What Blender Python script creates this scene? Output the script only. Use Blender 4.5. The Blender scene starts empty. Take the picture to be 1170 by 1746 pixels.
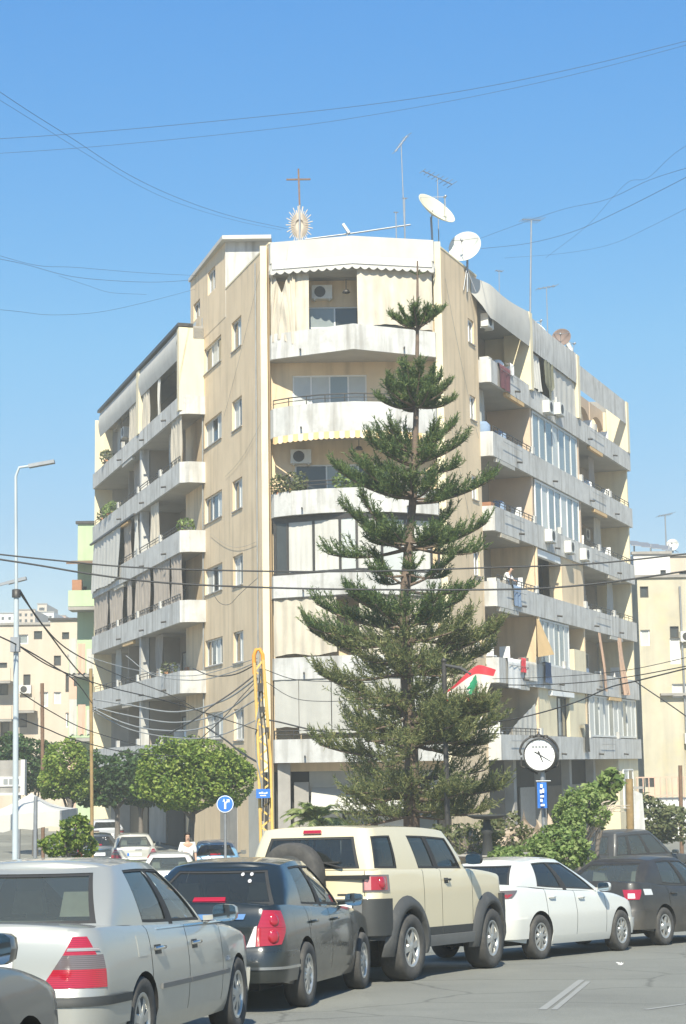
import bpy, bmesh, math, random
from mathutils import Vector, Matrix, noise
random.seed(7)
R_ = math.radians
scene = bpy.context.scene
COL = scene.collection

# ---------------------------------------------------------------- camera
EYE = Vector((0.0, 0.0, 3.8))
FPX = 3000.0                       # focal length in pixels of the 1170 x 1746 photograph
cam_d = bpy.data.cameras.new("camera")
cam_d.sensor_fit = 'VERTICAL'
cam_d.sensor_height = 24.0
cam_d.lens = 24.0 * FPX / 1746.0
cam_d.clip_end = 6000.0
cam_d.clip_start = 0.3
cam = bpy.data.objects.new("camera", cam_d)
COL.objects.link(cam)
CR = Matrix.Rotation(R_(98.2), 3, 'X') @ Matrix.Rotation(R_(-0.85), 3, 'Z')
cam.matrix_world = Matrix.Translation(EYE) @ CR.to_4x4()
scene.camera = cam

# ---------------------------------------------------------------- sky and sun
SUN_AZ, SUN_EL = 182.0, 45.0       # azimuth from +Y towards +X, elevation
world = bpy.data.worlds.new("World")
scene.world = world
world.use_nodes = True
wn = world.node_tree.nodes
wl = world.node_tree.links
bg = wn['Background']
sky = wn.new('ShaderNodeTexSky')
sky.sky_type = 'NISHITA'
sky.sun_disc = False
sky.sun_elevation = R_(SUN_EL)
sky.sun_rotation = R_(SUN_AZ)
sky.air_density = 1.0
sky.dust_density = 0.3
sky.altitude = 1200
sky.ozone_density = 1.2
hs = wn.new('ShaderNodeHueSaturation'); hs.inputs['Saturation'].default_value = 1.30; hs.inputs['Hue'].default_value = 0.492
wl.new(sky.outputs[0], hs.inputs['Color'])
# colour ramp grades the sky by height, duller above the horizon, the same all the way round
wtc = wn.new('ShaderNodeTexCoord'); wsx = wn.new('ShaderNodeSeparateXYZ'); wrp = wn.new('ShaderNodeValToRGB'); wmx = wn.new('ShaderNodeMix')
wl.new(wtc.outputs['Generated'], wsx.inputs[0]); wl.new(wsx.outputs['Z'], wrp.inputs['Fac'])
e_ = wrp.color_ramp.elements
e_[0].position = 0.0; e_[0].color = (.74, .60, .56, 1)
e_[1].position = 1.0; e_[1].color = (.97, 1.12, 1.22, 1)
for z_, c_ in ((.13, (.77, .67, .65)), (.235, (1.0, .95, .87)), (.42, (.97, 1.13, 1.24))):
    k_ = e_.new(z_); k_.color = (*c_, 1)
wmx.data_type = 'RGBA'; wmx.blend_type = 'MULTIPLY'; wmx.inputs['Factor'].default_value = 1.0
wl.new(hs.outputs[0], wmx.inputs['A']); wl.new(wrp.outputs['Color'], wmx.inputs['B']); wl.new(wmx.outputs['Result'], bg.inputs[0])
bg.inputs[1].default_value = 0.098
sun_d = bpy.data.lights.new("sun", 'SUN')
sun_d.energy = 4.6
sun_d.angle = R_(0.6)
sun_d.color = (1.0, 0.945, 0.79)
sun = bpy.data.objects.new("sun", sun_d)
COL.objects.link(sun)
_az, _el = R_(SUN_AZ), R_(SUN_EL)
to_sun = Vector((math.sin(_az) * math.cos(_el), math.cos(_az) * math.cos(_el), math.sin(_el)))
sun.rotation_euler = (-to_sun).to_track_quat('-Z', 'Y').to_euler()
sun.location = (0, -20, 60)
scene.view_settings.view_transform = 'Standard'
scene.view_settings.look = 'None'
scene.view_settings.exposure = 0.90
scene.view_settings.gamma = 1.0
scene.view_settings.use_curve_mapping = False
scene.render.engine = 'CYCLES'
scene.cycles.max_bounces = 7
scene.cycles.diffuse_bounces = 3
scene.cycles.transparent_max_bounces = 14

# ---------------------------------------------------------------- where a picture point lies in the place
def ray(u, v):
    return CR @ Vector(((u - 585.0) / FPX, -(v - 873.0) / FPX, -1.0))

def P(u, v, d):
    r = ray(u, v)
    return EYE + r * (d / r.y)

SLOPE_END = 43.0
def gz(y):                          # the road comes down a slope and then runs level
    e = SLOPE_END
    if y < e - 6: return 2.5 - 0.058 * y
    if y > e + 6: return 0.0
    t = (y - e + 6) / 12.0
    return (2.5 - 0.058 * (e - 6)) * (1 - t) ** 2 * (1 + 0.15 * t)

def PG(u, v):                       # point of the sloping road under a picture point
    r = ray(u, v)
    k = (2.5 - EYE.z) / (r.z + 0.058 * r.y)
    return EYE + r * k

# ---------------------------------------------------------------- mesh helpers
class MB:
    def __init__(self):
        self.v = []; self.f = []; self.mi = []; self.sm = []
    def add(self, verts, faces, mi=0, smooth=False):
        o = len(self.v)
        self.v.extend([tuple(p) for p in verts])
        for f in faces:
            self.f.append(tuple(i + o for i in f)); self.mi.append(mi); self.sm.append(smooth)
        return self
    def quad(self, a, b, c, d, mi=0):
        return self.add([a, b, c, d], [(0, 1, 2, 3)], mi)
    def hexa(self, c, mi=0):        # 8 corners: bottom loop 0-3, top loop 4-7
        return self.add(c, [(0, 3, 2, 1), (4, 5, 6, 7), (0, 1, 5, 4), (1, 2, 6, 5), (2, 3, 7, 6), (3, 0, 4, 7)], mi)
    def box(self, x0, x1, y0, y1, z0, z1, mi=0):
        return self.hexa([(x0, y0, z0), (x1, y0, z0), (x1, y1, z0), (x0, y1, z0), (x0, y0, z1), (x1, y0, z1), (x1, y1, z1), (x0, y1, z1)], mi)
    def fbox(self, F, s0, s1, p0, p1, z0, z1, mi=0):
        return self.hexa([F(s0, p1, z0), F(s1, p1, z0), F(s1, p0, z0), F(s0, p0, z0), F(s0, p1, z1), F(s1, p1, z1), F(s1, p0, z1), F(s0, p0, z1)], mi)
    def bar(self, a, b, w, h=None, mi=0):
        a = Vector(a); b = Vector(b); d = (b - a).normalized(); h = h or w
        up = Vector((0, 0, 1)) if abs(d.z) < 0.95 else Vector((0, 1, 0))
        s = d.cross(up).normalized(); t = s.cross(d)
        s *= w / 2; t *= h / 2
        return self.hexa([a - s - t, a + s - t, a + s + t, a - s + t, b - s - t, b + s - t, b + s + t, b - s + t], mi)
    def tube(self, pts, rad, n=6, mi=0, caps=True, smooth=True):
        pts = [Vector(p) for p in pts]
        m = len(pts)
        rr = rad if isinstance(rad, (list, tuple)) else [rad] * m
        vs = []; prev = None
        for i, p in enumerate(pts):
            d = (pts[min(i + 1, m - 1)] - pts[max(i - 1, 0)])
            d = d.normalized() if d.length > 1e-9 else Vector((0, 0, 1))
            if prev is None:
                up = Vector((0, 0, 1)) if abs(d.z) < 0.9 else Vector((1, 0, 0))
                s = d.cross(up).normalized()
            else:
                s = (prev - d * prev.dot(d)).normalized()
            prev = s; t = d.cross(s)
            for k in range(n):
                a = 2 * math.pi * k / n
                vs.append(p + (s * math.cos(a) + t * math.sin(a)) * rr[i])
        fs = []
        for i in range(m - 1):
            for k in range(n):
                k2 = (k + 1) % n
                fs.append((i * n + k, i * n + k2, (i + 1) * n + k2, (i + 1) * n + k))
        self.add(vs, fs, mi, smooth)
        if caps:
            self.add(vs[:n], [tuple(range(n - 1, -1, -1))], mi)
            self.add(vs[-n:], [tuple(range(n))], mi)
        return self
    def lathe(self, prof, n=24, M=None, mi=0, smooth=True, arc=None):
        M = M or Matrix.Identity(4)
        vs = []; fs = []
        for (r, z) in prof:
            for k in range(n):
                a = 2 * math.pi * k / n
                vs.append(M @ Vector((r * math.cos(a), r * math.sin(a), z)))
        for i in range(len(prof) - 1):
            for k in range(n):
                k2 = (k + 1) % n
                fs.append((i * n + k, i * n + k2, (i + 1) * n + k2, (i + 1) * n + k))
        return self.add(vs, fs, mi, smooth)
    def grid(self, rows, mi=0, smooth=True, flip=False):
        n = len(rows[0]); vs = [p for r in rows for p in r]; fs = []
        for i in range(len(rows) - 1):
            for k in range(n - 1):
                q = (i * n + k, i * n + k + 1, (i + 1) * n + k + 1, (i + 1) * n + k)
                fs.append(q[::-1] if flip else q)
        return self.add(vs, fs, mi, smooth)
    def prism(self, poly, ext, mi=0):
        e = Vector(ext); n = len(poly)
        a = [Vector(p) for p in poly]; b = [p + e for p in a]
        fs = [tuple(range(n - 1, -1, -1)), tuple(range(n, 2 * n))]
        fs += [(i, (i + 1) % n, n + (i + 1) % n, n + i) for i in range(n)]
        return self.add(a + b, fs, mi)
    def build(self, name, mats, parent=None, origin=None, weld=0):
        me = bpy.data.meshes.new(name)
        if origin is None:
            origin = Vector(parent.get('_o', (0, 0, 0))) if parent is not None else Vector((0, 0, 0))
        origin = Vector(origin)
        me.from_pydata([(x - origin.x, y - origin.y, z - origin.z) for x, y, z in self.v], [], self.f)
        for m in (mats if isinstance(mats, (list, tuple)) else [mats]):
            me.materials.append(m)
        me.polygons.foreach_set('material_index', self.mi)
        me.polygons.foreach_set('use_smooth', self.sm)
        if weld:
            bm = bmesh.new(); bm.from_mesh(me)
            bmesh.ops.remove_doubles(bm, verts=bm.verts, dist=.0012)
            bm.to_mesh(me); bm.free()
            me.set_sharp_from_angle(angle=math.radians(weld))
        me.update()
        o = bpy.data.objects.new(name, me)
        COL.objects.link(o)
        if parent is not None:
            o.parent = parent
            o['_o'] = list(origin)
        else:
            o.location = origin
        return o

def thing(name, label, cat, loc=(0, 0, 0), group=None):
    o = bpy.data.objects.new(name, None)
    COL.objects.link(o)
    o.location = loc
    o['_o'] = list(loc)
    return tag(o, label, cat, group)

def tag(o, label, cat, group=None):
    o['label'] = label; o['category'] = cat
    if group: o['group'] = group
    return o

def structure(o):
    o['kind'] = 'structure'; return o

def lerp(a, b, t): return a + (b - a) * t

def interp(tab, x):
    if x <= tab[0][0]: return tab[0][1]
    for (x0, y0), (x1, y1) in zip(tab, tab[1:]):
        if x <= x1:
            return y0 + (y1 - y0) * (x - x0) / (x1 - x0) if x1 > x0 else y1
    return tab[-1][1]

def sinterp(tab, x):               # smooth (monotone cubic-like) interpolation
    if x <= tab[0][0]: return tab[0][1]
    n = len(tab)
    for i in range(n - 1):
        x0, y0 = tab[i]; x1, y1 = tab[i + 1]
        if x <= x1:
            def slope(j):
                if j == 0: return (tab[1][1] - tab[0][1]) / (tab[1][0] - tab[0][0])
                if j == n - 1: return (tab[-1][1] - tab[-2][1]) / (tab[-1][0] - tab[-2][0])
                a = (tab[j][1] - tab[j - 1][1]) / (tab[j][0] - tab[j - 1][0])
                b = (tab[j + 1][1] - tab[j][1]) / (tab[j + 1][0] - tab[j][0])
                return 0.0 if a * b <= 0 else 2 * a * b / (a + b)
            h = x1 - x0; t = (x - x0) / h
            m0, m1 = slope(i) * h, slope(i + 1) * h
            return (2*t**3 - 3*t*t + 1) * y0 + (t**3 - 2*t*t + t) * m0 + (-2*t**3 + 3*t*t) * y1 + (t**3 - t*t) * m1
    return tab[-1][1]

def catmull(pts, sub=8):
    pts = [Vector(p) for p in pts]
    out = []
    for i in range(len(pts) - 1):
        p0 = pts[i - 1] if i else pts[0] * 2 - pts[1]
        p1, p2 = pts[i], pts[i + 1]
        p3 = pts[i + 2] if i + 2 < len(pts) else p2 * 2 - p1
        for k in range(sub):
            t = k / sub
            out.append(0.5 * ((2 * p1) + (p2 - p0) * t + (2 * p0 - 5 * p1 + 4 * p2 - p3) * t * t + (3 * p1 - p0 - 3 * p2 + p3) * t ** 3))
    out.append(pts[-1])
    return out

# ---------------------------------------------------------------- materials
def new_mat(name):
    m = bpy.data.materials.new(name)
    m.use_nodes = True
    return m, m.node_tree.nodes, m.node_tree.links, m.node_tree.nodes['Principled BSDF']

def mat(name, col, rough=0.7, metal=0.0, var=0.12, scale=3.0, bump=0.0, bscale=40.0, spec=0.5, streak=None, dirt=None, coat=0.0, sub=None):
    """procedural paint / plaster / metal: base colour broken by two noises, optional vertical streaks and dirt"""
    m, N, L, b = new_mat(name)
    b.inputs['Roughness'].default_value = rough
    b.inputs['Metallic'].default_value = metal
    b.inputs['Specular IOR Level'].default_value = spec
    b.inputs['Coat Weight'].default_value = coat
    b.inputs['Coat Roughness'].default_value = 0.04
    tc = N.new('ShaderNodeTexCoord')
    n1 = N.new('ShaderNodeTexNoise'); n1.inputs['Scale'].default_value = scale; n1.inputs['Detail'].default_value = 6
    n1.inputs['Roughness'].default_value = 0.62
    L.new(tc.outputs['Object'], n1.inputs['Vector'])
    r1 = N.new('ShaderNodeValToRGB')
    r1.color_ramp.elements[0].position = 0.3; r1.color_ramp.elements[1].position = 0.72
    lo = [c * (1 - var) for c in col]; hi = [min(1, c * (1 + var * 0.6)) for c in col]
    r1.color_ramp.elements[0].color = (*lo, 1); r1.color_ramp.elements[1].color = (*hi, 1)
    L.new(n1.outputs['Fac'], r1.inputs['Fac'])
    out = r1.outputs['Color']
    if streak:
        scol, amount, sx = streak
        mp = N.new('ShaderNodeMapping'); mp.inputs['Scale'].default_value = (sx, sx, sx * 0.09)
        L.new(tc.outputs['Object'], mp.inputs['Vector'])
        n2 = N.new('ShaderNodeTexNoise'); n2.inputs['Scale'].default_value = 1.0; n2.inputs['Detail'].default_value = 5
        L.new(mp.outputs['Vector'], n2.inputs['Vector'])
        r2 = N.new('ShaderNodeValToRGB')
        r2.color_ramp.elements[0].position = 0.48; r2.color_ramp.elements[1].position = 0.78
        r2.color_ramp.elements[0].color = (0, 0, 0, 1); r2.color_ramp.elements[1].color = (amount,) * 3 + (1,)
        L.new(n2.outputs['Fac'], r2.inputs['Fac'])
        mx = N.new('ShaderNodeMix'); mx.data_type = 'RGBA'
        L.new(r2.outputs['Color'], mx.inputs['Factor'])
        L.new(out, mx.inputs['A']); mx.inputs['B'].default_value = (*scol, 1)
        out = mx.outputs['Result']
    if dirt:
        dcol, amount, dscale = dirt
        n3 = N.new('ShaderNodeTexNoise'); n3.inputs['Scale'].default_value = dscale; n3.inputs['Detail'].default_value = 8
        n3.inputs['Roughness'].default_value = 0.7
        L.new(tc.outputs['Object'], n3.inputs['Vector'])
        r3 = N.new('ShaderNodeValToRGB')
        r3.color_ramp.elements[0].position = 0.5; r3.color_ramp.elements[1].position = 0.8
        r3.color_ramp.elements[0].color = (0, 0, 0, 1); r3.color_ramp.elements[1].color = (amount,) * 3 + (1,)
        L.new(n3.outputs['Fac'], r3.inputs['Fac'])
        mx = N.new('ShaderNodeMix'); mx.data_type = 'RGBA'
        L.new(r3.outputs['Color'], mx.inputs['Factor'])
        L.new(out, mx.inputs['A']); mx.inputs['B'].default_value = (*dcol, 1)
        out = mx.outputs['Result']
    L.new(out, b.inputs['Base Color'])
    if bump:
        n4 = N.new('ShaderNodeTexNoise'); n4.inputs['Scale'].default_value = bscale; n4.inputs['Detail'].default_value = 4
        L.new(tc.outputs['Object'], n4.inputs['Vector'])
        bp = N.new('ShaderNodeBump'); bp.inputs['Strength'].default_value = bump; bp.inputs['Distance'].default_value = 0.02
        L.new(n4.outputs['Fac'], bp.inputs['Height'])
        L.new(bp.outputs['Normal'], b.inputs['Normal'])
    return m

def glass_mat(name, tint, rough=0.03, clear=0.5):
    m, N, L, b = new_mat(name)
    N.remove(b)
    out = [n for n in N if n.type == 'OUTPUT_MATERIAL'][0]
    tr = N.new('ShaderNodeBsdfTransparent'); tr.inputs[0].default_value = (*tint, 1)
    gl = N.new('ShaderNodeBsdfGlossy'); gl.inputs['Roughness'].default_value = rough
    df = N.new('ShaderNodeBsdfDiffuse'); df.inputs[0].default_value = (*[t * 0.25 for t in tint], 1)
    m0 = N.new('ShaderNodeMixShader'); m0.inputs[0].default_value = clear
    L.new(df.outputs[0], m0.inputs[1]); L.new(tr.outputs[0], m0.inputs[2])
    fr = N.new('ShaderNodeFresnel'); fr.inputs['IOR'].default_value = 1.6
    m1 = N.new('ShaderNodeMixShader')
    L.new(fr.outputs[0], m1.inputs[0]); L.new(m0.outputs[0], m1.inputs[1]); L.new(gl.outputs[0], m1.inputs[2])
    L.new(m1.outputs[0], out.inputs['Surface'])
    return m

def leaf_mat(name, c0, c1, c2, trans=0.35):
    m, N, L, b = new_mat(name)
    out = [n for n in N if n.type == 'OUTPUT_MATERIAL'][0]
    geo = N.new('ShaderNodeNewGeometry')
    rp = N.new('ShaderNodeValToRGB')
    e = rp.color_ramp.elements
    e[0].position = 0.0; e[0].color = (*c0, 1)
    e[1].position = 1.0; e[1].color = (*c2, 1)
    k = e.new(0.5); k.color = (*c1, 1)
    L.new(geo.outputs['Random Per Island'], rp.inputs['Fac'])
    b.inputs['Roughness'].default_value = 0.55
    b.inputs['Specular IOR Level'].default_value = 0.35
    L.new(rp.outputs['Color'], b.inputs['Base Color'])
    tl = N.new('ShaderNodeBsdfTranslucent')
    L.new(rp.outputs['Color'], tl.inputs['Color'])
    mx = N.new('ShaderNodeMixShader'); mx.inputs[0].default_value = trans
    L.new(b.outputs[0], mx.inputs[1]); L.new(tl.outputs[0], mx.inputs[2])
    L.new(mx.outputs[0], out.inputs['Surface'])
    return m

M = {}
M['tan'] = mat('tan_plaster', (0.70, 0.55, 0.365), 0.9, var=0.12, scale=0.6, bump=0.15, streak=((0.44, 0.345, 0.225), 0.85, 2.4), dirt=((0.74, 0.61, 0.42), 0.6, 0.4))
M['cream'] = mat('cream_plaster', (0.74, 0.65, 0.45), 0.9, var=0.10, scale=0.9, bump=0.1, streak=((0.5, 0.42, 0.3), 0.45, 3.0))
M['white'] = mat('white_painted_concrete', (0.54, 0.535, 0.51), 0.85, var=0.15, scale=1.2, bump=0.15, streak=((0.25, 0.235, 0.21), 0.9, 3.6), dirt=((0.31, 0.295, 0.265), 0.9, 1.3))
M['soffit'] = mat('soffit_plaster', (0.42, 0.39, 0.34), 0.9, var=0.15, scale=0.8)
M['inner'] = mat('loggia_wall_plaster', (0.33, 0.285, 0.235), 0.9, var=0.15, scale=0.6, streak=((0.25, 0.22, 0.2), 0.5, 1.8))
M['peach'] = mat('peach_plaster', (0.58, 0.45, 0.33), 0.9, var=0.12, scale=0.8)
M['fabric'] = mat('beige_awning_fabric', (0.53, 0.475, 0.38), 0.9, var=0.13, scale=1.4, streak=((0.36, 0.315, 0.25), 0.65, 3.5))
M['wfabric'] = mat('white_awning_fabric', (0.52, 0.505, 0.46), 0.85, var=0.10, scale=1.2, streak=((0.42, 0.40, 0.37), 0.6, 2.5))
M['bfabric'] = mat('brown_grey_curtain_fabric', (0.36, 0.31, 0.26), 0.92, var=0.15, scale=1.5, streak=((0.24, 0.21, 0.18), 0.55, 4))
M['gfabric'] = mat('grey_shutter_fabric', (0.43, 0.42, 0.38), 0.9, var=0.10, scale=1.5, streak=((0.34, 0.33, 0.31), 0.5, 3))
M['ofabric'] = mat('ochre_sheet_fabric', (0.62, 0.42, 0.20), 0.9, var=0.1, scale=2)
M['orfabric'] = mat('rust_orange_curtain_fabric', (0.44, 0.29, 0.20), 0.9, var=0.12, scale=2)
M['metal_dark'] = mat('dark_painted_metal', (0.06, 0.055, 0.05), 0.5, 0.3, var=0.2, scale=6)
M['metal_grey'] = mat('grey_galvanised_metal', (0.34, 0.35, 0.36), 0.45, 0.6, var=0.15, scale=6)
M['metal_rust'] = mat('rusty_metal', (0.20, 0.12, 0.075), 0.8, 0.2, var=0.35, scale=8)
M['alu'] = mat('aluminium_frame', (0.62, 0.63, 0.62), 0.45, 0.2, var=0.08, scale=4)
M['pane'] = mat('window_pane_glass', (0.05, 0.055, 0.055), 0.08, var=0.3, scale=0.8, spec=0.6)
M['panel'] = mat('frosted_window_panel', (0.50, 0.52, 0.50), 0.35, var=0.12, scale=1.2)
M['bluepane'] = mat('blue_grey_glazing', (0.24, 0.27, 0.265), 0.14, var=0.2, scale=0.7, spec=0.8)
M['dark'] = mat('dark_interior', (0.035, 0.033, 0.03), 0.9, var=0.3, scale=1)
M['acwhite'] = mat('ac_casing', (0.66, 0.65, 0.60), 0.6, var=0.08, scale=4, streak=((0.4, 0.36, 0.3), 0.4, 5))
M['concrete'] = mat('weathered_concrete', (0.33, 0.31, 0.28), 0.9, var=0.2, scale=1.0, bump=0.2, streak=((0.18, 0.17, 0.16), 0.5, 2))
M['roofgrey'] = mat('roof_screed', (0.3, 0.29, 0.27), 0.95, var=0.2, scale=0.5)
def asphalt_mat():
    m = mat('asphalt', (0.235, 0.235, 0.205), 0.92, var=0.14, scale=0.35, bump=0.55, bscale=60, dirt=((0.15, 0.15, 0.135), 0.7, 0.3))
    N, L = m.node_tree.nodes, m.node_tree.links
    b = N['Principled BSDF']; src = b.inputs['Base Color'].links[0].from_socket
    tc = [n for n in N if n.type == 'TEX_COORD'][0]
    wz = N.new('ShaderNodeTexNoise'); wz.inputs['Scale'].default_value = 1.1; wz.inputs['Detail'].default_value = 5
    L.new(tc.outputs['Object'], wz.inputs['Vector'])
    ad = N.new('ShaderNodeMix'); ad.data_type = 'VECTOR'; ad.inputs['Factor'].default_value = .35
    L.new(tc.outputs['Object'], ad.inputs['A']); L.new(wz.outputs['Color'], ad.inputs['B'])
    vo = N.new('ShaderNodeTexVoronoi'); vo.feature = 'DISTANCE_TO_EDGE'; vo.inputs['Scale'].default_value = .42
    L.new(ad.outputs['Result'], vo.inputs['Vector'])
    r = N.new('ShaderNodeValToRGB'); r.color_ramp.elements[0].position = .0; r.color_ramp.elements[1].position = .012
    r.color_ramp.elements[0].color = (.62, .62, .62, 1); r.color_ramp.elements[1].color = (1, 1, 1, 1)
    L.new(vo.outputs['Distance'], r.inputs['Fac'])
    vc = N.new('ShaderNodeTexVoronoi'); vc.inputs['Scale'].default_value = .16; L.new(ad.outputs['Result'], vc.inputs['Vector'])
    bw = N.new('ShaderNodeRGBToBW'); L.new(vc.outputs['Color'], bw.inputs[0])
    mr = N.new('ShaderNodeMapRange'); mr.inputs['To Min'].default_value = .74; mr.inputs['To Max'].default_value = 1.14; L.new(bw.outputs[0], mr.inputs['Value'])
    gr = N.new('ShaderNodeTexNoise'); gr.inputs['Scale'].default_value = 45; gr.inputs['Detail'].default_value = 3; L.new(tc.outputs['Object'], gr.inputs['Vector'])
    mg = N.new('ShaderNodeMapRange'); mg.inputs['To Min'].default_value = .72; mg.inputs['To Max'].default_value = 1.25; L.new(gr.outputs['Fac'], mg.inputs['Value'])
    m1 = N.new('ShaderNodeMath'); m1.operation = 'MULTIPLY'; L.new(mr.outputs[0], m1.inputs[0]); L.new(mg.outputs[0], m1.inputs[1])
    m2 = N.new('ShaderNodeMix'); m2.data_type = 'RGBA'; m2.blend_type = 'MULTIPLY'; m2.inputs['Factor'].default_value = 1
    L.new(src, m2.inputs['A']); L.new(r.outputs['Color'], m2.inputs['B'])
    m3 = N.new('ShaderNodeMix'); m3.data_type = 'RGBA'; m3.blend_type = 'MULTIPLY'; m3.inputs['Factor'].default_value = 1
    L.new(m2.outputs['Result'], m3.inputs['A']); L.new(m1.outputs[0], m3.inputs['B']); L.new(m3.outputs['Result'], b.inputs['Base Color'])
    return m
M['asphalt'] = asphalt_mat()
M['polerust'] = mat('rusty_ochre_pole_paint', (0.30, 0.20, 0.085), 0.75, var=0.3, scale=4)
M['pavement'] = mat('pavement_concrete', (0.34, 0.31, 0.27), 0.9, var=0.15, scale=0.8, bump=0.2)
M['soil'] = mat('dry_soil', (0.26, 0.20, 0.14), 0.95, var=0.3, scale=1.2, bump=0.5, bscale=14)
M['paintline'] = mat('worn_road_paint', (0.29, 0.29, 0.27), 0.85, var=0.12, scale=5, dirt=((0.17, 0.165, 0.155), 1.0, 5))
M['bark'] = mat('pine_bark', (0.16, 0.115, 0.085), 0.9, var=0.35, scale=5, bump=0.5, bscale=20)
M['bark_grey'] = mat('street_tree_bark', (0.15, 0.13, 0.11), 0.9, var=0.3, scale=5, bump=0.4, bscale=20)
M['needle'] = leaf_mat('araucaria_needles', (0.048, 0.090, 0.030), (0.100, 0.165, 0.052), (0.22, 0.27, 0.085), 0.42)
M['needle_low'] = leaf_mat('araucaria_old_needles', (0.085, 0.115, 0.042), (0.175, 0.21, 0.078), (0.34, 0.33, 0.135), 0.45)
M['ficus'] = leaf_mat('ficus_leaves', (0.07, 0.13, 0.018), (0.19, 0.28, 0.042), (0.37, 0.43, 0.10), 0.38)
M['ficus_shaded'] = leaf_mat('shaded_street_tree_leaves', (0.022, 0.05, 0.014), (0.04, 0.085, 0.022), (0.07, 0.12, 0.03), 0.25)  # shade of the side street put into these leaf colours
M['bush'] = leaf_mat('bush_leaves', (0.09, 0.15, 0.035), (0.19, 0.27, 0.075), (0.33, 0.40, 0.15), 0.38)
M['olive'] = leaf_mat('dusty_shrub_leaves', (0.07, 0.09, 0.035), (0.13, 0.15, 0.06), (0.22, 0.22, 0.11), 0.3)
M['palmleaf'] = leaf_mat('palm_leaves', (0.13, 0.19, 0.05), (0.25, 0.31, 0.11), (0.40, 0.43, 0.20), 0.4)
M['red'] = mat('red_cloth', (0.62, 0.045, 0.06), 0.8, var=0.1, scale=3)
M['flagcream'] = mat('shaded_flag_cloth', (0.66, 0.61, 0.54), 0.85, var=0.08, scale=3)  # white flag band tinted cream, the look of the cloth in shade
M['flagwhite'] = mat('white_cloth', (0.75, 0.74, 0.71), 0.85, var=0.06, scale=3)
M['flaggreen'] = mat('green_print', (0.02, 0.26, 0.12), 0.8, var=0.15, scale=6)
M['blue'] = mat('blue_sign_paint', (0.03, 0.16, 0.55), 0.45, var=0.08, scale=6)
M['signwhite'] = mat('white_sign_paint', (0.8, 0.8, 0.78), 0.5, var=0.05, scale=6)
M['yellow'] = mat('yellow_mast_paint', (0.72, 0.48, 0.13), 0.6, var=0.15, scale=3, streak=((0.3, 0.19, 0.09), 0.6, 6))
M['orange'] = mat('orange_conduit', (0.75, 0.30, 0.03), 0.6, var=0.1, scale=4)
M['polegrey'] = mat('pale_grey_post_paint', (0.44, 0.49, 0.51), 0.5, var=0.10, scale=2, streak=((0.3, 0.32, 0.32), 0.4, 6))
M['cable'] = mat('cable_sheath', (0.045, 0.045, 0.045), 0.7, var=0.2, scale=2)
M['cable_grey'] = mat('grey_cable_sheath', (0.26, 0.27, 0.27), 0.7, var=0.2, scale=2)
M['greenwall'] = mat('pale_green_plaster', (0.44, 0.54, 0.34), 0.9, var=0.12, scale=0.5, streak=((0.26, 0.34, 0.2), 0.5, 1.6))
M['farcream'] = mat('far_cream_plaster', (0.56, 0.48, 0.385), 0.9, var=0.12, scale=0.25, streak=((0.4, 0.33, 0.25), 0.6, 0.9), dirt=((0.42, 0.34, 0.25), 0.5, 0.2))
M['rightcream'] = mat('stained_yellow_plaster', (0.52, 0.475, 0.36), 0.9, var=0.2, scale=0.4, streak=((0.33, 0.30, 0.245), 0.85, 1.4), dirt=((0.60, 0.50, 0.24), 0.85, 0.28))
M['farpink'] = mat('far_pinkish_plaster', (0.60, 0.40, 0.30), 0.9, var=0.12, scale=0.4)
M['farwhite'] = mat('far_white_plaster', (0.66, 0.65, 0.62), 0.9, var=0.12, scale=0.4, streak=((0.45, 0.43, 0.4), 0.5, 1.0))
M['dish_cream'] = mat('cream_dish_enamel', (0.62, 0.58, 0.43), 0.5, var=0.08, scale=2)
M['dish_grey'] = mat('pale_grey_dish_enamel', (0.60, 0.61, 0.56), 0.5, var=0.06, scale=2)
M['dish_brown'] = mat('rust_brown_dish', (0.20, 0.14, 0.115), 0.7, var=0.2, scale=3)
M['skin'] = mat('skin', (0.48, 0.29, 0.20), 0.6, var=0.06, scale=6)
M['hair'] = mat('dark_hair', (0.02, 0.015, 0.012), 0.6, var=0.2, scale=20)
M['jeans'] = mat('denim', (0.07, 0.11, 0.20), 0.85, var=0.15, scale=10)
M['terracotta'] = mat('terracotta', (0.36, 0.17, 0.09), 0.8, var=0.15, scale=6)
M['bluecloth'] = mat('pale blue cloth'.replace(' ', '_'), (.22, .30, .42), .85, var=.12, scale=4)
M['winered'] = mat('wine_red_cloth', (.16, .05, .06), .9, var=.2, scale=5)
M['olivecloth'] = mat('olive_cloth', (.16, .16, .11), .9, var=.2, scale=4)
M['stone'] = mat('rubble_stone', (0.40, 0.32, 0.24), 0.9, var=0.25, scale=1.5, bump=0.5, bscale=10)

# ---------------------------------------------------------------- ground
def sheet(name, material, x0, x1, y0, y1, dz, nx=2, step=1.0, kind=True):
    ys = [y0]
    while ys[-1] < y1:
        y = ys[-1]
        ys.append(min(y1, y + (step if -40 < y < 60 else max(step, (abs(y)) * 0.3))))
    rows = [[Vector((lerp(x0, x1, i / nx), y, gz(max(y, -40)) + dz)) for i in range(nx + 1)] for y in ys]
    o = MB().grid(rows).build(name, material)
    return structure(o) if kind else o
sheet('ground', M['soil'], -3000, 3000, -60, 5000, -0.03)
sheet('road', M['asphalt'], -60, 60, -40, 170, 0.0)
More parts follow.
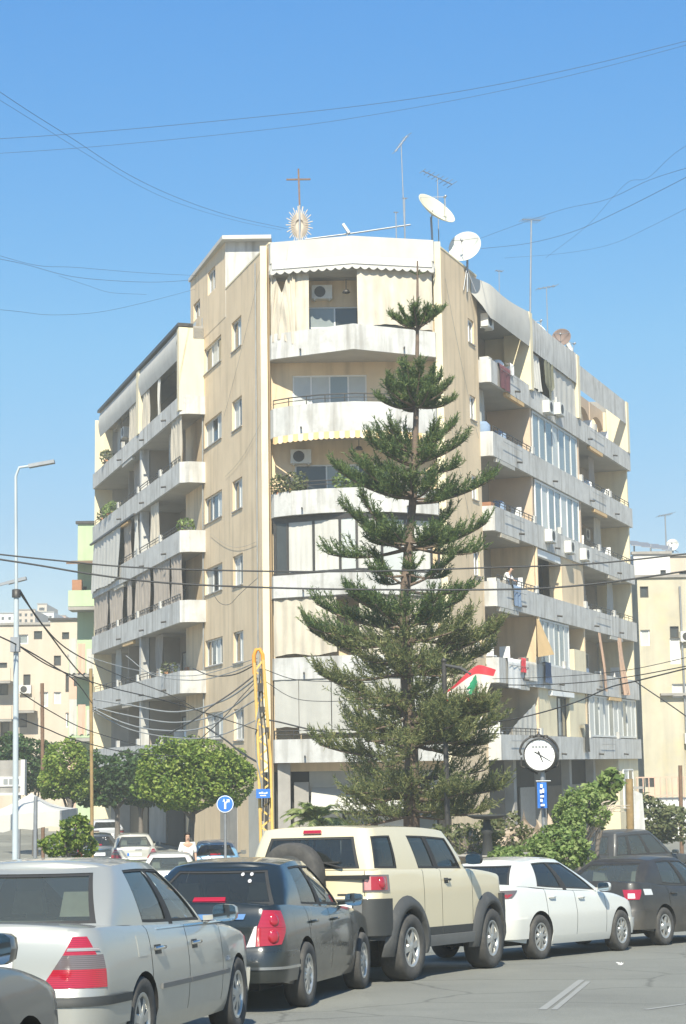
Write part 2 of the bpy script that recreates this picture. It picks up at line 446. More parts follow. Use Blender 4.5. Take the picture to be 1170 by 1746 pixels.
# ================================================================ the corner apartment block
PLx, PRx, D0 = -2.75, 3.90, 67.0
dL = Vector((-.3117, .9502, 0)); nL = Vector((-.9502, -.3117, 0))
dR = Vector((.3777, .9259, 0)); nR = Vector((.9259, -.3777, 0))
def FL(s, p, z): return Vector((PLx, D0, 0)) + dL * s + nL * p + Vector((0, 0, z))
def FR(s, p, z): return Vector((PRx, D0, 0)) + dR * s + nR * p + Vector((0, 0, z))
def FN(x, p, z): return Vector((PLx + x, D0 - p, z))
def inv(o, d, n, p, u, v):
    r = ray(u, v); o = o + n * p
    k = (o - EYE).dot(n) / r.dot(n); X = EYE + r * k
    return (X - o).dot(d), X.z
def iL(u, v, p=1.1): return inv(Vector((PLx, D0, 0)), dL, nL, p, u, v)
def iR(u, v, p=.5): return inv(Vector((PRx, D0, 0)), dR, nR, p, u, v)

B = thing('apartment_building', 'tan and white corner apartment block of six balcony floors with curved front balconies', 'building', (0.5, 67, 0))
ZB = [3.95 + 3.1 * k for k in range(7)]          # undersides of the balcony slabs

def wall_open(F, s0, s1, z0, z1, p, openings, mb, depth=0.18, mi=0):
    ss = sorted({s0, s1, *[o[0] for o in openings], *[o[1] for o in openings]})
    zs = sorted({z0, z1, *[o[2] for o in openings], *[o[3] for o in openings]})
    for a, b in zip(ss, ss[1:]):
        for c, d in zip(zs, zs[1:]):
            ms, mz = (a + b) / 2, (c + d) / 2
            if any(o[0] < ms < o[1] and o[2] < mz < o[3] for o in openings): continue
            mb.quad(F(a, p, c), F(b, p, c), F(b, p, d), F(a, p, d), mi)
    for (a, b, c, d) in openings:
        q = p - depth
        mb.quad(F(a, p, c), F(a, q, c), F(a, q, d), F(a, p, d), mi)
        mb.quad(F(b, p, c), F(b, p, d), F(b, q, d), F(b, q, c), mi)
        mb.quad(F(a, p, c), F(b, p, c), F(b, q, c), F(a, q, c), mi)
        mb.quad(F(a, p, d), F(a, q, d), F(b, q, d), F(b, p, d), mi)
    return mb

def window(F, s0, s1, z0, z1, p, n=2, frame='alu', panes=('pane',), parent=None, split=None, bw=.06, name='window'):
    """frame with mullions (the part) and one pane per light (sub-parts)"""
    m = MB()
    m.fbox(F, s0, s1, p - .06, p, z0, z0 + bw); m.fbox(F, s0, s1, p - .06, p, z1 - bw, z1)
    xs = [lerp(s0, s1, i / n) for i in range(n + 1)]
    for i, x in enumerate(xs):
        a = s0 if i == 0 else (s1 - bw if i == n else x - bw / 2)
        m.fbox(F, a, a + bw, p - .058, p - .002, z0 + bw, z1 - bw)
    if split: m.fbox(F, s0 + bw, s1 - bw, p - .05, p - .008, lerp(z0, z1, split) - bw / 2, lerp(z0, z1, split) + bw / 2)
    w = m.build(name, M[frame], parent or B)
    for i in range(n):
        a, b = xs[i] + bw / 2, xs[i + 1] - bw / 2
        MB().fbox(F, a, b, p - .04 - .012 * (i % 2), p - .03 - .012 * (i % 2), z0 + bw * .5, z1 - bw * .5).build('pane', M[panes[i % len(panes)]], w)
    return w

def curtain(F, s0, s1, p, z0, z1, material='fabric', amp=.05, pitch=.34, name='curtain', hem=.05, seed=0, lean=0.0, parent=None, z1f=None, z0f=None, th=.012):
    rnd = random.Random(seed * 31 + int(s0 * 100) + int(z0 * 10))
    nu = max(4, int((s1 - s0) / (pitch / 5))); nz = 7
    ph = rnd.uniform(0, 6); rows = []
    for j in range(nz + 1):
        t = j / nz; row = []
        for i in range(nu + 1):
            q = i / nu; s = lerp(s0, s1, q)
            zb = z0 + (z0f(q) if z0f else 0) + hem * math.sin(q * 9 + ph); zt = z1 + (z1f(q) if z1f else 0)
            w = amp * (.55 + .45 * (1 - t)) * math.sin(2 * math.pi * (s - s0) / pitch + ph + .6 * math.sin(3 * q + t * 2)) + .4 * amp * math.sin(17 * q + 5 * t + ph)
            row.append(F(s, p + w + lean * (1 - t), lerp(zb, zt, t)))
        rows.append(row)
    m = MB().grid(rows)
    return m.build(name, M[material], parent or B)

def aircon(F, s, p, z, parent=None, w=.8, h=.55, d=.32):
    m = MB().fbox(F, s, s + w, p, p + d, z, z + h)
    m.fbox(F, s + .08, s + .14, p - .05, p + d - .02, z - .05, z - .003); m.fbox(F, s + w - .14, s + w - .08, p - .05, p + d - .02, z - .05, z - .003)
    a = m.build('air_conditioner', M['acwhite'], parent or B)
    c = F(s + w * .4, p + d + .004, z + h / 2); nrm = (F(s, p + 1, z) - F(s, p, z)); sd = (F(s + 1, p, z) - F(s, p, z))
    g = MB()
    ring = [c + (sd * math.cos(t) + Vector((0, 0, 1)) * math.sin(t)) * (h * .4) for t in [k * math.pi / 8 for k in range(16)]]
    g.prism(ring, nrm * .012)
    g.build('fan_grille', M['metal_dark'], a)
    return a

def ribbon(mb, pts, t, z0, z1, mi=0):
    """upright band of thickness t along plan points (x, y) given outer face on the outside"""
    n = len(pts); inn = []
    for i in range(n):
        a = pts[max(i - 1, 0)]; b = pts[min(i + 1, n - 1)]
        d = (b - a); d.z = 0; d.normalize()
        inn.append(pts[i] + Vector((-d.y, d.x, 0)) * t)
    for i in range(n - 1):
        o0, o1, i0, i1 = pts[i], pts[i + 1], inn[i], inn[i + 1]
        A = lambda v, z: Vector((v.x, v.y, z))
        mb.quad(A(o0, z0), A(o1, z0), A(o1, z1), A(o0, z1), mi)
        mb.quad(A(i1, z0), A(i0, z0), A(i0, z1), A(i1, z1), mi)
        mb.quad(A(o0, z1), A(o1, z1), A(i1, z1), A(i0, z1), mi)
        mb.quad(A(o0, z0), A(i0, z0), A(i1, z0), A(o1, z0), mi)
    for v, w in ((pts[0], inn[0]), (pts[-1], inn[-1])):
        mb.quad(Vector((v.x, v.y, z0)), Vector((w.x, w.y, z0)), Vector((w.x, w.y, z1)), Vector((v.x, v.y, z1)), mi)
    return mb

def railing(pts, z0, z1, parent, posts=6, r=.022, mid=True, material='metal_dark'):
    m = MB()
    A = lambda v, z: Vector((v.x, v.y, z))
    m.tube([A(p, z1) for p in pts], r, 5)
    if mid: m.tube([A(p, (z0 + z1) / 2 + .02) for p in pts], r * .7, 5)
    L_ = [0]
    for a, b in zip(pts, pts[1:]): L_.append(L_[-1] + (b - a).length)
    for k in range(posts + 1):
        t = L_[-1] * k / posts
        i = max(j for j in range(len(pts)) if L_[j] <= t + 1e-6); i = min(i, len(pts) - 2)
        q = pts[i].lerp(pts[i + 1], (t - L_[i]) / max(1e-6, L_[i + 1] - L_[i]))
        m.tube([A(q, z0 - .03), A(q, z1)], r * .8, 5)
    return m.build('railing', M[material], parent)

# ---- shell: tan side walls, nose wall, dark core, roof
wins = [(7.75, 10.85), (4.35, 5.95)]
tops = [6.15, 9.3, 12.45, 15.6, 19.0, 22.4]
opl = [(a, b, t - 1.15 - (.12 if i else 0), t) for t in tops for i, (a, b) in enumerate(wins)]
m = wall_open(FL, 0, 14.6, 0, 24.15, 0, opl, MB())
m.quad(FL(14.6, 0, 0), FL(14.6, -1, 0), FL(14.6, -1, 24.15), FL(14.6, 0, 24.15))
m.quad(FL(0, 0, 24.15), FL(14.6, 0, 24.15), FL(14.6, -.2, 24.15), FL(0, -.2, 24.15))
m.quad(FL(0, -.2, 22.9), FL(14.6, -.2, 22.9), FL(14.6, -.2, 24.15), FL(0, -.2, 24.15))
m.build('side_wall', M['tan'], B)
pick = [('panel', 'pane', 'panel'), ('pane', 'panel', 'pane'), ('panel', 'pane', 'panel', 'pane'), ('panel', 'pane', 'pane')]
for j, (a, b, z0, z1) in enumerate(opl):
    if j % 2 == 0: w = window(FL, a, b, z0, z1, -.1, 3 if j != 2 else 4, 'alu', pick[(j // 2) % 4])
    else: w = window(FL, a, b, z0, z1, -.1, 2, 'alu', ('pane', 'panel') if j % 4 == 1 else ('panel', 'pane'))
    MB().fbox(FL, a - .04, b + .04, 0.003, .05, z0 - .05, z0 - .003).build('sill', M['concrete'], w)
opr = [(3.5, 4.3, t - 1.0, t) for t in (6.1, 9.2, 12.3, 15.4, 18.7, 21.9)]
m = wall_open(FR, 0, 4.8, 0, 23.95, 0, opr, MB())
m.quad(FR(4.8, 0, 0), FR(4.8, -1.6, 0), FR(4.8, -1.6, 23.95), FR(4.8, 0, 23.95))
m.quad(FR(0, 0, 23.95), FR(4.8, 0, 23.95), FR(4.8, -.2, 23.95), FR(0, -.2, 23.95))
m.quad(FR(0, -.2, 22.9), FR(4.8, -.2, 22.9), FR(4.8, -.2, 23.95), FR(0, -.2, 23.95))
m.build('side_wall', M['tan'], B)
for j, (a, b, z0, z1) in enumerate(opr):
    w = window(FR, a, b, z0, z1, -.08, 2, 'signwhite', ('panel', 'pane'))
    MB().fbox(FR, a - .03, b + .03, .003, .05, z0 - .05, z0 - .003).build('sill', M['concrete'], w)
# pilasters of the nose
MB().fbox(FN, -.36, -.10, -.5, .10, 3.6, 24.05).build('pilaster', M['cream'], B)
MB().fbox(FN, 6.42, 6.72, -.5, .14, 3.6, 24.1).build('pilaster', M['cream'], B)
# nose wall behind the balconies
P_N = -.45
opn = [(.85, 3.75, 16.9, 18.95), (.9, 4.6, 13.35, 15.4), (1.2, 5.2, 19.6, 21.7)]
m = wall_open(FN, 0, 6.42, 3.6, 23, P_N, opn, MB(), .12)
m.build('front_wall', M['tan'], B)
window(FN, .85, 3.75, 16.9, 18.95, P_N - .05, 4, 'signwhite', ('panel', 'panel', 'bluepane', 'panel'))
window(FN, .9, 4.6, 13.35, 15.4, P_N - .05, 3, 'alu', ('pane', 'bluepane', 'pane'))
window(FN, 1.2, 5.2, 19.6, 21.7, P_N - .05, 3, 'alu', ('bluepane', 'pane', 'bluepane'), split=.6)
# dark core behind the loggias, back wall and roof
core = [FL(.3, -.6, 0), FL(33, -1.0, 0), FR(30, -1.65, 0), FR(.3, -.6, 0)]
m = MB()
roofpoly = [FL(0, -.12, 0), FL(33.0, 0, 0), FR(30, -1.62, 0), FR(19.3, -1.62, 0), FR(19.3, 0, 0), FR(0, -.12, 0)]
m.prism([Vector((p.x, p.y, 22.75)) for p in roofpoly][::-1], (0, 0, .15))
m.build('roof', M['roofgrey'], B)
m = MB()
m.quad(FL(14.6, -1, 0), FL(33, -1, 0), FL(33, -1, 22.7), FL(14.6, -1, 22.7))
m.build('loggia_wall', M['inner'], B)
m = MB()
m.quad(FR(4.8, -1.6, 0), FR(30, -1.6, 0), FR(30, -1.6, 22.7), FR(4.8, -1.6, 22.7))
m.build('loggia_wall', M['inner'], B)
m = MB()
m.quad(FL(33, 0, 0), FR(30, .0, 0), FR(30, 0, 23.4), FL(33, 0, 23.4))
m.build('rear_wall', M['concrete'], B)
m = MB(); m.quad(FL(33, -1, 0), FL(33, 1.0, 0), FL(33, 1.0, 23.4), FL(33, -1, 23.4)); m.build('end_wall', M['cream'], B)

# ---- penthouse on the roof edge
m = MB()
pA, pB = FL(6.9, .012, 0), FL(13.5, .012, 0)
poly = [pA, pB, Vector((pB.x + 4.0, pB.y, 0)), Vector((pA.x + 2.0, pA.y, 0))]
wall_open(FL, 6.9, 13.5, 22.95, 26.25, .012, [(8.7, 10.1, 24.7, 25.75), (11.6, 12.9, 24.2, 25.0)], m)
m.quad(pB + Vector((0, 0, 22.9)), poly[2] + Vector((0, 0, 22.9)), poly[2] + Vector((0, 0, 26.25)), pB + Vector((0, 0, 26.25)))
m.quad(poly[2] + Vector((0, 0, 22.9)), poly[3] + Vector((0, 0, 22.9)), poly[3] + Vector((0, 0, 26.25)), poly[2] + Vector((0, 0, 26.25)))
pent = m.build('penthouse', M['tan'], B)
m = MB(); m.quad(pA + Vector((0, -.002, 22.9)), poly[3] + Vector((0, -.002, 22.9)), poly[3] + Vector((0, -.002, 26.25)), pA + Vector((0, -.002, 26.25)))
m.build('front_panel', M['white'], pent)
rp = [v + Vector((0, 0, 26.252)) for v in (pA + Vector((-.1, -.45, 0)), pB + Vector((-.1, 0, 0)), poly[2], poly[3] + Vector((0, -.45, 0)))]
MB().prism(rp[::-1], (0, 0, .17)).build('roof_slab', M['wfabric'], pent)
window(FL, 8.7, 10.1, 24.7, 25.75, -.08, 2, 'alu', ('pane', 'bluepane'), parent=pent)
window(FL, 11.6, 12.9, 24.2, 25.0, -.08, 2, 'alu', ('pane', 'pane'), parent=pent)
MB().fbox(FL, -.02, 6.9, -.25, .02, 24.152, 24.22).build('coping', M['cream'], B)
MB().fbox(FR, -.02, 4.8, -.25, .02, 23.952, 24.02).build('coping', M['cream'], B)

# ---- front (nose) balconies
PLAN_V = [(-.02, 0), (.06, .3), (3.25, 1.85), (6.44, .3), (6.5, 0)]
PLAN_C = [(-.02, 0), (.12, .45), (.8, .95), (1.9, 1.42), (3.25, 1.65), (4.6, 1.42), (5.7, .95), (6.38, .45), (6.5, 0)]
def on(plan, off=0.0):
    tab = [(x, p) for x, p in plan]
    return lambda x, p, z: FN(x, interp(tab, x) + p + off, z)
PTOP = [4.80, 7.85, 10.98, 14.15, 17.45, 20.42]
for k in range(6):
    plan = PLAN_V if k in (0, 1, 2, 5) else PLAN_C
    zb = ZB[k]
    pts = [FN(x, p, 0) for x, p in plan]
    back = [FN(6.42, P_N, 0), FN(0, P_N, 0)]
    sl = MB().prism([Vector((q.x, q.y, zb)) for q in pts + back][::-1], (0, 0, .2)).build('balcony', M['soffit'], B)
    pp = [FN(x, p + .012, 0) for x, p in plan]
    ribbon(MB(), pp, .12, zb - .02, PTOP[k]).build('parapet', M['white'], sl)
    rp_ = [FN(x, max(0, p - .05), 0) for x, p in plan[1:-1]]
    if k in (3, 4, 0): railing(rp_, PTOP[k], PTOP[k] + .32, sl, posts=9, r=.025)
    for x in (1.2, 5.2):
        q = on(plan)(x, 0, zb + .22)
        MB().tube([q + Vector((0, .02, 0)), q + Vector((0, -.22, -.03))], .035, 8).build('spout', M['metal_dark'], sl)
# top: cream fascia, scalloped awning, curtains round a dark opening
PLAN_F = [(-.02, 0), (.06, .3), (3.25, 1.05), (6.44, .3), (6.5, 0)]
FV = on(PLAN_F)
xs = [-.02 + 6.52 * i / 40 for i in range(41)]
m = MB()
pts = [FV(x, .05, 0) for x in (-.02, .06, 3.25, 6.44, 6.5)]
ribbon(m, pts, .1, 23.25, 24.1)
m.build('fascia', M['wfabric'], B)
rows = []
for z, off in ((23.3, .07), (23.12, .16), (22.95, .26)):
    rows.append([FV(x, off, z) for x in xs])
NS = 160
xs2 = [-.02 + 6.52 * i / NS for i in range(NS + 1)]
top_row = [FV(x, .26, 22.95) for x in xs2]
hem_row = [FV(x, .275, 22.95 - .13 - .10 * abs(math.sin(i * math.pi / 8))) for i, x in enumerate(xs2)]
m = MB().grid(rows, smooth=False); m.grid([top_row, hem_row], smooth=False)
aw = m.build('awning', M['wfabric'], B)
MB().tube([FV(x, .285, 22.93) for x in xs], .012, 5).build('awning_bar', M['metal_grey'], aw)
FVi = lambda x, p, z: FN(x, lerp(interp(PLAN_V, x), interp(PLAN_F, x), max(0, min(1, (z - 20.3) / 2.6))) - .06 + p, z)
def bowed(q): return -.05 * math.sin(q * math.pi) * 0
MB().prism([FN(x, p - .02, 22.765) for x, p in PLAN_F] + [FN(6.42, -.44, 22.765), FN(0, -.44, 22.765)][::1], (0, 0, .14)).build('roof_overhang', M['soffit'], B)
curtain(FVi, .95, 1.55, .0, 20.25, 22.95, 'fabric', .04, .3, seed=1)
curtain(FVi, 3.42, 6.35, .05, 20.35, 22.95, 'fabric', .035, .42, seed=2, z0f=lambda q: .12 * math.sin(q * 3.1) + .1 * q)
# left sheet, gathered and hanging open at its upper edge
rows = []
for j in range(15):
    t = j / 14
    row = []
    for i in range(31):
        q = i / 30; x = lerp(.05, 1.02, q)
        sag = .85 * max(0, 1 - abs(q - .45) / .36) ** 1.1
        zt = 22.9 - sag; zb_ = 20.05 + .12 * math.sin(q * 5)
        fold = .07 * math.sin(9 * (q - .42) ** 2 * 8 + 11 * t) * (t * .7 + .3) + .03 * math.sin(q * 23)
        row.append(FVi(x, .06 + fold, lerp(zb_, zt, t)))
    rows.append(row)
MB().grid(rows).build('curtain', M['fabric'], B)
aircon(FN, 1.65, P_N, 21.75 + .2)
# floor 4: hanging lamp, striped valance below the slab
for k, x in ((4, 3.4), (5, 3.0)):
    q = FN(x, .5, ZB[k] if k == 4 else ZB[5] + 3.1)
    lm = MB().tube([q, q - Vector((0, 0, .45))], .015, 5)
    lm.lathe([(0.0, 0), (.09, -.02), (.16, -.12), (.15, -.14), (0, -.1)], 12, Matrix.Translation(q - Vector((0, 0, .42))))
    lm.build('hanging_lamp', M['metal_dark'], B)
FC = on(PLAN_C, .03)
NV = 96
for i in range(NV):
    a, b = lerp(.1, 6.4, i / NV), lerp(.1, 6.4, (i + 1) / NV)
    h = lambda t: 16.3 - .24 - .05 * abs(math.sin(t * math.pi / 3))
    if i % 3 == 0: mb = MB()
    mb.quad(FC(a, .10, h(i)), FC(b, .10, h(i + 1)), FC(b, .02, 16.32), FC(a, .02, 16.32))
    if i % 3 == 2: mb.build('valance_strip', M['cream' if (i // 3) % 2 else 'ofabric'], B)
aircon(FN, .75, P_N + .02, 14.95 + .45)
# floor 2: glazed balcony
FG = on(PLAN_V, -.1)
m = MB()
m.fbox(lambda s, p, z: FG(s, p, z), .05, 3.25, -.08, 0, 13.0, 13.22); m.fbox(lambda s, p, z: FG(s, p, z), 3.25, 6.45, -.08, 0, 13.0, 13.22)
for x in (.12, .62, 1.62, 2.62, 3.25, 4.2, 5.1, 6.1, 6.4): m.fbox(FG, x - .05, x + .05, -.075, -.004, 11.05, 13.0)
m.fbox(FG, .05, 3.25, -.08, 0, 10.98, 11.08); m.fbox(FG, 3.25, 6.45, -.08, 0, 10.98, 11.08)
gl = m.build('balcony_glazing', M['metal_dark'], B)
ed = [.17, .57, 1.57, 2.57, 3.20, 4.15, 5.05, 6.05]
for i, (a, b) in enumerate([(.17, .57), (.67, 1.57), (1.67, 2.57), (2.67, 3.2), (3.3, 4.15), (4.25, 5.05), (5.15, 6.05)]):
    MB().quad(FG(a, -.045, 11.08), FG(b, -.045, 11.08), FG(b, -.045, 13.0), FG(a, -.045, 13.0)).build('pane', glassP if False else M['panel'] if i else M['pane'], gl)
for a, b in ((.68, 1.56), (1.68, 2.56), (3.3, 4.1), (5.2, 6.0)):
    curtain(FG, a, b, -.02, 11.1, 12.98, 'wfabric', .012, .2, seed=int(a * 10), hem=0, parent=gl)
# floor 1: long pleated curtain, dark gap, tan panel
FV1 = on(PLAN_V, -.06)
curtain(FV1, .06, 2.45, .0, 7.95, 10.12, 'fabric', .05, .36, seed=5)
curtain(FV1, 3.3, 6.3, .0, 7.75, 10.12, 'fabric', .05, .36, seed=6)
m = MB(); m.tube([FV1(x, .05, 10.08) for x in xs], .02, 5); m.build('curtain_rail', M['metal_dark'], B)
# floor 0: grey roller blinds over the parapet
for a, b in ((.06, .98), (1.0, 2.2), (2.23, 3.2), (3.3, 4.8), (4.82, 6.4)):
    curtain(FV1, a, b, .02, 5.0 + (.25 if a < .1 else 0), 7.02, 'gfabric', .012, .5, name='roller_blind', seed=int(a * 7), hem=.02)
# plants on the third balcony
def leaf_cloud(mb, c, rad, n, size, rnd, squash=1.0, shell=.55, mi=0, up=.3):
    for _ in range(n):
        while True:
            d = Vector((rnd.uniform(-1, 1), rnd.uniform(-1, 1), rnd.uniform(-1, 1)))
            if .05 < d.length < 1: break
        r = d.length
        d = d / r * (shell + (1 - shell) * r ** .5)
        p = Vector(c) + Vector((d.x * rad[0], d.y * rad[1], d.z * rad[2]))
        ax = Vector((rnd.gauss(0, 1), rnd.gauss(0, 1), rnd.gauss(0, .6) + up)).normalized()
        nrm = (d.normalized() + Vector((rnd.gauss(0, .6), rnd.gauss(0, .6), rnd.gauss(0, .6) + .4))).normalized()
        sd = ax.cross(nrm)
        if sd.length < .05: continue
        sd.normalize(); s = size * rnd.uniform(.6, 1.35)
        a = p - ax * s * .5; b = p + ax * s * .5
        w = sd * s * .28; lift = nrm * s * .08
        mb.add([a, p + w + lift, b, p - w + lift], [(0, 1, 2, 3)], mi)
    return mb
rnd = random.Random(3)
fol = MB(); fol2 = MB()
for x in (.25, .5, .8, 1.15):
    q = FC(x, -.15, PTOP[3] + .05); leaf_cloud(fol, q + Vector((0, 0, .3)), (.28, .25, .4), 130, .16, rnd)
pl = fol.build('balcony_plant', M['olive'], B)
m = MB()
for x in (.3, .8): 
    q = FC(x, -.15, PTOP[3]); m.lathe([(.1, -.12), (.15, .12), (.0, .12)], 10, Matrix.Translation(q))
m.build('pot', M['terracotta'], pl)
for x in (2.6, 3.0, 3.3):
    q = FC(x, -.15, PTOP[3] + .05); leaf_cloud(fol2, q + Vector((0, 0, .25)), (.25, .2, .3), 110, .15, rnd)
fol2.build('balcony_plant', M['bush'], B)
# ground floor of the nose: dark shop with columns and an awning
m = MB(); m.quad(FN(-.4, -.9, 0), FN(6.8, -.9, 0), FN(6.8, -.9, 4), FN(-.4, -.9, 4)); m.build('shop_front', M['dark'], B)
MB().fbox(FN, .15, .62, -.5, .1, 0, 3.9).build('shop_column', M['concrete'], B)
MB().fbox(FN, .75, 1.3, -.8, -.2, 0, 3.2).build('shop_column', M['concrete'], B)
MB().fbox(FN, 1.32, 6.3, -.88, -.6, 2.7, 3.9).build('shop_sign_band', M['gfabric'], B)
m = MB(); m.grid([[FN(x, -.55, 3.0) for x in (1.4, 3, 5, 6.2)], [FN(x, .9, 2.35) for x in (1.4, 3, 5, 6.2)]]); m.grid([[FN(x, .9, 2.35) for x in (1.4, 3, 5, 6.2)], [FN(x, .92, 2.15) for x in (1.4, 3, 5, 6.2)]])
m.build('shop_awning', M['wfabric'], B)
for i in range(4): MB().fbox(FN, 1.5 + i * 1.2, 2.55 + i * 1.2, -.86, -.8, .3, 2.2).build('shop_window', M['farwhite'] if i in (0, 2) else M['bluepane'], B)

# ---- left street face
def slab_run(F, s0, s1, p, zb, h, pin, cham=.35, name='balcony', posts=(), spouts=(), th=.2):
    base = [F(s0, 0, 0), F(s0, p - cham, 0), F(s0 + cham * .7, p, 0), F(s1, p, 0), F(s1, 0, 0)]
    ccw = (F(s0, 1, 0) - F(s0, 0, 0)).cross(F(s1, 0, 0) - F(s0, 0, 0)).z < 0
    poly = base + [F(s1, pin, 0), F(s0, pin, 0)]
    q = [Vector((v.x, v.y, zb)) for v in poly]
    if not ccw: q = q[::-1]
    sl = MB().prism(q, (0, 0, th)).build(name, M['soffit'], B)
    out = [F(s0 - .012, 0, 0), F(s0 - .012, p - cham, 0), F(s0 + cham * .7, p + .012, 0), F(s1, p + .012, 0), F(s1 + .012, 0, 0)]
    if F is FL: out2 = out[::-1]
    else: out2 = out
    ribbon(MB(), out2, .12, zb - .02, zb + h).build('parapet', M['white'], sl)
    for s in posts: MB().fbox(F, s - .14, s + .14, p - .13, p + .03, zb + h + .003, zb + h + .33).build('parapet_post', M['white'], sl)
    for s in spouts:
        a = F(s, p, zb + .24); MB().tube([a, a + (F(s, p + .25, zb + .2) - F(s, p, zb + .24))], .045, 7).build('spout', M['metal_dark'], sl)
    return sl
sL = []
for k in range(6):
    h = (.95, .95, .95, .95, .92, .82)[k]
    sL.append(slab_run(FL, 10.75, 33, 1.1, ZB[k], h, -1.0, posts=(15.2, 20.4, 25.6) if k < 5 else (24.5,), spouts=(13.8, 18.8, 24.6)))
    rl = [FL(s, 1.04, 0) for s in (11.2, 15, 20, 26, 32.5)]
    if k in (1, 2, 3, 4): railing(rl, ZB[k] + h, ZB[k] + h + .3, sL[k], posts=12, r=.022)
# fascia of the top floor and its dark coping, cream piers
def panel_curve(F, s0, s1, p, z0, z1, sag, material, name, n=10, th=.06, bow=.12):
    rows = []
    for j in range(5):
        t = j / 4
        rows.append([F(lerp(s0, s1, i / n), p + bow * math.sin(t * math.pi), lerp(z0, z1 - sag * math.sin(i / n * math.pi), t)) for i in range(n + 1)])
    return MB().grid(rows).build(name, M[material], B)
for a, b in ((11.3, 19.9), (20.5, 31.0)):
    panel_curve(FL, a, b, 1.06, 22.05, 23.42, .05, 'wfabric', 'fascia')
MB().fbox(FL, 10.9, 31.2, .5, 1.2, 23.45, 23.6).build('coping', M['metal_dark'], B)
MB().fbox(FL, 10.9, 33, -.2, .5, 22.9, 23.5).build('roof_parapet', M['concrete'], B)
MB().fbox(FL, 19.9, 20.5, .2, 1.16, 20.2, 23.4).build('pier', M['cream'], B)
MB().fbox(FL, 10.9, 11.3, .0, 1.16, 19.6, 23.4).build('pier', M['cream'], B)
for k in range(5):
    MB().fbox(FL, 20.2, 20.6, .55, .95, ZB[k] + .2, ZB[k + 1] - .002).build('column', M['white'], B)
    MB().fbox(FL, 20.25, 20.45, -1.0, .5, ZB[k] + .2, ZB[k + 1] - .002).build('party_wall', M['inner'], B)
    MB().fbox(FL, 26.6, 26.8, -1.0, .3, ZB[k] + .2, ZB[k + 1] - .002).build('party_wall', M['inner'], B)
for k in range(6):
    z = ZB[k] + .22
    for (a, b) in ((15.2, 17.2), (17.8, 19.6), (21.2, 23.0), (23.6, 25.8), (27.4, 30.5)):
        if (k * 5 + int(a)) % 3 == 0: window(FL, a, b, z, z + 2.1, -.95, 2, 'alu', ('pane', 'bluepane'), name='balcony_door')
        else: window(FL, a, b, z + .02, z + 2.1, -.95, 2, 'metal_dark', ('pane', 'panel'), name='balcony_door')
# floor 5
curtain(FL, 18.0, 19.6, 1.0, ZB[5] + .8, 22.1, 'fabric', .06, .4, seed=11)
curtain(FL, 15.5, 15.95, 1.0, ZB[5] + .8, 22.1, 'wfabric', .05, .2, seed=12)
curtain(FL, 20.6, 23.0, 1.0, ZB[5] + .65, 22.1, 'fabric', .05, .4, seed=13)
MB().fbox(FL, 11.4, 11.44, .1, 1.1, 20.3, 22.1).build('side_panel', M['panel'], B)
aircon(FL, 26.0, .4, 21.2)
# sheets hung on the tan wall next to the balconies
for (a, b, z0, z1, mt) in ((12.0, 13.6, 22.55, 24.0, 'panel'), (11.6, 12.7, 20.8, 22.4, 'wfabric')):
    curtain(FL, a, b, .12, z0, z1, mt, .03, .5, name='hung_sheet', seed=int(z0))
# floor 4
curtain(FL, 11.0, 13.3, 1.0, ZB[4] + .85, ZB[5] - .02, 'fabric', .06, .42, seed=14)
# floor 3: white sheets at the far part
curtain(FL, 24.6, 32.6, 1.12, ZB[3] + .25, ZB[4] - .03, 'wfabric', .04, .9, seed=15, lean=.12)
curtain(FL, 20.8, 21.5, 1.0, ZB[3] + .9, ZB[4] - .03, 'wfabric', .05, .25, seed=16)
MB().fbox(FL, 20.7, 33.1, 1.13, 1.26, ZB[4] - .12, ZB[4] - .03).build('awning_bar', M['metal_dark'], B)
# floor 2: brown grey curtains with dark gaps
for i, (a, b) in enumerate(((11.2, 13.1), (13.6, 17.0), (17.7, 21.2), (22.3, 23.4), (24.4, 28.3), (28.6, 32.8))):
    curtain(FL, a, b, 1.0, ZB[2] + .93, ZB[3] - .02, 'bfabric', .055, .5, seed=20 + i)
# plants
rnd = random.Random(9)
for k, s, mt, nn in ((5, 29.5, 'olive', 120), (4, 28.6, 'bush', 150), (4, 27.4, 'bush', 120), (4, 30.4, 'olive', 120), (3, 11.6, 'bush', 150), (3, 31.5, 'olive', 80), (1, 14.0, 'olive', 60)):
    f = MB(); q = FL(s, .95 if k != 3 else .7, ZB[k] + .95)
    leaf_cloud(f, q + Vector((0, 0, .28)), (.4, .5, .36), nn, .2, rnd)
    pl = f.build('balcony_plant', M[mt], B)
    MB().lathe([(.12, -.15), (.2, .12), (.0, .12)], 10, Matrix.Translation(q)).build('pot', M['terracotta'], pl)
m = MB(); m.quad(FL(14.62, -.97, 0), FL(33, -.97, 0), FL(33, -.97, 3.93), FL(14.62, -.97, 3.93)); m.build('shop_front', M['dark'], B)  # near-black sheet paints the street-level shade behind the shutters
# street level of the left side: shops with fascia boards; some roller shutters coloured dark for shade
MB().fbox(FL, 1.5, 3.6, -.02, .03, 0.1, 2.9).build('roller_shutter', M['gfabric'], B)
MB().fbox(FL, 5.4, 8.2, -.02, .03, 0.1, 2.9).build('roller_shutter', M['concrete'], B)
for i, (a, b) in enumerate(((15.0, 18.6), (19.0, 22.6), (23.0, 27.0), (27.4, 32.0))):
    MB().fbox(FL, a, b, -.95, -.88, .1, 2.8).build('roller_shutter', M[('metal_dark', 'dark', 'concrete', 'metal_dark')[i]], B)
    MB().fbox(FL, a, b, -.8, -.6, 2.85, 3.6).build('shop_fascia', M[('farpink', 'wfabric', 'concrete', 'farwhite')[i]], B)

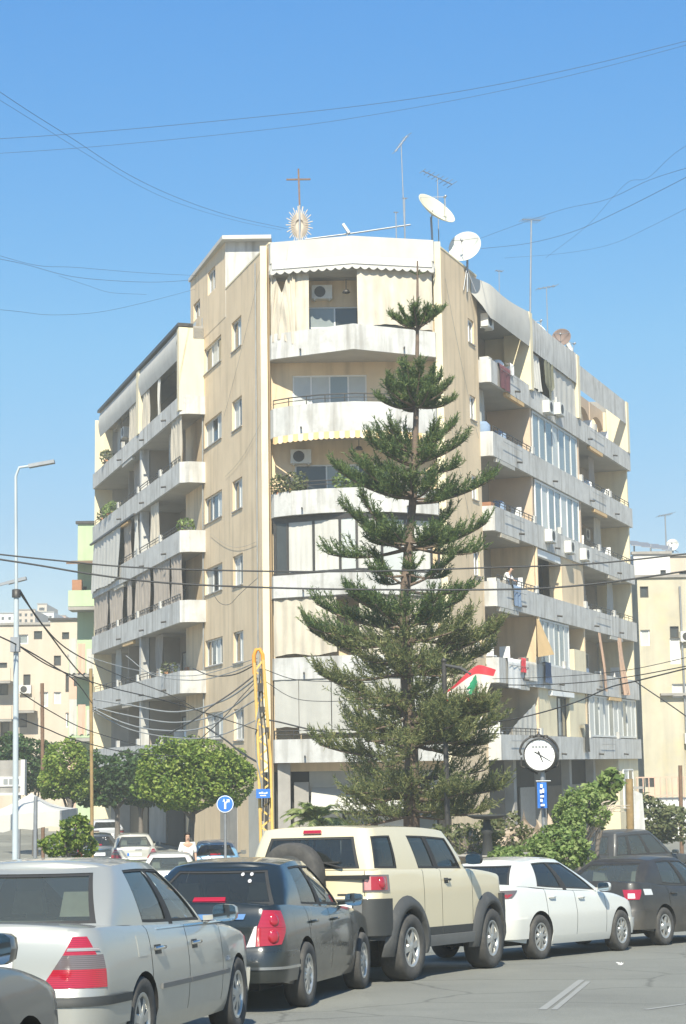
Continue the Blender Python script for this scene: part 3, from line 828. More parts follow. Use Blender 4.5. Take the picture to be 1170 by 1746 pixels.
# ---- right street face
sR = []
for k in range(6):
    h = (1.0, 1.0, 1.0, 1.0, 1.0, .95)[k]
    sR.append(slab_run(FR, 4.8, 30, .5, ZB[k], h, -1.6, cham=.12, posts=(10.9, 15.2, 22.5) if k % 2 else (10.9, 19.4, 25.2), spouts=(8.3, 14.0, 20.8, 26)))
    for s in ((10.9, 11.12), (19.2, 19.42)):
        MB().fbox(FR, s[0], s[1], -1.6, .38, ZB[k] + .2, ZB[k + 1] - .002 if k < 5 else 22.74).build('party_wall', M['cream' if k == 5 else 'peach' if k in (3, 4) else 'tan'], B)
    MB().fbox(FR, 29.6, 29.8, -1.6, .36, ZB[k] + .2, ZB[k + 1] - .002 if k < 5 else 22.74).build('party_wall', M['cream'], B)
    if k in (0, 2, 3, 4): railing([FR(s, .44, 0) for s in (5.1, 8, 10.8)], ZB[k] + h, ZB[k] + h + .28, sR[k], posts=8, r=.022)
    if k in (2, 3, 4): railing([FR(s, .44, 0) for s in (19.6, 24, 29.5)], ZB[k] + h, ZB[k] + h + .28, sR[k], posts=10, r=.022)
    for (a, b) in ((6.0, 8.6), (20.5, 23.5), (24.5, 27.5)):
        window(FR, a, b, ZB[k] + .22, ZB[k] + 2.4, -1.55, 2, 'alu', ('pane', 'bluepane'), name='balcony_door')
# top floor fascia: sagging white cloth over bay one, panels beyond; cream piers between
rows = []
for j in range(6):
    t = j / 5; row = []
    for i in range(15):
        q = i / 14; s_ = lerp(4.0, 10.55, q); pe = .03 + .55 * min(1, q / .16) ** .7
        row.append(FR(s_, pe + .06 * math.sin(t * math.pi) * min(1, q * 4), lerp(22.15 + (.9 * (1 - min(1, q / .14))), 23.75 - .24 * math.sin(q ** .8 * math.pi), t)))
    rows.append(row)
MB().grid(rows).build('roof_awning', M['wfabric'], B)
panel_curve(FR, 10.95, 18.8, .55, 22.1, 23.62, .10, 'white', 'fascia', bow=.03)
panel_curve(FR, 19.2, 29.4, .5, 21.95, 23.2, .0, 'white', 'fascia', bow=0)
m = MB().fbox(FR, 4.85, 19.2, -.2, .3, 22.905, 23.3); m.build('roof_parapet', M['concrete'], B)
MB().fbox(FR, 19.3, 29.9, -1.9, -1.62, 22.905, 23.3).build('roof_parapet', M['concrete'], B)
MB().fbox(FR, 10.52, 10.96, -.6, .62, 20.2, 23.75).build('pier', M['cream'], B)
MB().fbox(FR, 18.78, 19.2, -.6, .62, 20.4, 23.55).build('pier', M['cream'], B)
MB().fbox(FR, 29.4, 29.9, -.6, .55, 20.4, 23.2).build('pier', M['cream'], B)
# floor 5
aircon(FR, 4.95, .1, 22.0 - .15)
curtain(FR, 11.1, 12.4, .42, 20.4, 22.1, 'wfabric', .05, .4, seed=31, lean=.15)
curtain(FR, 14.2, 18.7, .45, 20.0, 22.15, 'wfabric', .03, .9, seed=32)
# the tied-up olive cloth
rows = []
for j in range(9):
    t = j / 8
    rows.append([FR(lerp(13.1, 14.3, q / 8) * (1) + .35 * (1 - t), .5 + .12 * math.sin(q * 1.7), lerp(19.9 + .25 * abs(q - 4) / 4 * (1 if j == 0 else .4), 22.1, t)) for q in range(9)] if j > 3 else
                [FR(13.75 + (q - 4) * .05 * (.6 + t) + .25, .52, lerp(19.95, 22.1, t)) for q in range(9)])
MB().grid(rows).build('tied_curtain', M['olivecloth'] if 'olivecloth' in M else M['bfabric'], B)
# arches in bay three
for i in range(3):
    a = 20.2 + i * 3.0
    m = MB()
    m.fbox(FR, a, a + .35, -1.0, -.7, 20.4, 22.7)
    arc = [(a + .35 + 1.3 - 1.3 * math.cos(t), 21.4 + .75 * math.sin(t)) for t in [math.pi * q / 8 for q in range(9)]]
    for (x0, z0), (x1, z1) in zip(arc, arc[1:]):
        m.quad(FR(x0, -.72, z0), FR(x1, -.72, z1), FR(x1, -.72, 22.7), FR(x0, -.72, 22.7))
        m.quad(FR(x0, -.72, z0), FR(x0, -1.0, z0), FR(x1, -1.0, z1), FR(x1, -.72, z1))
    m.build('arch', M['peach'], B)
# glazed bays
def glazing(k, s0, s1, n, z0, z1, frame, panes, p=.42):
    window(FR, s0, s1, z0, z1, p, n, frame, panes, name='balcony_glazing', bw=.09)
glazing(4, 11.2, 18.9, 7, ZB[4] + .95, ZB[5] - .05, 'alu', ('bluepane', 'bluepane', 'bluepane', 'panel'))
glazing(3, 11.3, 18.9, 7, ZB[3] + .75, ZB[4] - .05, 'signwhite', ('bluepane', 'panel', 'bluepane'))
glazing(1, 11.2, 16.3, 6, ZB[1] + 1.0, ZB[2] - .05, 'alu', ('bluepane', 'bluepane', 'panel'))
glazing(0, 19.7, 29.5, 10, ZB[0] + 1.05, ZB[1] - .05, 'alu', ('panel', 'bluepane', 'panel'), p=.4)
for s, z in ((12.3, ZB[3] + .35), (15.6, ZB[3] + .2), (18.4, ZB[3] + .15), (12.6, ZB[5] + .1), (14.5, ZB[5] + .35)):
    aircon(FR, s, .52, z)
aircon(FR, 26.5, -1.5, ZB[3] + 2.2); aircon(FR, 6.2, -1.5, ZB[0] + 2.2)
# floor 2: opening with a sign board above, then a blank panel
m = MB().fbox(FR, 15.4, 19.15, -.2, .4, ZB[2] + 1.0, ZB[3] - .01); m.build('blank_panel', M['tan'], B)
window(FR, 12.0, 15.0, ZB[2] + .25, ZB[2] + 2.3, -1.2, 4, 'metal_grey', ('pane', 'panel'), name='balcony_door', split=.5)
MB().fbox(FR, 11.2, 15.2, .2, .42, ZB[3] - .38, ZB[3] - .06).build('blind_box', M['signwhite'], B)
MB().fbox(FR, 10.98, 11.1, .4, .5, ZB[2] - 3.0, ZB[3] - .03).build('downpipe', M['tan'], B)
# floor 1: ochre sheet pulled out over the parapet, rust orange curtains
rows = []
for j in range(9):
    t = j / 8
    rows.append([FR(lerp(9.1, 11.7, q / 8) + .0 * t if True else 0, .45 + .55 * (1 - t) ** 1.3 + .05 * math.sin(q), lerp(ZB[1] + 1.2 + .25 * (q / 8), ZB[2] - .05, t)) for q in range(9)])
for j, r in enumerate(rows):
    t = j / 8; c = FR(10.9, .45, 0)
    for q in range(9):
        v = r[q]; s_ = lerp(9.1, 11.7, q / 8); s2 = lerp(s_, 10.95, t * .9)
        rr = FR(s2, .45 + .5 * (1 - t), v.z); r[q] = rr
MB().grid(rows).build('awning_sheet', M['ofabric'], B)
curtain(FR, 21.5, 22.05, .5, ZB[1] + .2, ZB[2] - .05, 'orfabric', .07, .3, seed=41, lean=.25)
curtain(FR, 25.4, 26.2, .5, ZB[1] + .15, ZB[2] - .05, 'orfabric', .08, .3, seed=42, lean=.3)
MB().fbox(FR, 17.0, 19.1, .2, .45, ZB[1] + 1.0, ZB[1] + 2.0).build('low_screen', M['cream'], B)
# floor 0: tan wall with dark window, light sheet
for a, b in ((11.15, 14.0), (16.2, 19.15)): MB().fbox(FR, a, b, -.1, .35, ZB[0] + .9, ZB[1] - .01).build('infill_wall', M['cream'], B)
window(FR, 14.05, 16.15, ZB[0] + 1.0, ZB[1] - .3, .2, 3, 'metal_dark', ('pane', 'bluepane'))
MB().fbox(FR, 12.6, 16.4, .36, .55, ZB[1] - .3, ZB[1] - .08).build('blind_box', M['signwhite'], B)
curtain(FR, 7.2, 10.7, .3, ZB[0] + .95, ZB[0] + 1.9, 'wfabric', .03, .7, seed=43, z1f=lambda q: 1.1 * q - .6)
# ground arcade on the right
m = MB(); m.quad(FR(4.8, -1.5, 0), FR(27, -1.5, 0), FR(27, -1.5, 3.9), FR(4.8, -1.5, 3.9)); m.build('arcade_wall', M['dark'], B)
for s in (8.5, 13, 17.5, 22): MB().fbox(FR, s, s + .4, -.5, -.1, 0, 3.94).build('arcade_column', M['concrete'], B)
m = MB().fbox(FR, 25.6, 30, -1.2, .3, 0, 3.94); m.build('corner_room', M['cream'], B)
window(FR, 26.4, 28.6, 1.4, 3.4, .36, 2, 'signwhite', ('panel', 'pane'))
for i, s in enumerate((5.2, 9.2, 13.7, 18.2, 22.6)):
    MB().fbox(FR, s, s + 3.0, -1.45, -1.38, .1, 2.7).build('roller_shutter', M[('concrete', 'metal_dark', 'metal_grey', 'metal_dark', 'concrete')[i]], B)

# ---- things kept on the balconies: small fittings fixed to the block
rnd = random.Random(77)
def clutter(F, s, p, z, kind):
    if kind == 'chair':
        m = MB().fbox(F, s, s + .45, p - .45, p, z + .42, z + .47); m.fbox(F, s, s + .05, p - .45, p, z + .475, z + .95)
        for a in (.02, .4):
            for b in (-.43, -.04): m.fbox(F, s + a, s + a + .03, p + b, p + b + .03, z, z + .418)
        m.build('balcony_chair', M['signwhite'], B)
    elif kind == 'box': MB().fbox(F, s, s + .5, p - .4, p, z, z + .6).build('storage_box', M[rnd.choice(('acwhite', 'concrete', 'terracotta', 'bluecloth'))], B)
    elif kind == 'tank':
        MB().lathe([(0, 0), (.3, 0), (.33, .1), (.33, .8), (.2, .95), (0, .97)], 14, Matrix.Translation(F(s, p - .4, z))).build('water_tank', M[rnd.choice(('signwhite', 'bluecloth'))], B)
    elif kind == 'awning_roll': MB().fbox(F, s, s + 2.6, p - .1, p + .06, z, z + .16).build('awning_roll', M[rnd.choice(('fabric', 'gfabric', 'ofabric'))], B)
    elif kind == 'line':
        MB().tube([F(s, p + .12, z), F(s + 2.8, p + .12, z)], .012, 4).build('drying_line', M['metal_grey'], B)
for k in range(6):
    z = ZB[k] + .2
    for s in (14.5, 17.0, 22.0, 27.2): clutter(FL, s + rnd.uniform(-.6, .6), .1, z + (.5 if k < 5 else .3), rnd.choice(('chair', 'box', 'tank', 'box')))
    for s in (5.4, 7.6, 9.4, 20.4, 23.0, 26.4): clutter(FR, s + rnd.uniform(-.5, .5), .2, z + .45, rnd.choice(('chair', 'box', 'tank', 'box')))
    if k < 5:
        clutter(FL, 21.5 + rnd.uniform(0, 3), 1.02, ZB[k + 1] - .2, 'awning_roll'); clutter(FR, 5.2 + rnd.uniform(0, 2), .45, ZB[k + 1] - .2, 'awning_roll')
        clutter(FR, 21 + rnd.uniform(0, 4), .45, ZB[k + 1] - .2, 'awning_roll')
    clutter(FR, 6.0, .5, ZB[k] + .75, 'line'); clutter(FR, 21.0, .5, ZB[k] + .7, 'line')
for s, k, mt in ((15.2, 4, 'gfabric'), (22.5, 4, 'bfabric'), (27.8, 5, 'gfabric'), (17.2, 1, 'bfabric'), (27.5, 1, 'gfabric'), (23.0, 3, 'bfabric'), (16.4, 3, 'fabric')):
    curtain(FL, s, s + rnd.uniform(.7, 1.8), .5 if k != 3 else .9, ZB[k] + .9, ZB[k] + 3.05, mt, .06, .35, seed=int(s * 3))
for s, k, mt in ((5.2, 4, 'gfabric'), (24.6, 3, 'fabric'), (21.2, 2, 'bfabric'), (27.0, 2, 'gfabric'), (5.0, 2, 'fabric'), (24.0, 4, 'bfabric')):
    curtain(FR, s, s + rnd.uniform(.6, 1.5), -.3, ZB[k] + .6, ZB[k] + 3.05, mt, .06, .35, seed=int(s * 5))
for q in (0, 2):
    a = (1.9, 6.9, 11.0)[q]
    MB().tube([FL(a, .05, 3.5), FL(a + .02, .05, 23.9)], .035, 6).build('wall_cable' if q != 1 else 'downpipe', M['cable_grey' if q != 1 else 'tan'], B)
for (s0, z0, s1, z1, sag) in ((1.2, 23.4, 7.2, 18.6, .2), (.8, 17.4, 7.0, 16.0, .3), (2.0, 12.6, 9.6, 13.9, .4)):
    MB().tube([FL(lerp(s0, s1, t), .05, lerp(z0, z1, t) - sag * math.sin(t * math.pi)) for t in [i / 12 for i in range(13)]], .006, 4).build('wall_cable', M['cable_grey'], B)
for (s0, z0, s1, z1, sag) in ((.6, 22.8, 4.4, 17.0, .3), (1.0, 16.8, 4.2, 12.0, .3)):
    MB().tube([FR(lerp(s0, s1, t), .05, lerp(z0, z1, t) - sag * math.sin(t * math.pi)) for t in [i / 12 for i in range(13)]], .006, 4).build('wall_cable', M['cable_grey'], B)
# ================================================================ things standing on the roof
def dish(name, label, c, rad, facing, material, mast=1.0, group='satellite dishes on the roof'):
    c = Vector(c); f = Vector(facing).normalized()
    root = thing(name, label, 'satellite dish', c - Vector((0, 0, mast)), group)
    q = f.to_track_quat('Z', 'Y').to_matrix().to_4x4(); Mx = Matrix.Translation(c) @ q
    dep = rad * .30
    prof = [(rad * t, dep * t * t) for t in (0, .15, .3, .45, .6, .75, .9, 1.0)] + [(rad * 1.015, dep), (rad, dep - .03)] + [(rad * t, dep * t * t - .03) for t in (.8, .5, .2, 0)]
    MB().lathe(prof, 36, Mx).build('reflector', M[material], root)
    m = MB()
    foc = Mx @ Vector((0, 0, rad * .95))
    for k in range(3):
        a = k * 2.094 + .5
        m.tube([Mx @ Vector((rad * .95 * math.cos(a), rad * .95 * math.sin(a), dep)), foc], .014, 5)
    m.lathe([(0, -.06), (.05, -.06), (.05, .08), (0, .08)], 10, Matrix.Translation(foc) @ q)
    m.build('feed_arm', M['metal_grey'], root)
    b = c - f * .05
    m = MB(); m.tube([c - Vector((0, 0, mast)), b - f * .12 - Vector((0, 0, .05))], .045, 8)
    m.tube([b - f * .12 - Vector((0, 0, .25)), b - Vector((0, 0, -.15))], .03, 6)
    for k in range(3):
        a = k * 2.094
        m.tube([c - Vector((0, 0, mast)) + Vector((.35 * math.cos(a), .35 * math.sin(a), 0)), c - Vector((0, 0, mast * .45))], .022, 5)
    m.build('mast', M['metal_grey'], root)
    return root
ROOF = 22.9
a = P(739, 363, 69.5); dish('satellite_dish', 'cream satellite dish tipped skyward at the roof corner', a, .88, (.55, -.55, .62), 'dish_cream', a.z - ROOF)
a = P(795, 424, 70.0); dish('satellite_dish', 'pale grey satellite dish facing the street over the tan wall', a, .68, (-.35, -.9, .28), 'dish_grey', a.z - ROOF)
a = P(958, 577, 84); dish('satellite_dish', 'small rust brown dish on the far roof parapet', a, .46, (-.25, -.9, .25), 'dish_brown', a.z - 23.2)
a = P(968, 592, 85.5); dish('satellite_dish', 'small white dish just behind the rust brown one', a, .40, (.8, -.4, .35), 'acwhite', a.z - 23.2)
a = P(914, 560, 80.5); dish('satellite_dish', 'white dish showing its rim above the sagging cloth', a, .45, (.5, -.5, .7), 'acwhite', a.z - 23.0)

def antenna(label, u0, v0, u1, v1, d, base, boom, tilt, n=7, elem=.45, r=.028, name='tv_antenna', axis=None):
    """mast from the roof up to a picture point, with a yagi boom on top"""
    top = P(u1, v1, d); b = P(u0, v0, d); b = Vector((lerp(top.x, b.x, 1), d, base))
    root = thing(name, label, 'antenna', b, 'antennas on the roof')
    MB().tube([b, top], [r, r * .75], 6).build('mast', M['metal_grey'], root)
    ax = Vector(axis or (math.cos(tilt), .35, math.sin(tilt))).normalized()
    m = MB(); m.tube([top - ax * boom * .5, top + ax * boom * .5], .022, 5); m.build('boom', M['metal_grey'], root)
    side = ax.cross(Vector((0, 0, 1))).normalized()
    up = side if abs(side.y) < .8 else Vector((.75, side.y * .5, .35)).normalized()
    m = MB()
    for k in range(n):
        c = top + ax * boom * (k / (n - 1) - .5); l = elem * (.6 + .4 * k / n)
        m.tube([c - up * l * .5, c + up * l * .5], .012, 4)
    o = m.build('dipoles', M['metal_grey'], root); o['kind'] = 'stuff'
    return root
antenna('tallest thin antenna with a steeply tilted boom on the roof corner', 692, 405, 684, 245, 69, ROOF, 1.0, 1.0, 6, .5)
antenna('antenna with a long falling boom behind the cream dish', 748, 405, 746, 303, 71, ROOF, 1.4, -.35, 8, .55)
antenna('tall mast antenna above the second street bay', 903, 560, 906, 375, 79, 23.0, .95, .06, 8, .6, .05)
antenna('lower antenna with a rising boom beside the tall mast', 934, 575, 932, 490, 81, 23.0, 1.0, .25, 5, .4)
antenna('bare short mast between the dishes', 851, 505, 851, 462, 74, 23.0, .3, 0, 3, .2, .02)
antenna('short dark mast near the cream dish', 690, 405, 690, 338, 68, ROOF, .18, 0, 3, .15, .03)
antenna('shortest mast beside the short dark one', 676, 405, 675, 362, 68, ROOF, .15, 0, 3, .12, .03)
a = P(592, 395, 68.5)
r = thing('roof_light', 'small tilted white floodlight behind the cream fascia', 'floodlight', (a.x, a.y, ROOF))
MB().tube([(a.x, a.y, ROOF), a], .03, 6).build('stand', M['metal_grey'], r)
m = MB(); m.bar(a + Vector((-.16, 0, .32)), a + Vector((.08, 0, -.06)), .16, .10); m.build('lamp_housing', M['acwhite'], r)
# long pipe leaning along the roof edge
m = MB(); m.tube([P(520, 408, 68.5), P(600, 398, 68.6), P(700, 383, 68.8)], .035, 6); tag(m.build('roof_pipe', M['metal_grey'], origin=P(520, 408, 68.5)), 'long grey pipe lying along the front roof edge', 'pipe')
# cross on a frame shaped like a little tree
base = P(511, 408, 70)
r = thing('roof_cross', 'thin metal cross standing on a star burst frame of slats', 'cross', (base.x, base.y, 24.0))
top = P(509, 288, 70); mid = P(511, 350, 70); arm = P(509, 306, 70)
MB().tube([(base.x, base.y, ROOF), mid], .05, 6).build('post', M['metal_grey'], r)
m = MB(); m.bar(mid, top, .07); m.bar(arm + Vector((-.5, 0, 0)), arm + Vector((.5, 0, 0)), .06); m.build('cross', M['metal_rust'], r)
tier = MB(); cz = lerp(base.z, mid.z, .42); HR = (mid.z - base.z) * .56
for i in range(34):
    a = 2 * math.pi * i / 34; k = 1.0 if i % 2 else .8
    d = Vector((math.cos(a) * .56, 0, math.sin(a) * HR)); c0 = Vector((base.x, base.y - .01 * (i % 3), cz))
    tier.bar(c0 + d * .3, c0 + d * k, .045, .03)
slat = tier.build('slats', M['farcream'], r); slat['kind'] = 'stuff'
m = MB(); m.prism([(base.x + .36 * math.cos(t), base.y + .04, cz + HR * .68 * math.sin(t)) for t in [k * math.pi / 10 for k in range(20)]], (0, .03, 0)); m.build('backing_frame', M['farcream'], r)
# ================================================================ neighbouring buildings
def block(label, u0, u1, vtop, d, depth, zb, material, wins=(), name='neighbour_building', roofmat='concrete', yaw=0.0, parapet=.5):
    a, b = P(u0, vtop, d), P(u1, vtop, d)
    zt = (a.z + b.z) / 2; w = b.x - a.x
    root = thing(name, label, 'building', (a.x, d, zb))
    F = lambda s, p, z: Vector((a.x + s * math.cos(yaw) + p * math.sin(yaw), d + s * math.sin(yaw) - p * math.cos(yaw), z))
    ops = []
    for (wu0, wv0, wu1, wv1, kind) in wins:
        q0, q1 = P(wu0, wv0, d), P(wu1, wv1, d)
        ops.append((q0.x - a.x, q1.x - a.x, q1.z, q0.z, kind))
    m = MB(); wall_open(F, 0, w, zb, zt, 0, [o[:4] for o in ops], m, .2)
    m.quad(F(0, 0, zb), F(0, -depth, zb), F(0, -depth, zt), F(0, 0, zt)); m.quad(F(w, 0, zb), F(w, 0, zt), F(w, -depth, zt), F(w, -depth, zb))
    m.quad(F(0, -depth, zb), F(w, -depth, zb), F(w, -depth, zt), F(0, -depth, zt))
    m.build('wall', M[material], root)
    MB().fbox(F, .15, w - .15, -depth + .1, -.2, zt - .35, zt - .2).build('roof', M[roofmat], root)
    MB().fbox(F, -.12, w + .12, -.25, .12, zt + .003, zt + .16).build('coping', M[roofmat], root)
    for (s0, s1, z0, z1, kind) in ops:
        fr = MB(); bw = .07
        fr.fbox(F, s0, s1, -.16, -.1, z0, z0 + bw); fr.fbox(F, s0, s1, -.16, -.1, z1 - bw, z1)
        n = 2 if s1 - s0 > 1 else 1
        for i in range(n + 1):
            x = lerp(s0, s1 - bw, i / n); fr.fbox(F, x, x + bw, -.158, -.102, z0 + bw, z1 - bw)
        f = fr.build('window', M['signwhite' if kind != 'dark' else 'metal_dark'], root)
        MB().fbox(F, s0 + .02, s1 - .02, -.15, -.13, z0 + .02, z1 - .02).build('pane', M[{'dark': 'pane', 'blue': 'bluepane', 'light': 'panel', 'shut': 'farwhite'}[kind]], f)
    return root, F, w, zt
# right hand neighbours
r, F, w, zt = block('stained yellow old block beyond the white balcony building', 1086, 1185, 985, 96, 14, 0, 'rightcream',
    ((1091, 1000, 1106, 1019, 'dark'), (1092, 1074, 1109, 1101, 'light'), (1142, 1068, 1158, 1088, 'dark'), (1142, 1088, 1162, 1132, 'shut'), (1146, 1166, 1175, 1190, 'shut'), (1100, 1325, 1116, 1342, 'dark')))
m = MB().fbox(F, .3, w, .002, .03, zt - 3.0, zt - .6); 
MB().fbox(F, 1.0, 2.6, 0.01, .35, 7.3, 7.42).build('canopy', M['concrete'], r)
m = MB(); m.tube([F(2.35, .1, 0), F(2.3, .1, zt - .5)], .06, 6); m.build('downpipe', M['metal_grey'], r)
MB().fbox(F, 2.55, 2.75, .01, .2, .0, 6.0).build('pier', M['metal_dark'], r)
aircon(F, 2.2, .02, 10.2, parent=r); aircon(F, 2.2, .02, 4.7, parent=r)
for (s, z0, z1) in ((2.6, 7.9, 9.3), (2.55, 3.9, 5.0)):
    curtain(F, s, min(w, s + .5), .2, z0, z1, 'farwhite', .04, .3, name='hung_sheet', parent=r, seed=int(z0))
r2, F2, w2, zt2 = block('white washed upper storey set behind the stained yellow block', 1080, 1142, 945, 104, 10, 0, 'farwhite', ((1126, 972, 1136, 985, 'dark'),))
r3, F3, w3, zt3 = block('cream block behind at the photo edge with cluttered roof', 1142, 1230, 948, 110, 10, 0, 'farcream', ((1158, 975, 1172, 990, 'dark'),))
# roof panels, small dish and antenna of the right hand roofs
c = P(1115, 930, 106)
sp_ = thing('solar_panel_rack', 'tilted grey solar panels on a roof rack behind the yellow block', 'solar panels', (c.x, c.y, zt2))
for i in range(4):
    q = Vector((c.x - 1.15 + i * .62, c.y, c.z + .1 - i * .1))
    MB().hexa([q + Vector(v) for v in ((-.29, -.5, -.16), (.29, -.5, -.2), (.29, .5, .2), (-.29, .5, .24), (-.29, -.5, -.12), (.29, -.5, -.16), (.29, .5, .24), (-.29, .5, .28))]).build('panel', M['metal_grey'], sp_)
m = MB()
for dx in (-1.2, -.2, .9): m.bar((c.x + dx, c.y, zt2), (c.x + dx, c.y, c.z + .05), .08)
m.build('rack', M['metal_grey'], sp_)
a = P(1147, 930, 108); dish('satellite_dish', 'small white dish on the roof beside the solar panels', a, .38, (-.3, -.9, .3), 'acwhite', a.z - zt3 if a.z - zt3 > .2 else .6, 'dishes on the neighbouring roofs')
antenna('antenna over the roofs of the right neighbours', 1137, 950, 1134, 878, 108, zt3, 1.0, .2, 6, .6, .05)
# low walls and clutter at its foot
w_ = MB(); 
for i in range(9):
    q = P(1088 + i * 10, 1372, 88); w_.bar((q.x, 88, 2.0), (q.x, 88, 3.0), .05)
q0, q1 = P(1085, 1372, 88), P(1180, 1372, 88)
w_.bar((q0.x, 88, 3.0), (q1.x, 88, 3.0), .06); w_.bar((q0.x, 88, 2.1), (q1.x, 88, 2.1), .06)
fe = thing('terrace_railing', 'rust red railing on a white terrace wall by the yellow block', 'railing', (q0.x, 88, 0))
w_.build('bars', M['farpink'], fe)['kind'] = 'stuff'
MB().box(q0.x, q1.x, 88.15, 88.5, 0, 2.0).build('wall', M['farwhite'], fe)
# left: pale green block just behind the main one
rg, Fg, wg, ztg = block('narrow pale green block squeezed behind the left balconies', 133, 190, 893, 102, 12, 0, 'greenwall', ((134, 1000, 148, 1022, 'dark'),), roofmat='metal_dark')
for k, (v0, v1) in enumerate(((1010, 1036), (1128, 1150), (1232, 1260))):
    q0, q1 = P(117, v0, 100.5), P(168, v1, 100.5)
    bal = MB().box(q0.x, q1.x, 100.4, 102, q1.z - .12, q1.z + .08).build('balcony', M['concrete'], rg)
    m = MB(); m.box(q0.x, q1.x, 100.38, 100.5, q1.z + .085, q0.z + .1); m.box(q0.x, q0.x + .12, 100.5, 101.98, q1.z + .085, q0.z + .1)
    m.build('parapet', M['greenwall'], bal)
    if k == 0:
        cv = MB(); t = q0.z + 1.9; cv.hexa([(q0.x - .1, 100.2, t - .3), (q1.x, 100.2, t - .3), (q1.x, 102, t), (q0.x - .1, 102, t), (q0.x - .1, 100.2, t - .2), (q1.x, 100.2, t - .2), (q1.x, 102, t + .1), (q0.x - .1, 102, t + .1)])
        cv.build('canopy', M['metal_rust'], rg)
        MB().box(q0.x + .15, q0.x + .7, 100.8, 101.3, q0.z + .1, q0.z + .75).build('crate', M['terracotta'], rg)
    else:
        for i, mt in enumerate(('wfabric', 'farpink', 'wfabric')):
            Fx = lambda s, p, z: Vector((q0.x + s, 100.35 - p, z))
            curtain(Fx, .05 + i * .5, .48 + i * .5, .02, q0.z - .7, q0.z + 1.3 - .3 * i, mt, .05, .3, name='hung_cloth', parent=rg, seed=k * 4 + i)
# left far cream blocks
rc, Fc, wc, ztc = block('old cream block far down the side street at the photo edge', -40, 86, 1066, 118, 16, 0, 'farcream',
    ((-5, 1130, 12, 1152, 'dark'), (30, 1082, 48, 1098, 'blue'), (58, 1076, 72, 1090, 'dark'), (40, 1150, 52, 1172, 'dark'), (0, 1160, 14, 1185, 'dark'), (84 - 16, 1180, 82, 1205, 'light'), (30, 1210, 46, 1240, 'dark'), (2, 1222, 16, 1262, 'dark')))
for (v, u0, u1) in ((1140, -30, 20), (1205, -30, 22), (1190, 28, 60)):
    q0, q1 = P(u0, v, 117), P(u1, v, 117)
    bal = MB().box(q0.x, q1.x, 116.6, 118, q0.z - 1.0, q0.z - .85).build('balcony', M['concrete'], rc)
    MB().box(q0.x, q1.x, 116.58, 116.7, q0.z - .845, q0.z).build('parapet', M['farcream'], bal)
aircon(Fc, P(34, 1170, 118).x - P(-40, 1066, 118).x, .02, P(34, 1170, 118).z - .5, parent=rc)
rc2, _, _, _ = block('cream block with a flat dark roof edge beside the green block', 86, 132, 1058, 112, 12, 0, 'farcream', ((106, 1078, 118, 1090, 'dark'), (92, 1180, 104, 1200, 'light'), (112, 1150, 124, 1180, 'dark'), (92, 1118, 104, 1135, 'dark'), (112, 1215, 124, 1240, 'blue')), roofmat='metal_dark')
rc3, _, _, _ = block('pinkish house low down between the cream blocks', 118, 170, 1120, 108, 8, 0, 'farpink', ((126, 1150, 136, 1170, 'dark'), (126, 1200, 136, 1222, 'blue')))
# hazy rooftops far away
rnd = random.Random(21)
far = [(0, 34, 1046, 330, 'farwhite', 'far white rooftop, first from the photo edge'), (30, 60, 1040, 300, 'farcream', 'far cream rooftop behind the flat dark roof edge'), (56, 92, 1044, 340, 'farwhite', 'far white block, second rooftop in the haze'), (88, 112, 1050, 380, 'farpink', 'far pinkish rooftop nearest the green block'), (64, 80, 1030, 360, 'farcream', 'small far roof room rising above the hazy rooftops')]
for (u0, u1, v, d, mt, lb) in far:
    wl_ = []
    for i in range(3): 
        for j in range(2):
            uu = lerp(u0 + 3, u1 - 8, i / 2); vv = v + 6 + j * 10; wl_.append((uu, vv, uu + 4, vv + 5, 'dark'))
    block(lb, u0, u1, v, d, 14, 0, mt, wl_)
# ================================================================ cars
def paint(name, col, rough=0.28, metal=0.0, flake=0.0, dust=0.25, coat=.9):
    m, N, L, b = new_mat(name)
    tc = N.new('ShaderNodeTexCoord')
    n1 = N.new('ShaderNodeTexNoise'); n1.inputs['Scale'].default_value = 3.0; n1.inputs['Detail'].default_value = 8; n1.inputs['Roughness'].default_value = .65
    L.new(tc.outputs['Object'], n1.inputs['Vector'])
    sx = N.new('ShaderNodeSeparateXYZ'); L.new(tc.outputs['Object'], sx.inputs[0])
    mr = N.new('ShaderNodeMapRange'); mr.inputs['From Min'].default_value = .15; mr.inputs['From Max'].default_value = .75
    mr.inputs['To Min'].default_value = 1.0; mr.inputs['To Max'].default_value = .25
    L.new(sx.outputs['Z'], mr.inputs['Value'])
    mu = N.new('ShaderNodeMath'); mu.operation = 'MULTIPLY'; L.new(n1.outputs['Fac'], mu.inputs[0]); L.new(mr.outputs[0], mu.inputs[1])
    m2 = N.new('ShaderNodeMath'); m2.operation = 'MULTIPLY'; m2.inputs[1].default_value = dust; L.new(mu.outputs[0], m2.inputs[0])
    mx = N.new('ShaderNodeMix'); mx.data_type = 'RGBA'; mx.inputs['A'].default_value = (*col, 1); mx.inputs['B'].default_value = (.30, .27, .22, 1)
    L.new(m2.outputs[0], mx.inputs['Factor']); L.new(mx.outputs['Result'], b.inputs['Base Color'])
    rr = N.new('ShaderNodeMapRange'); rr.inputs['To Min'].default_value = rough; rr.inputs['To Max'].default_value = rough + .3
    L.new(mu.outputs[0], rr.inputs['Value']); L.new(rr.outputs[0], b.inputs['Roughness'])
    b.inputs['Metallic'].default_value = metal
    b.inputs['Coat Weight'].default_value = coat; b.inputs['Coat Roughness'].default_value = .05
    return m
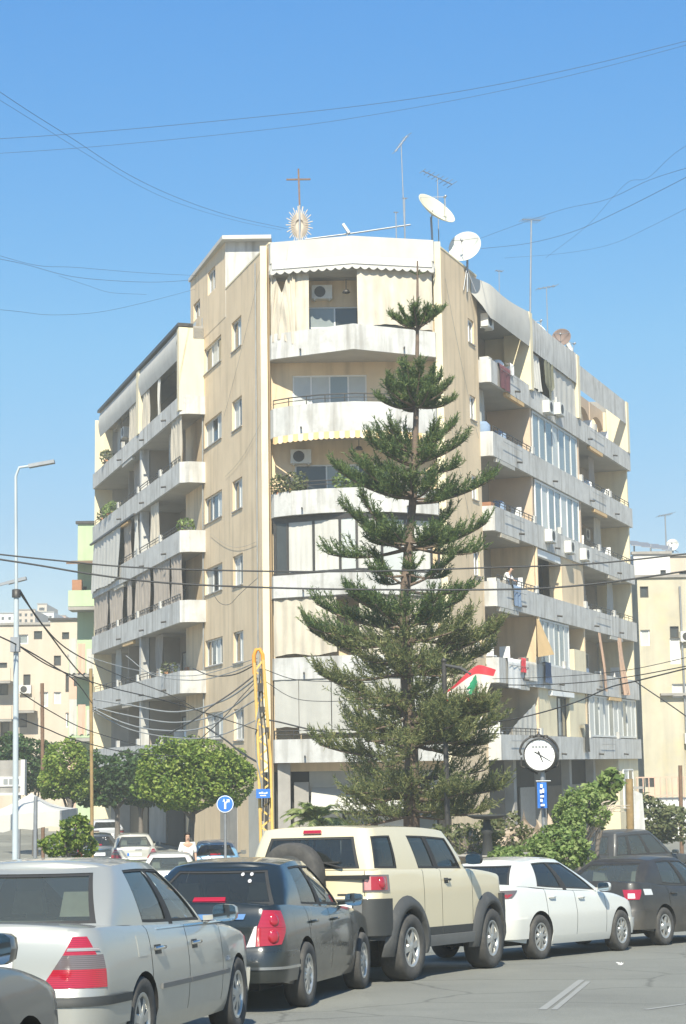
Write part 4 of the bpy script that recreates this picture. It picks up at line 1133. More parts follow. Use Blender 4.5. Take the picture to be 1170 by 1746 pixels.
def lamp_glass(name, col, rough=.12):
    m, N, L, b = new_mat(name)
    tc = N.new('ShaderNodeTexCoord')
    w = N.new('ShaderNodeTexWave'); w.inputs['Scale'].default_value = 26; w.wave_type = 'BANDS'; w.bands_direction = 'Z'
    L.new(tc.outputs['Object'], w.inputs['Vector'])
    r = N.new('ShaderNodeValToRGB'); r.color_ramp.elements[0].color = (*[c * .55 for c in col], 1); r.color_ramp.elements[1].color = (*col, 1)
    L.new(w.outputs['Fac'], r.inputs['Fac']); L.new(r.outputs['Color'], b.inputs['Base Color'])
    b.inputs['Roughness'].default_value = rough; b.inputs['Coat Weight'].default_value = 1.0; b.inputs['Coat Roughness'].default_value = .03
    return m
M['carglass'] = glass_mat('car_window_glass', (.62, .70, .66), .02, .72)
M['carglass_dark'] = glass_mat('tinted_car_glass', (.26, .30, .30), .02, .72)
M['rubber'] = mat('black_rubber', (.028, .028, .028), .75, var=.2, scale=6)
M['tyre'] = mat('tyre_rubber', (.055, .053, .05), .85, var=.25, scale=8, dirt=((.2, .18, .15), .35, 6))
M['cladding'] = mat('grey_plastic_cladding', (.035, .037, .036), .65, var=.15, scale=5)
M['flare'] = mat('dusty_grey_plastic', (.14, .14, .135), .6, var=.12, scale=4)
M['flareblack'] = mat('black_flare_plastic', (.055, .056, .055), .6, var=.2, scale=4, dirt=((.2, .19, .17), .5, 2.5))
M['rim'] = mat('alloy_rim', (.52, .52, .50), .35, .7, var=.1, scale=5)
M['rimdark'] = mat('dark_brake_metal', (.04, .04, .04), .7, .3, var=.2, scale=6)  # near-black metal of the brake discs and the tailgate badge
M['chrome'] = mat('chrome_trim', (.72, .72, .72), .15, 1.0, var=.04, scale=5)
M['seat'] = mat('grey_seat_cloth', (.14, .14, .135), .9, var=.15, scale=12)
M['seat_light'] = mat('light_seat_cloth', (.34, .33, .30), .9, var=.12, scale=12)
M['under'] = mat('underbody_black', (.02, .02, .02), .9, var=.2, scale=4)
M['lampred'] = lamp_glass('red_lamp_lens', (.42, .012, .03))
M['lampsmoke'] = lamp_glass('smoked_lamp_lens', (.16, .13, .13))
M['lampclear'] = lamp_glass('clear_lamp_lens', (.80, .76, .74))
M['lamppink'] = lamp_glass('pale_red_lamp_lens', (.72, .30, .30))
M['lampgrey'] = lamp_glass('grey_lamp_lens', (.38, .35, .35))
M['lamporange'] = lamp_glass('orange_lamp_lens', (.8, .25, .03))
M['mirrorglass'] = mat('mirror_glass', (.5, .58, .62), .04, 1.0, var=.05, scale=3)

class Car:
    def __init__(s, sp):
        s.sp = sp
        w = sp['W'] / 2; ro, wb, fo = sp['ro'], sp['wb'], sp['fo']
        xr, xf = -ro, wb + fo
        rc = sp.get('rc', .30); fc = sp.get('fc', .42); bow = sp.get('bow', .05); fbow = sp.get('fbow', .10)
        pts = []
        nr = 9
        yk = w - rc * .8
        for i in range(nr):
            y = yk * i / nr
            pts.append((xr + bow * (y / w) ** 2, y))
        x_k = xr + bow * (yk / w) ** 2
        for i in range(8):                                  # rear corner, elliptic
            a = math.pi / 2 * i / 8
            pts.append((x_k + rc - rc * math.cos(a), yk + (w - yk) * math.sin(a)))
        xs = set()
        xa, xb = x_k + rc, xf - fbow - fc
        n = 26
        for i in range(n + 1): xs.add(round(xa + (xb - xa) * i / n, 4))
        for d in sp['doors']: xs.update((round(d - .006, 4), round(d + .006, 4)))
        for xc in (0, wb):
            r = sp['R'] + sp.get('gap', .055)
            for i in range(0, 17):
                xx = xc - r * math.cos(math.pi * i / 16)
                if xa < xx < xb: xs.add(round(xx, 4))
            for e in (-.004, .004):
                for sg in (-1, 1):
                    if xa < xc + sg * (r + e) < xb: xs.add(round(xc + sg * (r + e), 4))
        xs = sorted(xs)
        keep = [xs[0]]
        for x in xs[1:]:
            if x - keep[-1] > .0035: keep.append(x)
        barrel = sp.get('barrel', .035); xm = (xa + xb) / 2; hl = (xb - xa) / 2
        s.side0 = len(pts)
        for x in keep: pts.append((x, w - barrel * abs((x - xm) / hl) ** 2.2))
        s.side1 = len(pts) - 1
        yk2 = pts[-1][1] - (w - (w - fc * .75)); y1 = pts[-1][1]
        for i in range(1, 9):
            a = math.pi / 2 * i / 8
            pts.append((xb + fc * math.sin(a), yk2 + (y1 - yk2) * math.cos(a)))
        for i in range(1, 8):
            y = yk2 * (1 - i / 7)
            pts.append((xf - fbow * (y / w) ** 2, y))
        # rear corner top meets barrel at the first side point: rescale the corner smoothly
        yw = pts[s.side0][1] / w
        for i in range(s.side0):
            pts[i] = (pts[i][0], pts[i][1] * yw)
        s.pl = pts
        s.nm = []
        for i in range(len(pts)):
            a = pts[max(0, i - 1)]; b = pts[min(len(pts) - 1, i + 1)]
            if i == 0: a = (pts[1][0], -pts[1][1])
            if i == len(pts) - 1: b = (pts[-2][0], -pts[-2][1])
            tx, ty = b[0] - a[0], b[1] - a[1]; l = math.hypot(tx, ty)
            s.nm.append((-ty / l, tx / l))
        s.we = []                                            # 1 at the ends, 0 on the side
        for (nx, ny) in s.nm: s.we.append(max(0.0, min(1.0, (abs(nx) - .12) / .7)))
        s.u = [0]
        for a, b in zip(pts, pts[1:]): s.u.append(s.u[-1] + math.hypot(b[0] - a[0], b[1] - a[1]))
    def at(s, u):
        i = 0
        u = max(0, min(s.u[-1] - 1e-6, u))
        lo, hi = 0, len(s.u) - 1
        while hi - lo > 1:
            md = (lo + hi) // 2
            if s.u[md] <= u: lo = md
            else: hi = md
        t = (u - s.u[lo]) / (s.u[hi] - s.u[lo])
        L2 = lambda A: tuple(lerp(a, b, t) for a, b in zip(A[lo], A[hi]))
        return L2(s.pl), L2(s.nm), lerp(s.we[lo], s.we[hi], t)
    def u_x(s, x):
        for i in range(s.side0, s.side1):
            if s.pl[i][0] <= x <= s.pl[i + 1][0]:
                t = (x - s.pl[i][0]) / (s.pl[i + 1][0] - s.pl[i][0]); return lerp(s.u[i], s.u[i + 1], t)
        return s.u[s.side0] - (s.pl[s.side0][0] - x) if x < s.pl[s.side0][0] else s.u[s.side1] + (x - s.pl[s.side1][0])
    def u_y(s, y):
        for i in range(s.side0):
            if s.pl[i][1] <= y <= s.pl[i + 1][1]:
                t = (y - s.pl[i][1]) / (s.pl[i + 1][1] - s.pl[i][1]); return lerp(s.u[i], s.u[i + 1], t)
        return s.u[s.side0]
    def inset(s, z, we, x):
        sp = s.sp
        e = sp['rear'] if x < sp['wb'] / 2 else sp['front']
        return lerp(sinterp(sp['side'], z), sinterp(e, z), we)
    def B(s, u, z, off=0.0, sg=-1):
        (x, y), (nx, ny), we = s.at(u)
        k = off - s.inset(z, we, x)
        return Vector((x + nx * k, sg * (y + ny * k), z))
    def ztop(s, x): return sinterp(s.sp['top'], x)
    def zbot(s, x):
        z = interp(s.sp['bot'], x); r = s.sp['R'] + s.sp.get('gap', .055)
        for xc in (0, s.sp['wb']):
            d = abs(x - xc)
            if d < r: z = max(z, s.sp['R'] + math.sqrt(r * r - d * d))
        return z
    def patch(s, mb, c, off=.006, nu=8, nz=4, sg=-1, mi=0, rim=True):
        """c = four (u, z) corners: lower rear, lower front, upper front, upper rear"""
        rows = []
        for j in range(nz + 1):
            t = j / nz; row = []
            for i in range(nu + 1):
                q = i / nu
                u = lerp(lerp(c[0][0], c[1][0], q), lerp(c[3][0], c[2][0], q), t)
                z = lerp(lerp(c[0][1], c[1][1], q), lerp(c[3][1], c[2][1], q), t)
                row.append((u, z))
            rows.append(row)
        V = lambda uz, o: s.B(uz[0], uz[1], o, sg)
        mb.grid([[V(p, off) for p in r] for r in rows], mi, flip=(sg > 0))
        if rim:
            edge = rows[0] + [r[-1] for r in rows[1:]] + rows[-1][-2::-1] + [r[0] for r in rows[-2:0:-1]]
            n = len(edge)
            for i in range(n):
                a, b = edge[i], edge[(i + 1) % n]
                mb.quad(V(a, off), V(a, -.03), V(b, -.03), V(b, off), mi)
        return mb
    def greenhouse_tables(s):
        g = s.sp['gh']
        # loop parameter: 0-.2 rear, .2-.28 corner, .28-.72 side, .72-.8 corner, .8-1 front
        def loop(xr, xf, wr, wf, rc, z, bowr, bowf):
            def f(u):
                if u < .2:
                    y = (wr - rc) * u / .2; return Vector((xr + bowr * (u / .2) ** 2 * 1.0, y, 0))
                if u < .28:
                    a = (u - .2) / .08 * math.pi / 2
                    return Vector((xr + bowr + rc * (1 - math.cos(a)), wr - rc + rc * math.sin(a), 0))
                if u < .72:
                    t = (u - .28) / .44
                    return Vector((lerp(xr + bowr + rc, xf - bowf - rc, t), lerp(wr, wf, t) + .02 * math.sin(math.pi * t), 0))
                if u < .8:
                    a = (u - .72) / .08 * math.pi / 2
                    return Vector((xf - bowf - rc * (1 - math.sin(a)), wf - rc + rc * math.cos(a), 0))
                y = (wf - rc) * (1 - (u - .8) / .2); return Vector((xf - bowf * ((1 - u) / .2) ** 2, y, 0))
            def h(u):
                v = f(min(1, max(0, abs(u)))); v.z = z(v.x) if callable(z) else z
                if u < 0: v.y = -v.y
                return v
            return h
        bot = loop(g['xrb'], g['xfb'], g['wb'], g['wb'], g.get('rb', .10), lambda x: sinterp(s.sp['belt'], x), g.get('bowr', .08), g.get('bowf', .16))
        top = loop(g['xrt'], g['xft'], g['wt'], g['wt'] - .02, g.get('rt', .12), lambda x: sinterp(s.sp['roof'], x), g.get('bowr', .08) * .6, g.get('bowf', .16) * .7)
        bl = g.get('bulge', .035)
        def G(u, v, off=0.0, sg=-1):
            a, b = bot(u), top(u)
            p = a.lerp(b, v)
            n = Vector((0, 1, 0)) if .28 < abs(u) < .72 else (Vector((-1, 0, 0)) if abs(u) < .2 else Vector((1, 0, 0)) if abs(u) > .8 else (Vector((-1 if abs(u) < .5 else 1, 1, 0)).normalized()))
            if u < 0: n.y = -n.y
            lift = Vector((0, 0, 1)) * (.5 if not (.2 < abs(u) < .8) else .15)
            p = p + n * (bl * 4 * v * (1 - v) + off) + lift * (off + (bl * 1.2 * v * (1 - v) if not (.2 < abs(u) < .8) else 0))
            p.y *= -sg if sg < 0 else 1
            p.y = -p.y if sg < 0 and False else p.y
            return Vector((p.x, p.y * (-1 if sg < 0 else 1) * (1 if sg < 0 else 1), p.z)) if sg > 0 else Vector((p.x, -p.y, p.z))
        s.G = G; s.top = top; s.bot_loop = bot

def car_build(name, label, sp, group=None):
    s = Car(sp); s.greenhouse_tables()
    root = thing(name, label, 'car', (0, 0, 0), group)
    pm = sp['paint']; trim = sp.get('lower', pm)
    NR = 13
    body = MB(); doors = {}
    mats = [pm, M['under'], trim]
    dr = sp['doors']                                       # x of the door edges, rear to front
    door_span = [(dr[i], dr[i + 1]) for i in range(len(dr) - 1)]
    sill = sp.get('sill', .27)
    n = len(s.pl)
    for sg in (-1, 1):
        cols = []
        for i in range(n):
            x = s.pl[i][0]
            zb, zt = s.zbot(x), s.ztop(x)
            col = []
            for j in range(NR + 1):
                z = lerp(zb, zt, j / NR)
                k = -s.inset(z, s.we[i], x)
                if j == NR: k -= .018
                if j == NR - 1: z = zt - .03; k = -s.inset(z, s.we[i], x)
                col.append(Vector((x + s.nm[i][0] * k, sg * (s.pl[i][1] + s.nm[i][1] * k), z)))
            cols.append(col)
        for i in range(n - 1):
            xm = (s.pl[i][0] + s.pl[i + 1][0]) / 2
            onside = s.side0 <= i < s.side1
            gapc = onside and any(abs(xm - d) < .005 for d in dr)
            span = next((k for k, (a, b) in enumerate(door_span) if onside and a < xm < b), None)
            for j in range(NR):
                q = [cols[i][j], cols[i + 1][j], cols[i + 1][j + 1], cols[i][j + 1]]
                if sg > 0: q = q[::-1]
                zc = sum(v.z for v in q) / 4
                arch = any(abs(xm - xc) < sp['R'] + sp.get('gap', .055) + .05 for xc in (0, sp['wb']))
                clad = zc < (sp.get('clad', -1) if (onside and dr[0] - .1 < xm < dr[-1] + .1) else sp.get('clad_ends', sp.get('clad', -1)))
                if gapc and zc > sill:
                    body.add([v + Vector((0, -sg * .012, 0)) for v in q], [(0, 1, 2, 3)], 1)
                elif span is not None and zc > sill:
                    doors.setdefault((span, sg), MB()).add(q, [(0, 1, 2, 3)], 1 if clad else 0, True)
                else:
                    body.add(q, [(0, 1, 2, 3)], 2 if clad else 0, True)
            # lip and wheel housing
            a, b = cols[i][0], cols[i + 1][0]
            ins = .32 if onside else .1
            body.quad(a, b, b + Vector((0, -sg * ins, 0)), a + Vector((0, -sg * ins, 0)), 1)
    # deck (boot lid, bonnet)
    rows = []
    for i in range(n):
        x = s.pl[i][0]; zt = s.ztop(x)
        k = -s.inset(zt, s.we[i], x) - .018
        y = max(.0, s.pl[i][1] + s.nm[i][1] * k); xx = x + s.nm[i][0] * k
        cr = sp.get('crown', .035) * min(1, y / (sp['W'] * .35))
        rows.append([Vector((xx, -y * q, zt + cr * (1 - abs(q) ** 2.4))) for q in [-1 + 2 * e / 12 for e in range(13)]])
    body.grid(rows, 0)
    # underbody
    w = sp['W'] / 2
    body.box(-sp['ro'] + .25, sp['wb'] + sp['fo'] - .35, -w + .30, w - .30, sp.get('uz', .2), .62, 1)
    body.box(sp['R'] + .08, sp['wb'] - sp['R'] - .08, -w + .09, w - .09, sp.get('uz', .2) + .01, .5, 1)
    for f in (smooth_fix,): pass
    body.build('body', mats, root, weld=38)
    dobj = {}
    for (k, sg), mb in doors.items(): dobj[(k, sg)] = mb.build('door', [pm, trim], root, weld=38)
    # greenhouse: pillars, glass
    G = s.G
    lines = sp['gh']['lines']                               # (u_bottom, u_top, kind of the region that follows)
    pil = MB(); blk = MB()
    def region(mb, a, b, v0, v1, off, nu, nv, sg, mi=0):
        rows = []
        for j in range(nv + 1):
            v = lerp(v0, v1, j / nv)
            ua, ub = lerp(a[0], a[1], v), lerp(b[0], b[1], v)
            rows.append([G(lerp(ua, ub, i / nu), v, off, sg) for i in range(nu + 1)])
        mb.grid(rows, mi, flip=(sg > 0))
    sv, hv = sp['gh'].get('sillv', .05), sp['gh'].get('headv', .90)
    for sg in (-1, 1):
        for k in range(len(lines)):
            a = lines[k]; b = lines[k + 1] if k + 1 < len(lines) else (1.0, 1.0, None)
            kind = a[2]
            if kind == 'body': region(pil, a, b, 0, 1, 0, 10, 8, sg)
            elif kind == 'black': region(pil, a, b, 0, hv, -.004, 2, 6, sg, 1); region(pil, a, b, hv, 1, 0, 2, 2, sg)
            else:
                g = .006
                region(pil, a, b, 0, sv, 0, 10, 1, sg); region(pil, a, b, hv, 1, 0, 10, 2, sg)
                if kind in ('rear', 'front'):
                    if kind == 'rear' and sg < 0: continue_glass = (-b[0], -b[1])
                    if sg > 0: continue
                    aa = (-b[0], -b[1]) if kind == 'rear' else a
                    gm = MB()
                    if kind == 'rear':
                        region(gm, (-b[0], -b[1]), b, sv, hv, -.012, 20, 6, sg)
                        wn_ = gm.build('rear_window', sp.get('rglass', M['carglass']), root)
                    else:
                        rows = []
                        for j in range(7):
                            v = lerp(sv, hv, j / 6); ua = lerp(a[0], a[1], v)
                            us = [ua + (1 - ua) * i / 8 for i in range(9)]
                            rows.append([G(u, v, -.012, -1) for u in us] + [G(u, v, -.012, 1) for u in us[-2::-1]])
                        gm.grid(rows); wn_ = gm.build('windscreen', sp.get('fglass', M['carglass']), root)
                    # rubber surround
                    rb = MB()
                    if kind == 'rear':
                        for (p0, p1) in (((-b[0], -b[1]), (-b[0] + .012, -b[1] + .012)), ((b[0] - .012, b[1] - .012), b)): region(rb, p0, p1, sv, hv, -.006, 2, 6, sg)
                        region(rb, (-b[0], -b[1]), b, sv, sv + .05, -.006, 20, 1, sg); region(rb, (-b[0], -b[1]), b, hv - .05, hv, -.006, 20, 1, sg)
                        rb.build('seal', M['rubber'], wn_)
                else:
                    gm = MB(); region(gm, a, b, sv, hv, -.012, 6, 5, sg)
                    dk = sp['gh'].get('owner', {}).get(k)
                    par = dobj.get((dk, sg), root) if dk is not None else root
                    gm.build('side_window', sp.get('sglass', M['carglass']), par)
                    rb = MB()
                    e = .007
                    region(rb, a, (a[0] + e, a[1] + e), sv, hv, -.005, 1, 5, sg); region(rb, (b[0] - e, b[1] - e), b, sv, hv, -.005, 1, 5, sg)
                    region(rb, a, b, sv, sv + .05, -.004, 6, 1, sg); region(rb, a, b, hv - .04, hv, -.004, 6, 1, sg)
                    rb.build('window_seal', M['rubber'], par)
    # roof
    us = [i / 60 for i in range(61)]
    rows = []
    for u in us:
        p = s.top(u)
        cr = sp.get('rcrown', .045) * min(1, abs(p.y) / (sp['gh']['wt'] * .6))
        rows.append([Vector((p.x, p.y * q, p.z + cr * (1 - abs(q) ** 3))) for q in [-1 + 2 * e / 14 for e in range(15)]])
    pil.grid(rows, 0)
    pil.build('roof', [pm, M['rubber']], root)
    # wheels
    R = sp['R']; tw = sp.get('tw', .2)
    for xc in (0, sp['wb']):
        for sg in (-1, 1):
            yc = sg * (w - tw / 2 - sp.get('win', .02))
            Mx = Matrix.Translation((xc, yc, R)) @ Matrix.Rotation(math.radians(90) * (1 if sg < 0 else -1), 4, 'X')
            rr = sp.get('rimr', R * .64)
            t = MB().lathe([(rr, -tw * .5), (R * .9, -tw * .52), (R * .985, -tw * .40), (R, -tw * .2), (R, tw * .2), (R * .985, tw * .40), (R * .93, tw * .51), (rr + .01, tw * .47), (rr, tw * .42)], 36, Mx)
            wh = t.build('wheel', M['tyre'], root)
            m = MB().lathe([(rr, tw * .44), (rr - .025, tw * .46), (rr - .03, tw * .30), (rr - .03, -tw * .4)], 28, Mx)
            m.lathe([(0, tw * .44), (.05, tw * .44), (.075, tw * .40), (.08, tw * .2)], 14, Mx)
            ns = sp.get('spokes', 7)
            for k in range(ns):
                a = 2 * math.pi * k / ns + .2
                d = Vector((math.cos(a), math.sin(a), 0)); t2 = Vector((-d.y, d.x, 0))
                z0 = Vector((0, 0, tw * .43)); z1 = Vector((0, 0, tw * .40))
                i0, o0 = d * .05, d * (rr - .02)
                ww, wo = sp.get('spw', (.024, .03))
                c = [i0 - t2 * ww, o0 - t2 * wo, o0 + t2 * wo, i0 + t2 * ww]
                top_ = [Mx @ (v + (z0 if q in (0, 3) else z1)) for q, v in enumerate(c)]
                bot_ = [Mx @ (v + Vector((0, 0, tw * .30))) for v in c]
                m.hexa(bot_ + top_)
            m.build('rim', M['rim'], wh)
            MB().lathe([(0, tw * .12), (rr - .028, tw * .12)], 24, Mx).build('brake_disc', M['rimdark'], wh)
    # cabin
    c = MB()
    bz = sinterp(sp['belt'], sp['wb'] * .4)
    sx0, sx1 = sp['seats']
    for x, yy in ((sx0, (-.62, .62)), (sx1, (-.62, -.12)), (sx1, (.12, .62))):
        c.box(x - .05, x + .45, yy[0], yy[1], .35, .55)
        c.hexa([(x - .18, yy[0], .5), (x - .02, yy[0], .5), (x - .02, yy[1], .5), (x - .18, yy[1], .5), (x - .30, yy[0] + .03, bz + .06), (x - .18, yy[0] + .03, bz + .06), (x - .18, yy[1] - .03, bz + .06), (x - .30, yy[1] - .03, bz + .06)])
        cs = [-.37, .37] if yy[1] - yy[0] > 1 else [(yy[0] + yy[1]) / 2]
        for cy in cs:
            c.hexa([(x - .33, cy - .13, bz + .09), (x - .23, cy - .13, bz + .09), (x - .23, cy + .13, bz + .09), (x - .33, cy + .13, bz + .09), (x - .33, cy - .10, bz + .26), (x - .25, cy - .10, bz + .26), (x - .25, cy + .10, bz + .26), (x - .33, cy + .10, bz + .26)])
    c.build('seats' if False else 'seat', sp.get('seatmat', M['seat']), root)
    d = MB(); g = sp['gh']
    d.box(g['xrb'] - .02, sx0 - .28, -g['wb'] + .06, g['wb'] - .06, bz - .10, bz - .05)      # parcel shelf
    d.box(g['xfb'] - .75, g['xfb'] - .1, -g['wb'] + .06, g['wb'] - .06, bz - .14, bz + .02)   # dashboard
    d.build('dashboard', M['under'], root)
    tt = MB(); cx = g['xfb'] - .85
    ring = [Vector((cx - .08 * math.sin(a), .36 + .18 * math.cos(a), bz + .02 + .17 * math.sin(a))) for a in [k * math.pi / 8 for k in range(17)]]
    tt.tube(ring, .015, 6); tt.build('steering_wheel', M['rubber'], root)
    # mirrors
    mx, mz = sp['mirror']
    for sg in (-1, 1):
        y0 = s.at(s.u_x(mx))[0][1] - s.inset(mz - .05, 0, mx) - .03
        mw = sp.get('mw', .2)
        m = MB(); rows = []
        for (dx, sc) in ((-.06, .96), (-.03, 1.0), (.03, .94), (.08, .66), (.10, .2)):
            ring = []
            for k in range(13):
                a = 2 * math.pi * k / 12
                ca, sa = math.cos(a), math.sin(a)
                pw = lambda t: math.copysign(abs(t) ** .55, t)
                ring.append(Vector((mx + dx, sg * (y0 + .07 + mw / 2 + pw(ca) * mw / 2 * sc), mz + pw(sa) * .068 * sc)))
            rows.append(ring)
        m.grid(rows); 
        m.bar((mx + .03, sg * (y0 - .02), mz - .04), (mx + .02, sg * (y0 + .12), mz - .03), .05, .04)
        mo = m.build('wing_mirror', sp.get('mirrormat', pm), root)
        gm = MB(); ring = rows[0]
        gm.add([v + Vector((.003, 0, 0)) for v in ring[:-1]], [tuple(range(12))]); gm.build('mirror_glass', M['mirrorglass'], mo)
    s.root = root; s.doors_obj = dobj
    return s
def smooth_fix(*a): pass

def side_strip(s, x0, x1, z0, z1, material, name='moulding', off=.012, parents=True):
    """strip along the flank, cut at the door edges so that each door carries its own length"""
    dr = s.sp['doors']
    cuts = [x0] + [d for d in dr if x0 < d < x1] + [x1]
    for sg in (-1, 1):
        for a, b in zip(cuts, cuts[1:]):
            m = MB(); s.patch(m, [(s.u_x(a + .006), z0), (s.u_x(b - .006), z0), (s.u_x(b - .006), z1), (s.u_x(a + .006), z1)], off, 8, 2, sg)
            k = next((k for k in range(len(dr) - 1) if a >= dr[k] - .01 and b <= dr[k + 1] + .01), None)
            m.build(name, material, s.doors_obj.get((k, sg), s.root) if k is not None else s.root)

def wrap_strip(s, x_front, z0, z1, material, name, off=.02, rear=True):
    """strip round one end of the car, from flank to flank"""
    m = MB()
    for sg in (-1, 1):
        if rear: s.patch(m, [(0, z0), (s.u_x(x_front), z0), (s.u_x(x_front), z1), (0, z1)], off, 26, 2, sg)
        else: s.patch(m, [(s.u_x(x_front), z0), (s.u[-1], z0), (s.u[-1], z1), (s.u_x(x_front), z1)], off, 26, 2, sg)
    return m.build(name, material, s.root)

def lamp(s, quads, name='tail_lamp', off=.01, sgs=(-1, 1), nu=8, nz=3):
    """quads: list of (corners, material); the first is the part, the rest sub-parts"""
    for sg in sgs:
        par = None
        for c, mt in quads:
            m = MB(); s.patch(m, c, off, nu, nz, sg)
            o = m.build(name if par is None else 'lens', M[mt], par or s.root)
            if par is None: par = o

def lamp_disc(s, uc, zc, r, material, off=.016, sgs=(-1, 1), name='lamp_lobe', su=1.0):
    for sg in sgs:
        m = MB(); n = 18
        P_ = lambda k, f, o: s.B(uc + r * su * f * math.cos(2 * math.pi * k / n), zc + r * f * math.sin(2 * math.pi * k / n), o, sg)
        vs = [s.B(uc, zc, off + .012, sg)] + [P_(k, .6, off + .009) for k in range(n)] + [P_(k, 1, off) for k in range(n)] + [P_(k, 1.03, -.01) for k in range(n)]
        fs = [(0, 1 + k, 1 + (k + 1) % n) for k in range(n)]
        for q in (0, 1): fs += [(1 + q * n + k, 1 + (q + 1) * n + k, 1 + (q + 1) * n + (k + 1) % n, 1 + q * n + (k + 1) % n) for k in range(n)]
        m.add(vs, fs, 0, True); m.build(name, M[material], s.root)

def handle(s, x, z, k, material, w=.2, style='bar'):
    for sg in (-1, 1):
        par = s.doors_obj.get((k, sg), s.root)
        cup = MB(); s.patch(cup, [(s.u_x(x + .01), z - .035), (s.u_x(x + w - .03), z - .035), (s.u_x(x + w - .03), z + .03), (s.u_x(x + .01), z + .03)], .003, 4, 2, sg)
        cup.build('handle_recess', s.sp['paint'] if material is s.sp['paint'] else M['cladding'], par)
        m = MB(); u0, u1 = s.u_x(x), s.u_x(x + w)
        pts = [s.B(u0, z + .005, .012, sg), s.B(lerp(u0, u1, .15), z + .01, .035, sg), s.B(lerp(u0, u1, .85), z + .01, .035, sg), s.B(u1, z + .005, .012, sg)]
        m.tube(pts, .014, 6); m.build('handle', material, par)

def plate(s, z0, z1, y0, y1, blue=True, off=.012, name='number_plate'):
    m = MB()
    p = lambda y, z, o: (s.B(s.u_y(abs(y)), z, o, -1 if y < 0 else 1))
    ys = [lerp(y0, y1, i / 8) for i in range(9)]
    m.grid([[p(y, z, off) for y in ys] for z in (z0, z1)], smooth=False); 
    o = m.build(name, M['signwhite'], s.root)
    if blue:
        ys = [lerp(y0, lerp(y0, y1, .16), i / 2) for i in range(3)]
        MB().grid([[p(y, z, off + .003) for y in ys] for z in (z0 + .004, z1 - .004)], smooth=False).build('blue_band', M['blue'], o)
    return o

def place_car(root, x, y, yaw_deg, on_slope=True, rear_axle=True):
    """yaw: heading turned from +Y towards +X; the origin of a car is the ground under its rear axle"""
    a = math.radians(yaw_deg)
    f = Vector((math.sin(a), math.cos(a), 0))
    e = .3
    z = gz(y)
    nrm = Vector((0, -(gz(y + 1.2) - gz(y - 1.2)) / 2.4, 1)).normalized() if not on_slope else Vector((0, .058, 1)).normalized() if y < SLOPE_END - 6 else Vector((0, -(gz(y + 1.5) - gz(y - 1.5)) / 3.0, 1)).normalized()
    f = (f - nrm * f.dot(nrm)).normalized()
    l = nrm.cross(f)
    Mt = Matrix((f, l, nrm)).transposed().to_4x4(); Mt.translation = Vector((x, y, z))
    root.matrix_world = Mt
    return root

def copy_tree(o, parent=None, swap=None):
    c = o.copy(); COL.objects.link(c)
    if parent is not None: c.parent = parent
    if swap and c.type == 'MESH':
        for i, sl in enumerate(c.material_slots):
            pm = swap.get(sl.material.name) if sl.material else None
            if pm: sl.link = 'OBJECT'; sl.material = pm
    for ch in list(o.children): copy_tree(ch, c, swap)
    return c
# ---- silver saloon
def sedan_spec(**k):
    sp = dict(W=1.72, ro=1.02, wb=2.69, fo=.80, R=.31, doors=[.18, 1.10, 2.12], sill=.30,
        side=[(.15, .09), (.25, .035), (.42, .005), (.58, .0), (.72, .012), (.85, .035), (.95, .07)],
        rear=[(.18, .10), (.26, .04), (.36, .0), (.50, .0), (.54, .03), (.60, .06), (.80, .075), (.98, .11)],
        front=[(.18, .10), (.3, .02), (.45, .0), (.6, .04), (.75, .12), (.8, .2)],
        top=[(-1.05, .955), (-.5, .955), (0, .945), (.8, .93), (1.8, .915), (2.4, .88), (3.0, .80), (3.3, .74), (3.5, .68)],
        belt=[(-1.0, .945), (-.3, .955), (.5, .93), (1.8, .91), (2.4, .89)],
        bot=[(-1.1, .32), (-.45, .24), (.4, .20), (2.2, .20), (3.2, .22), (3.5, .26)],
        roof=[(-.2, 1.30), (.2, 1.355), (.7, 1.38), (1.2, 1.375), (1.6, 1.33)],
        gh=dict(xrb=-.52, xrt=.08, xft=1.32, xfb=2.18, wb=.735, rb=.06, rt=.08, wt=.545, lines=[(0, 0, 'rear'), (.193, .186, 'body'), (.405, .335, 'glass'), (.525, .535, 'black'), (.545, .555, 'glass'), (.705, .71, 'body'), (.815, .83, 'front')], owner={2: 0, 4: 1}),
        seats=(.30, 1.30), mirror=(1.90, .985), paint=M['signwhite'], spokes=7)
    sp.update(k); return sp
SIL = paint('silver_metallic_paint', (.40, .40, .365), .34, .45, dust=.3)
sp = sedan_spec(paint=SIL, W=1.74, R=.305, gap=.03, seatmat=M['seat_light'])
s = car_build('saloon_car', 'silver grey older saloon with triangular red and smoked tail lamps', sp)
merc = s
uy, ux = s.u_y, s.u_x
c0, c1 = s.u[s.side0] - .16, ux(-.55)
zA, zB_, zC, zD = .585, .70, .79, .905
ue = lambda z: lerp(uy(.455), uy(.64) + .03, (z - .585) / .32)
uf = lambda z: lerp(ux(-.76), ux(-.80), max(0, (z - .72)) / .19)
lamp(s, [([(ue(zA), zA), (uf(zA), zA), (uf(zB_), zB_), (ue(zB_), zB_)], 'lampred'),
         ([(ue(zB_), zB_), (uf(zB_), zB_), (uf(zC), zC), (ue(zC), zC)], 'lampsmoke'),
         ([(ue(zC), zC), (uf(zC) - .06, zC), (uf(zD) - .1, zD), (ue(zD), zD)], 'lampred')])
for sg in (-1, 1):
    m = MB(); s.patch(m, [(ue(.815) + .01, .815), (uf(.815) - .02, .815), (uf(.835) - .03, .835), (ue(.835) + .01, .835)], .013, 6, 1, sg)
    m.build('lamp_divider', M['lampgrey'], s.root)
wrap_strip(s, -.36, .34, .50, SIL, 'rear_bumper', .03)
wrap_strip(s, -.38, .475, .53, M['cladding'], 'bumper_strip', .042)
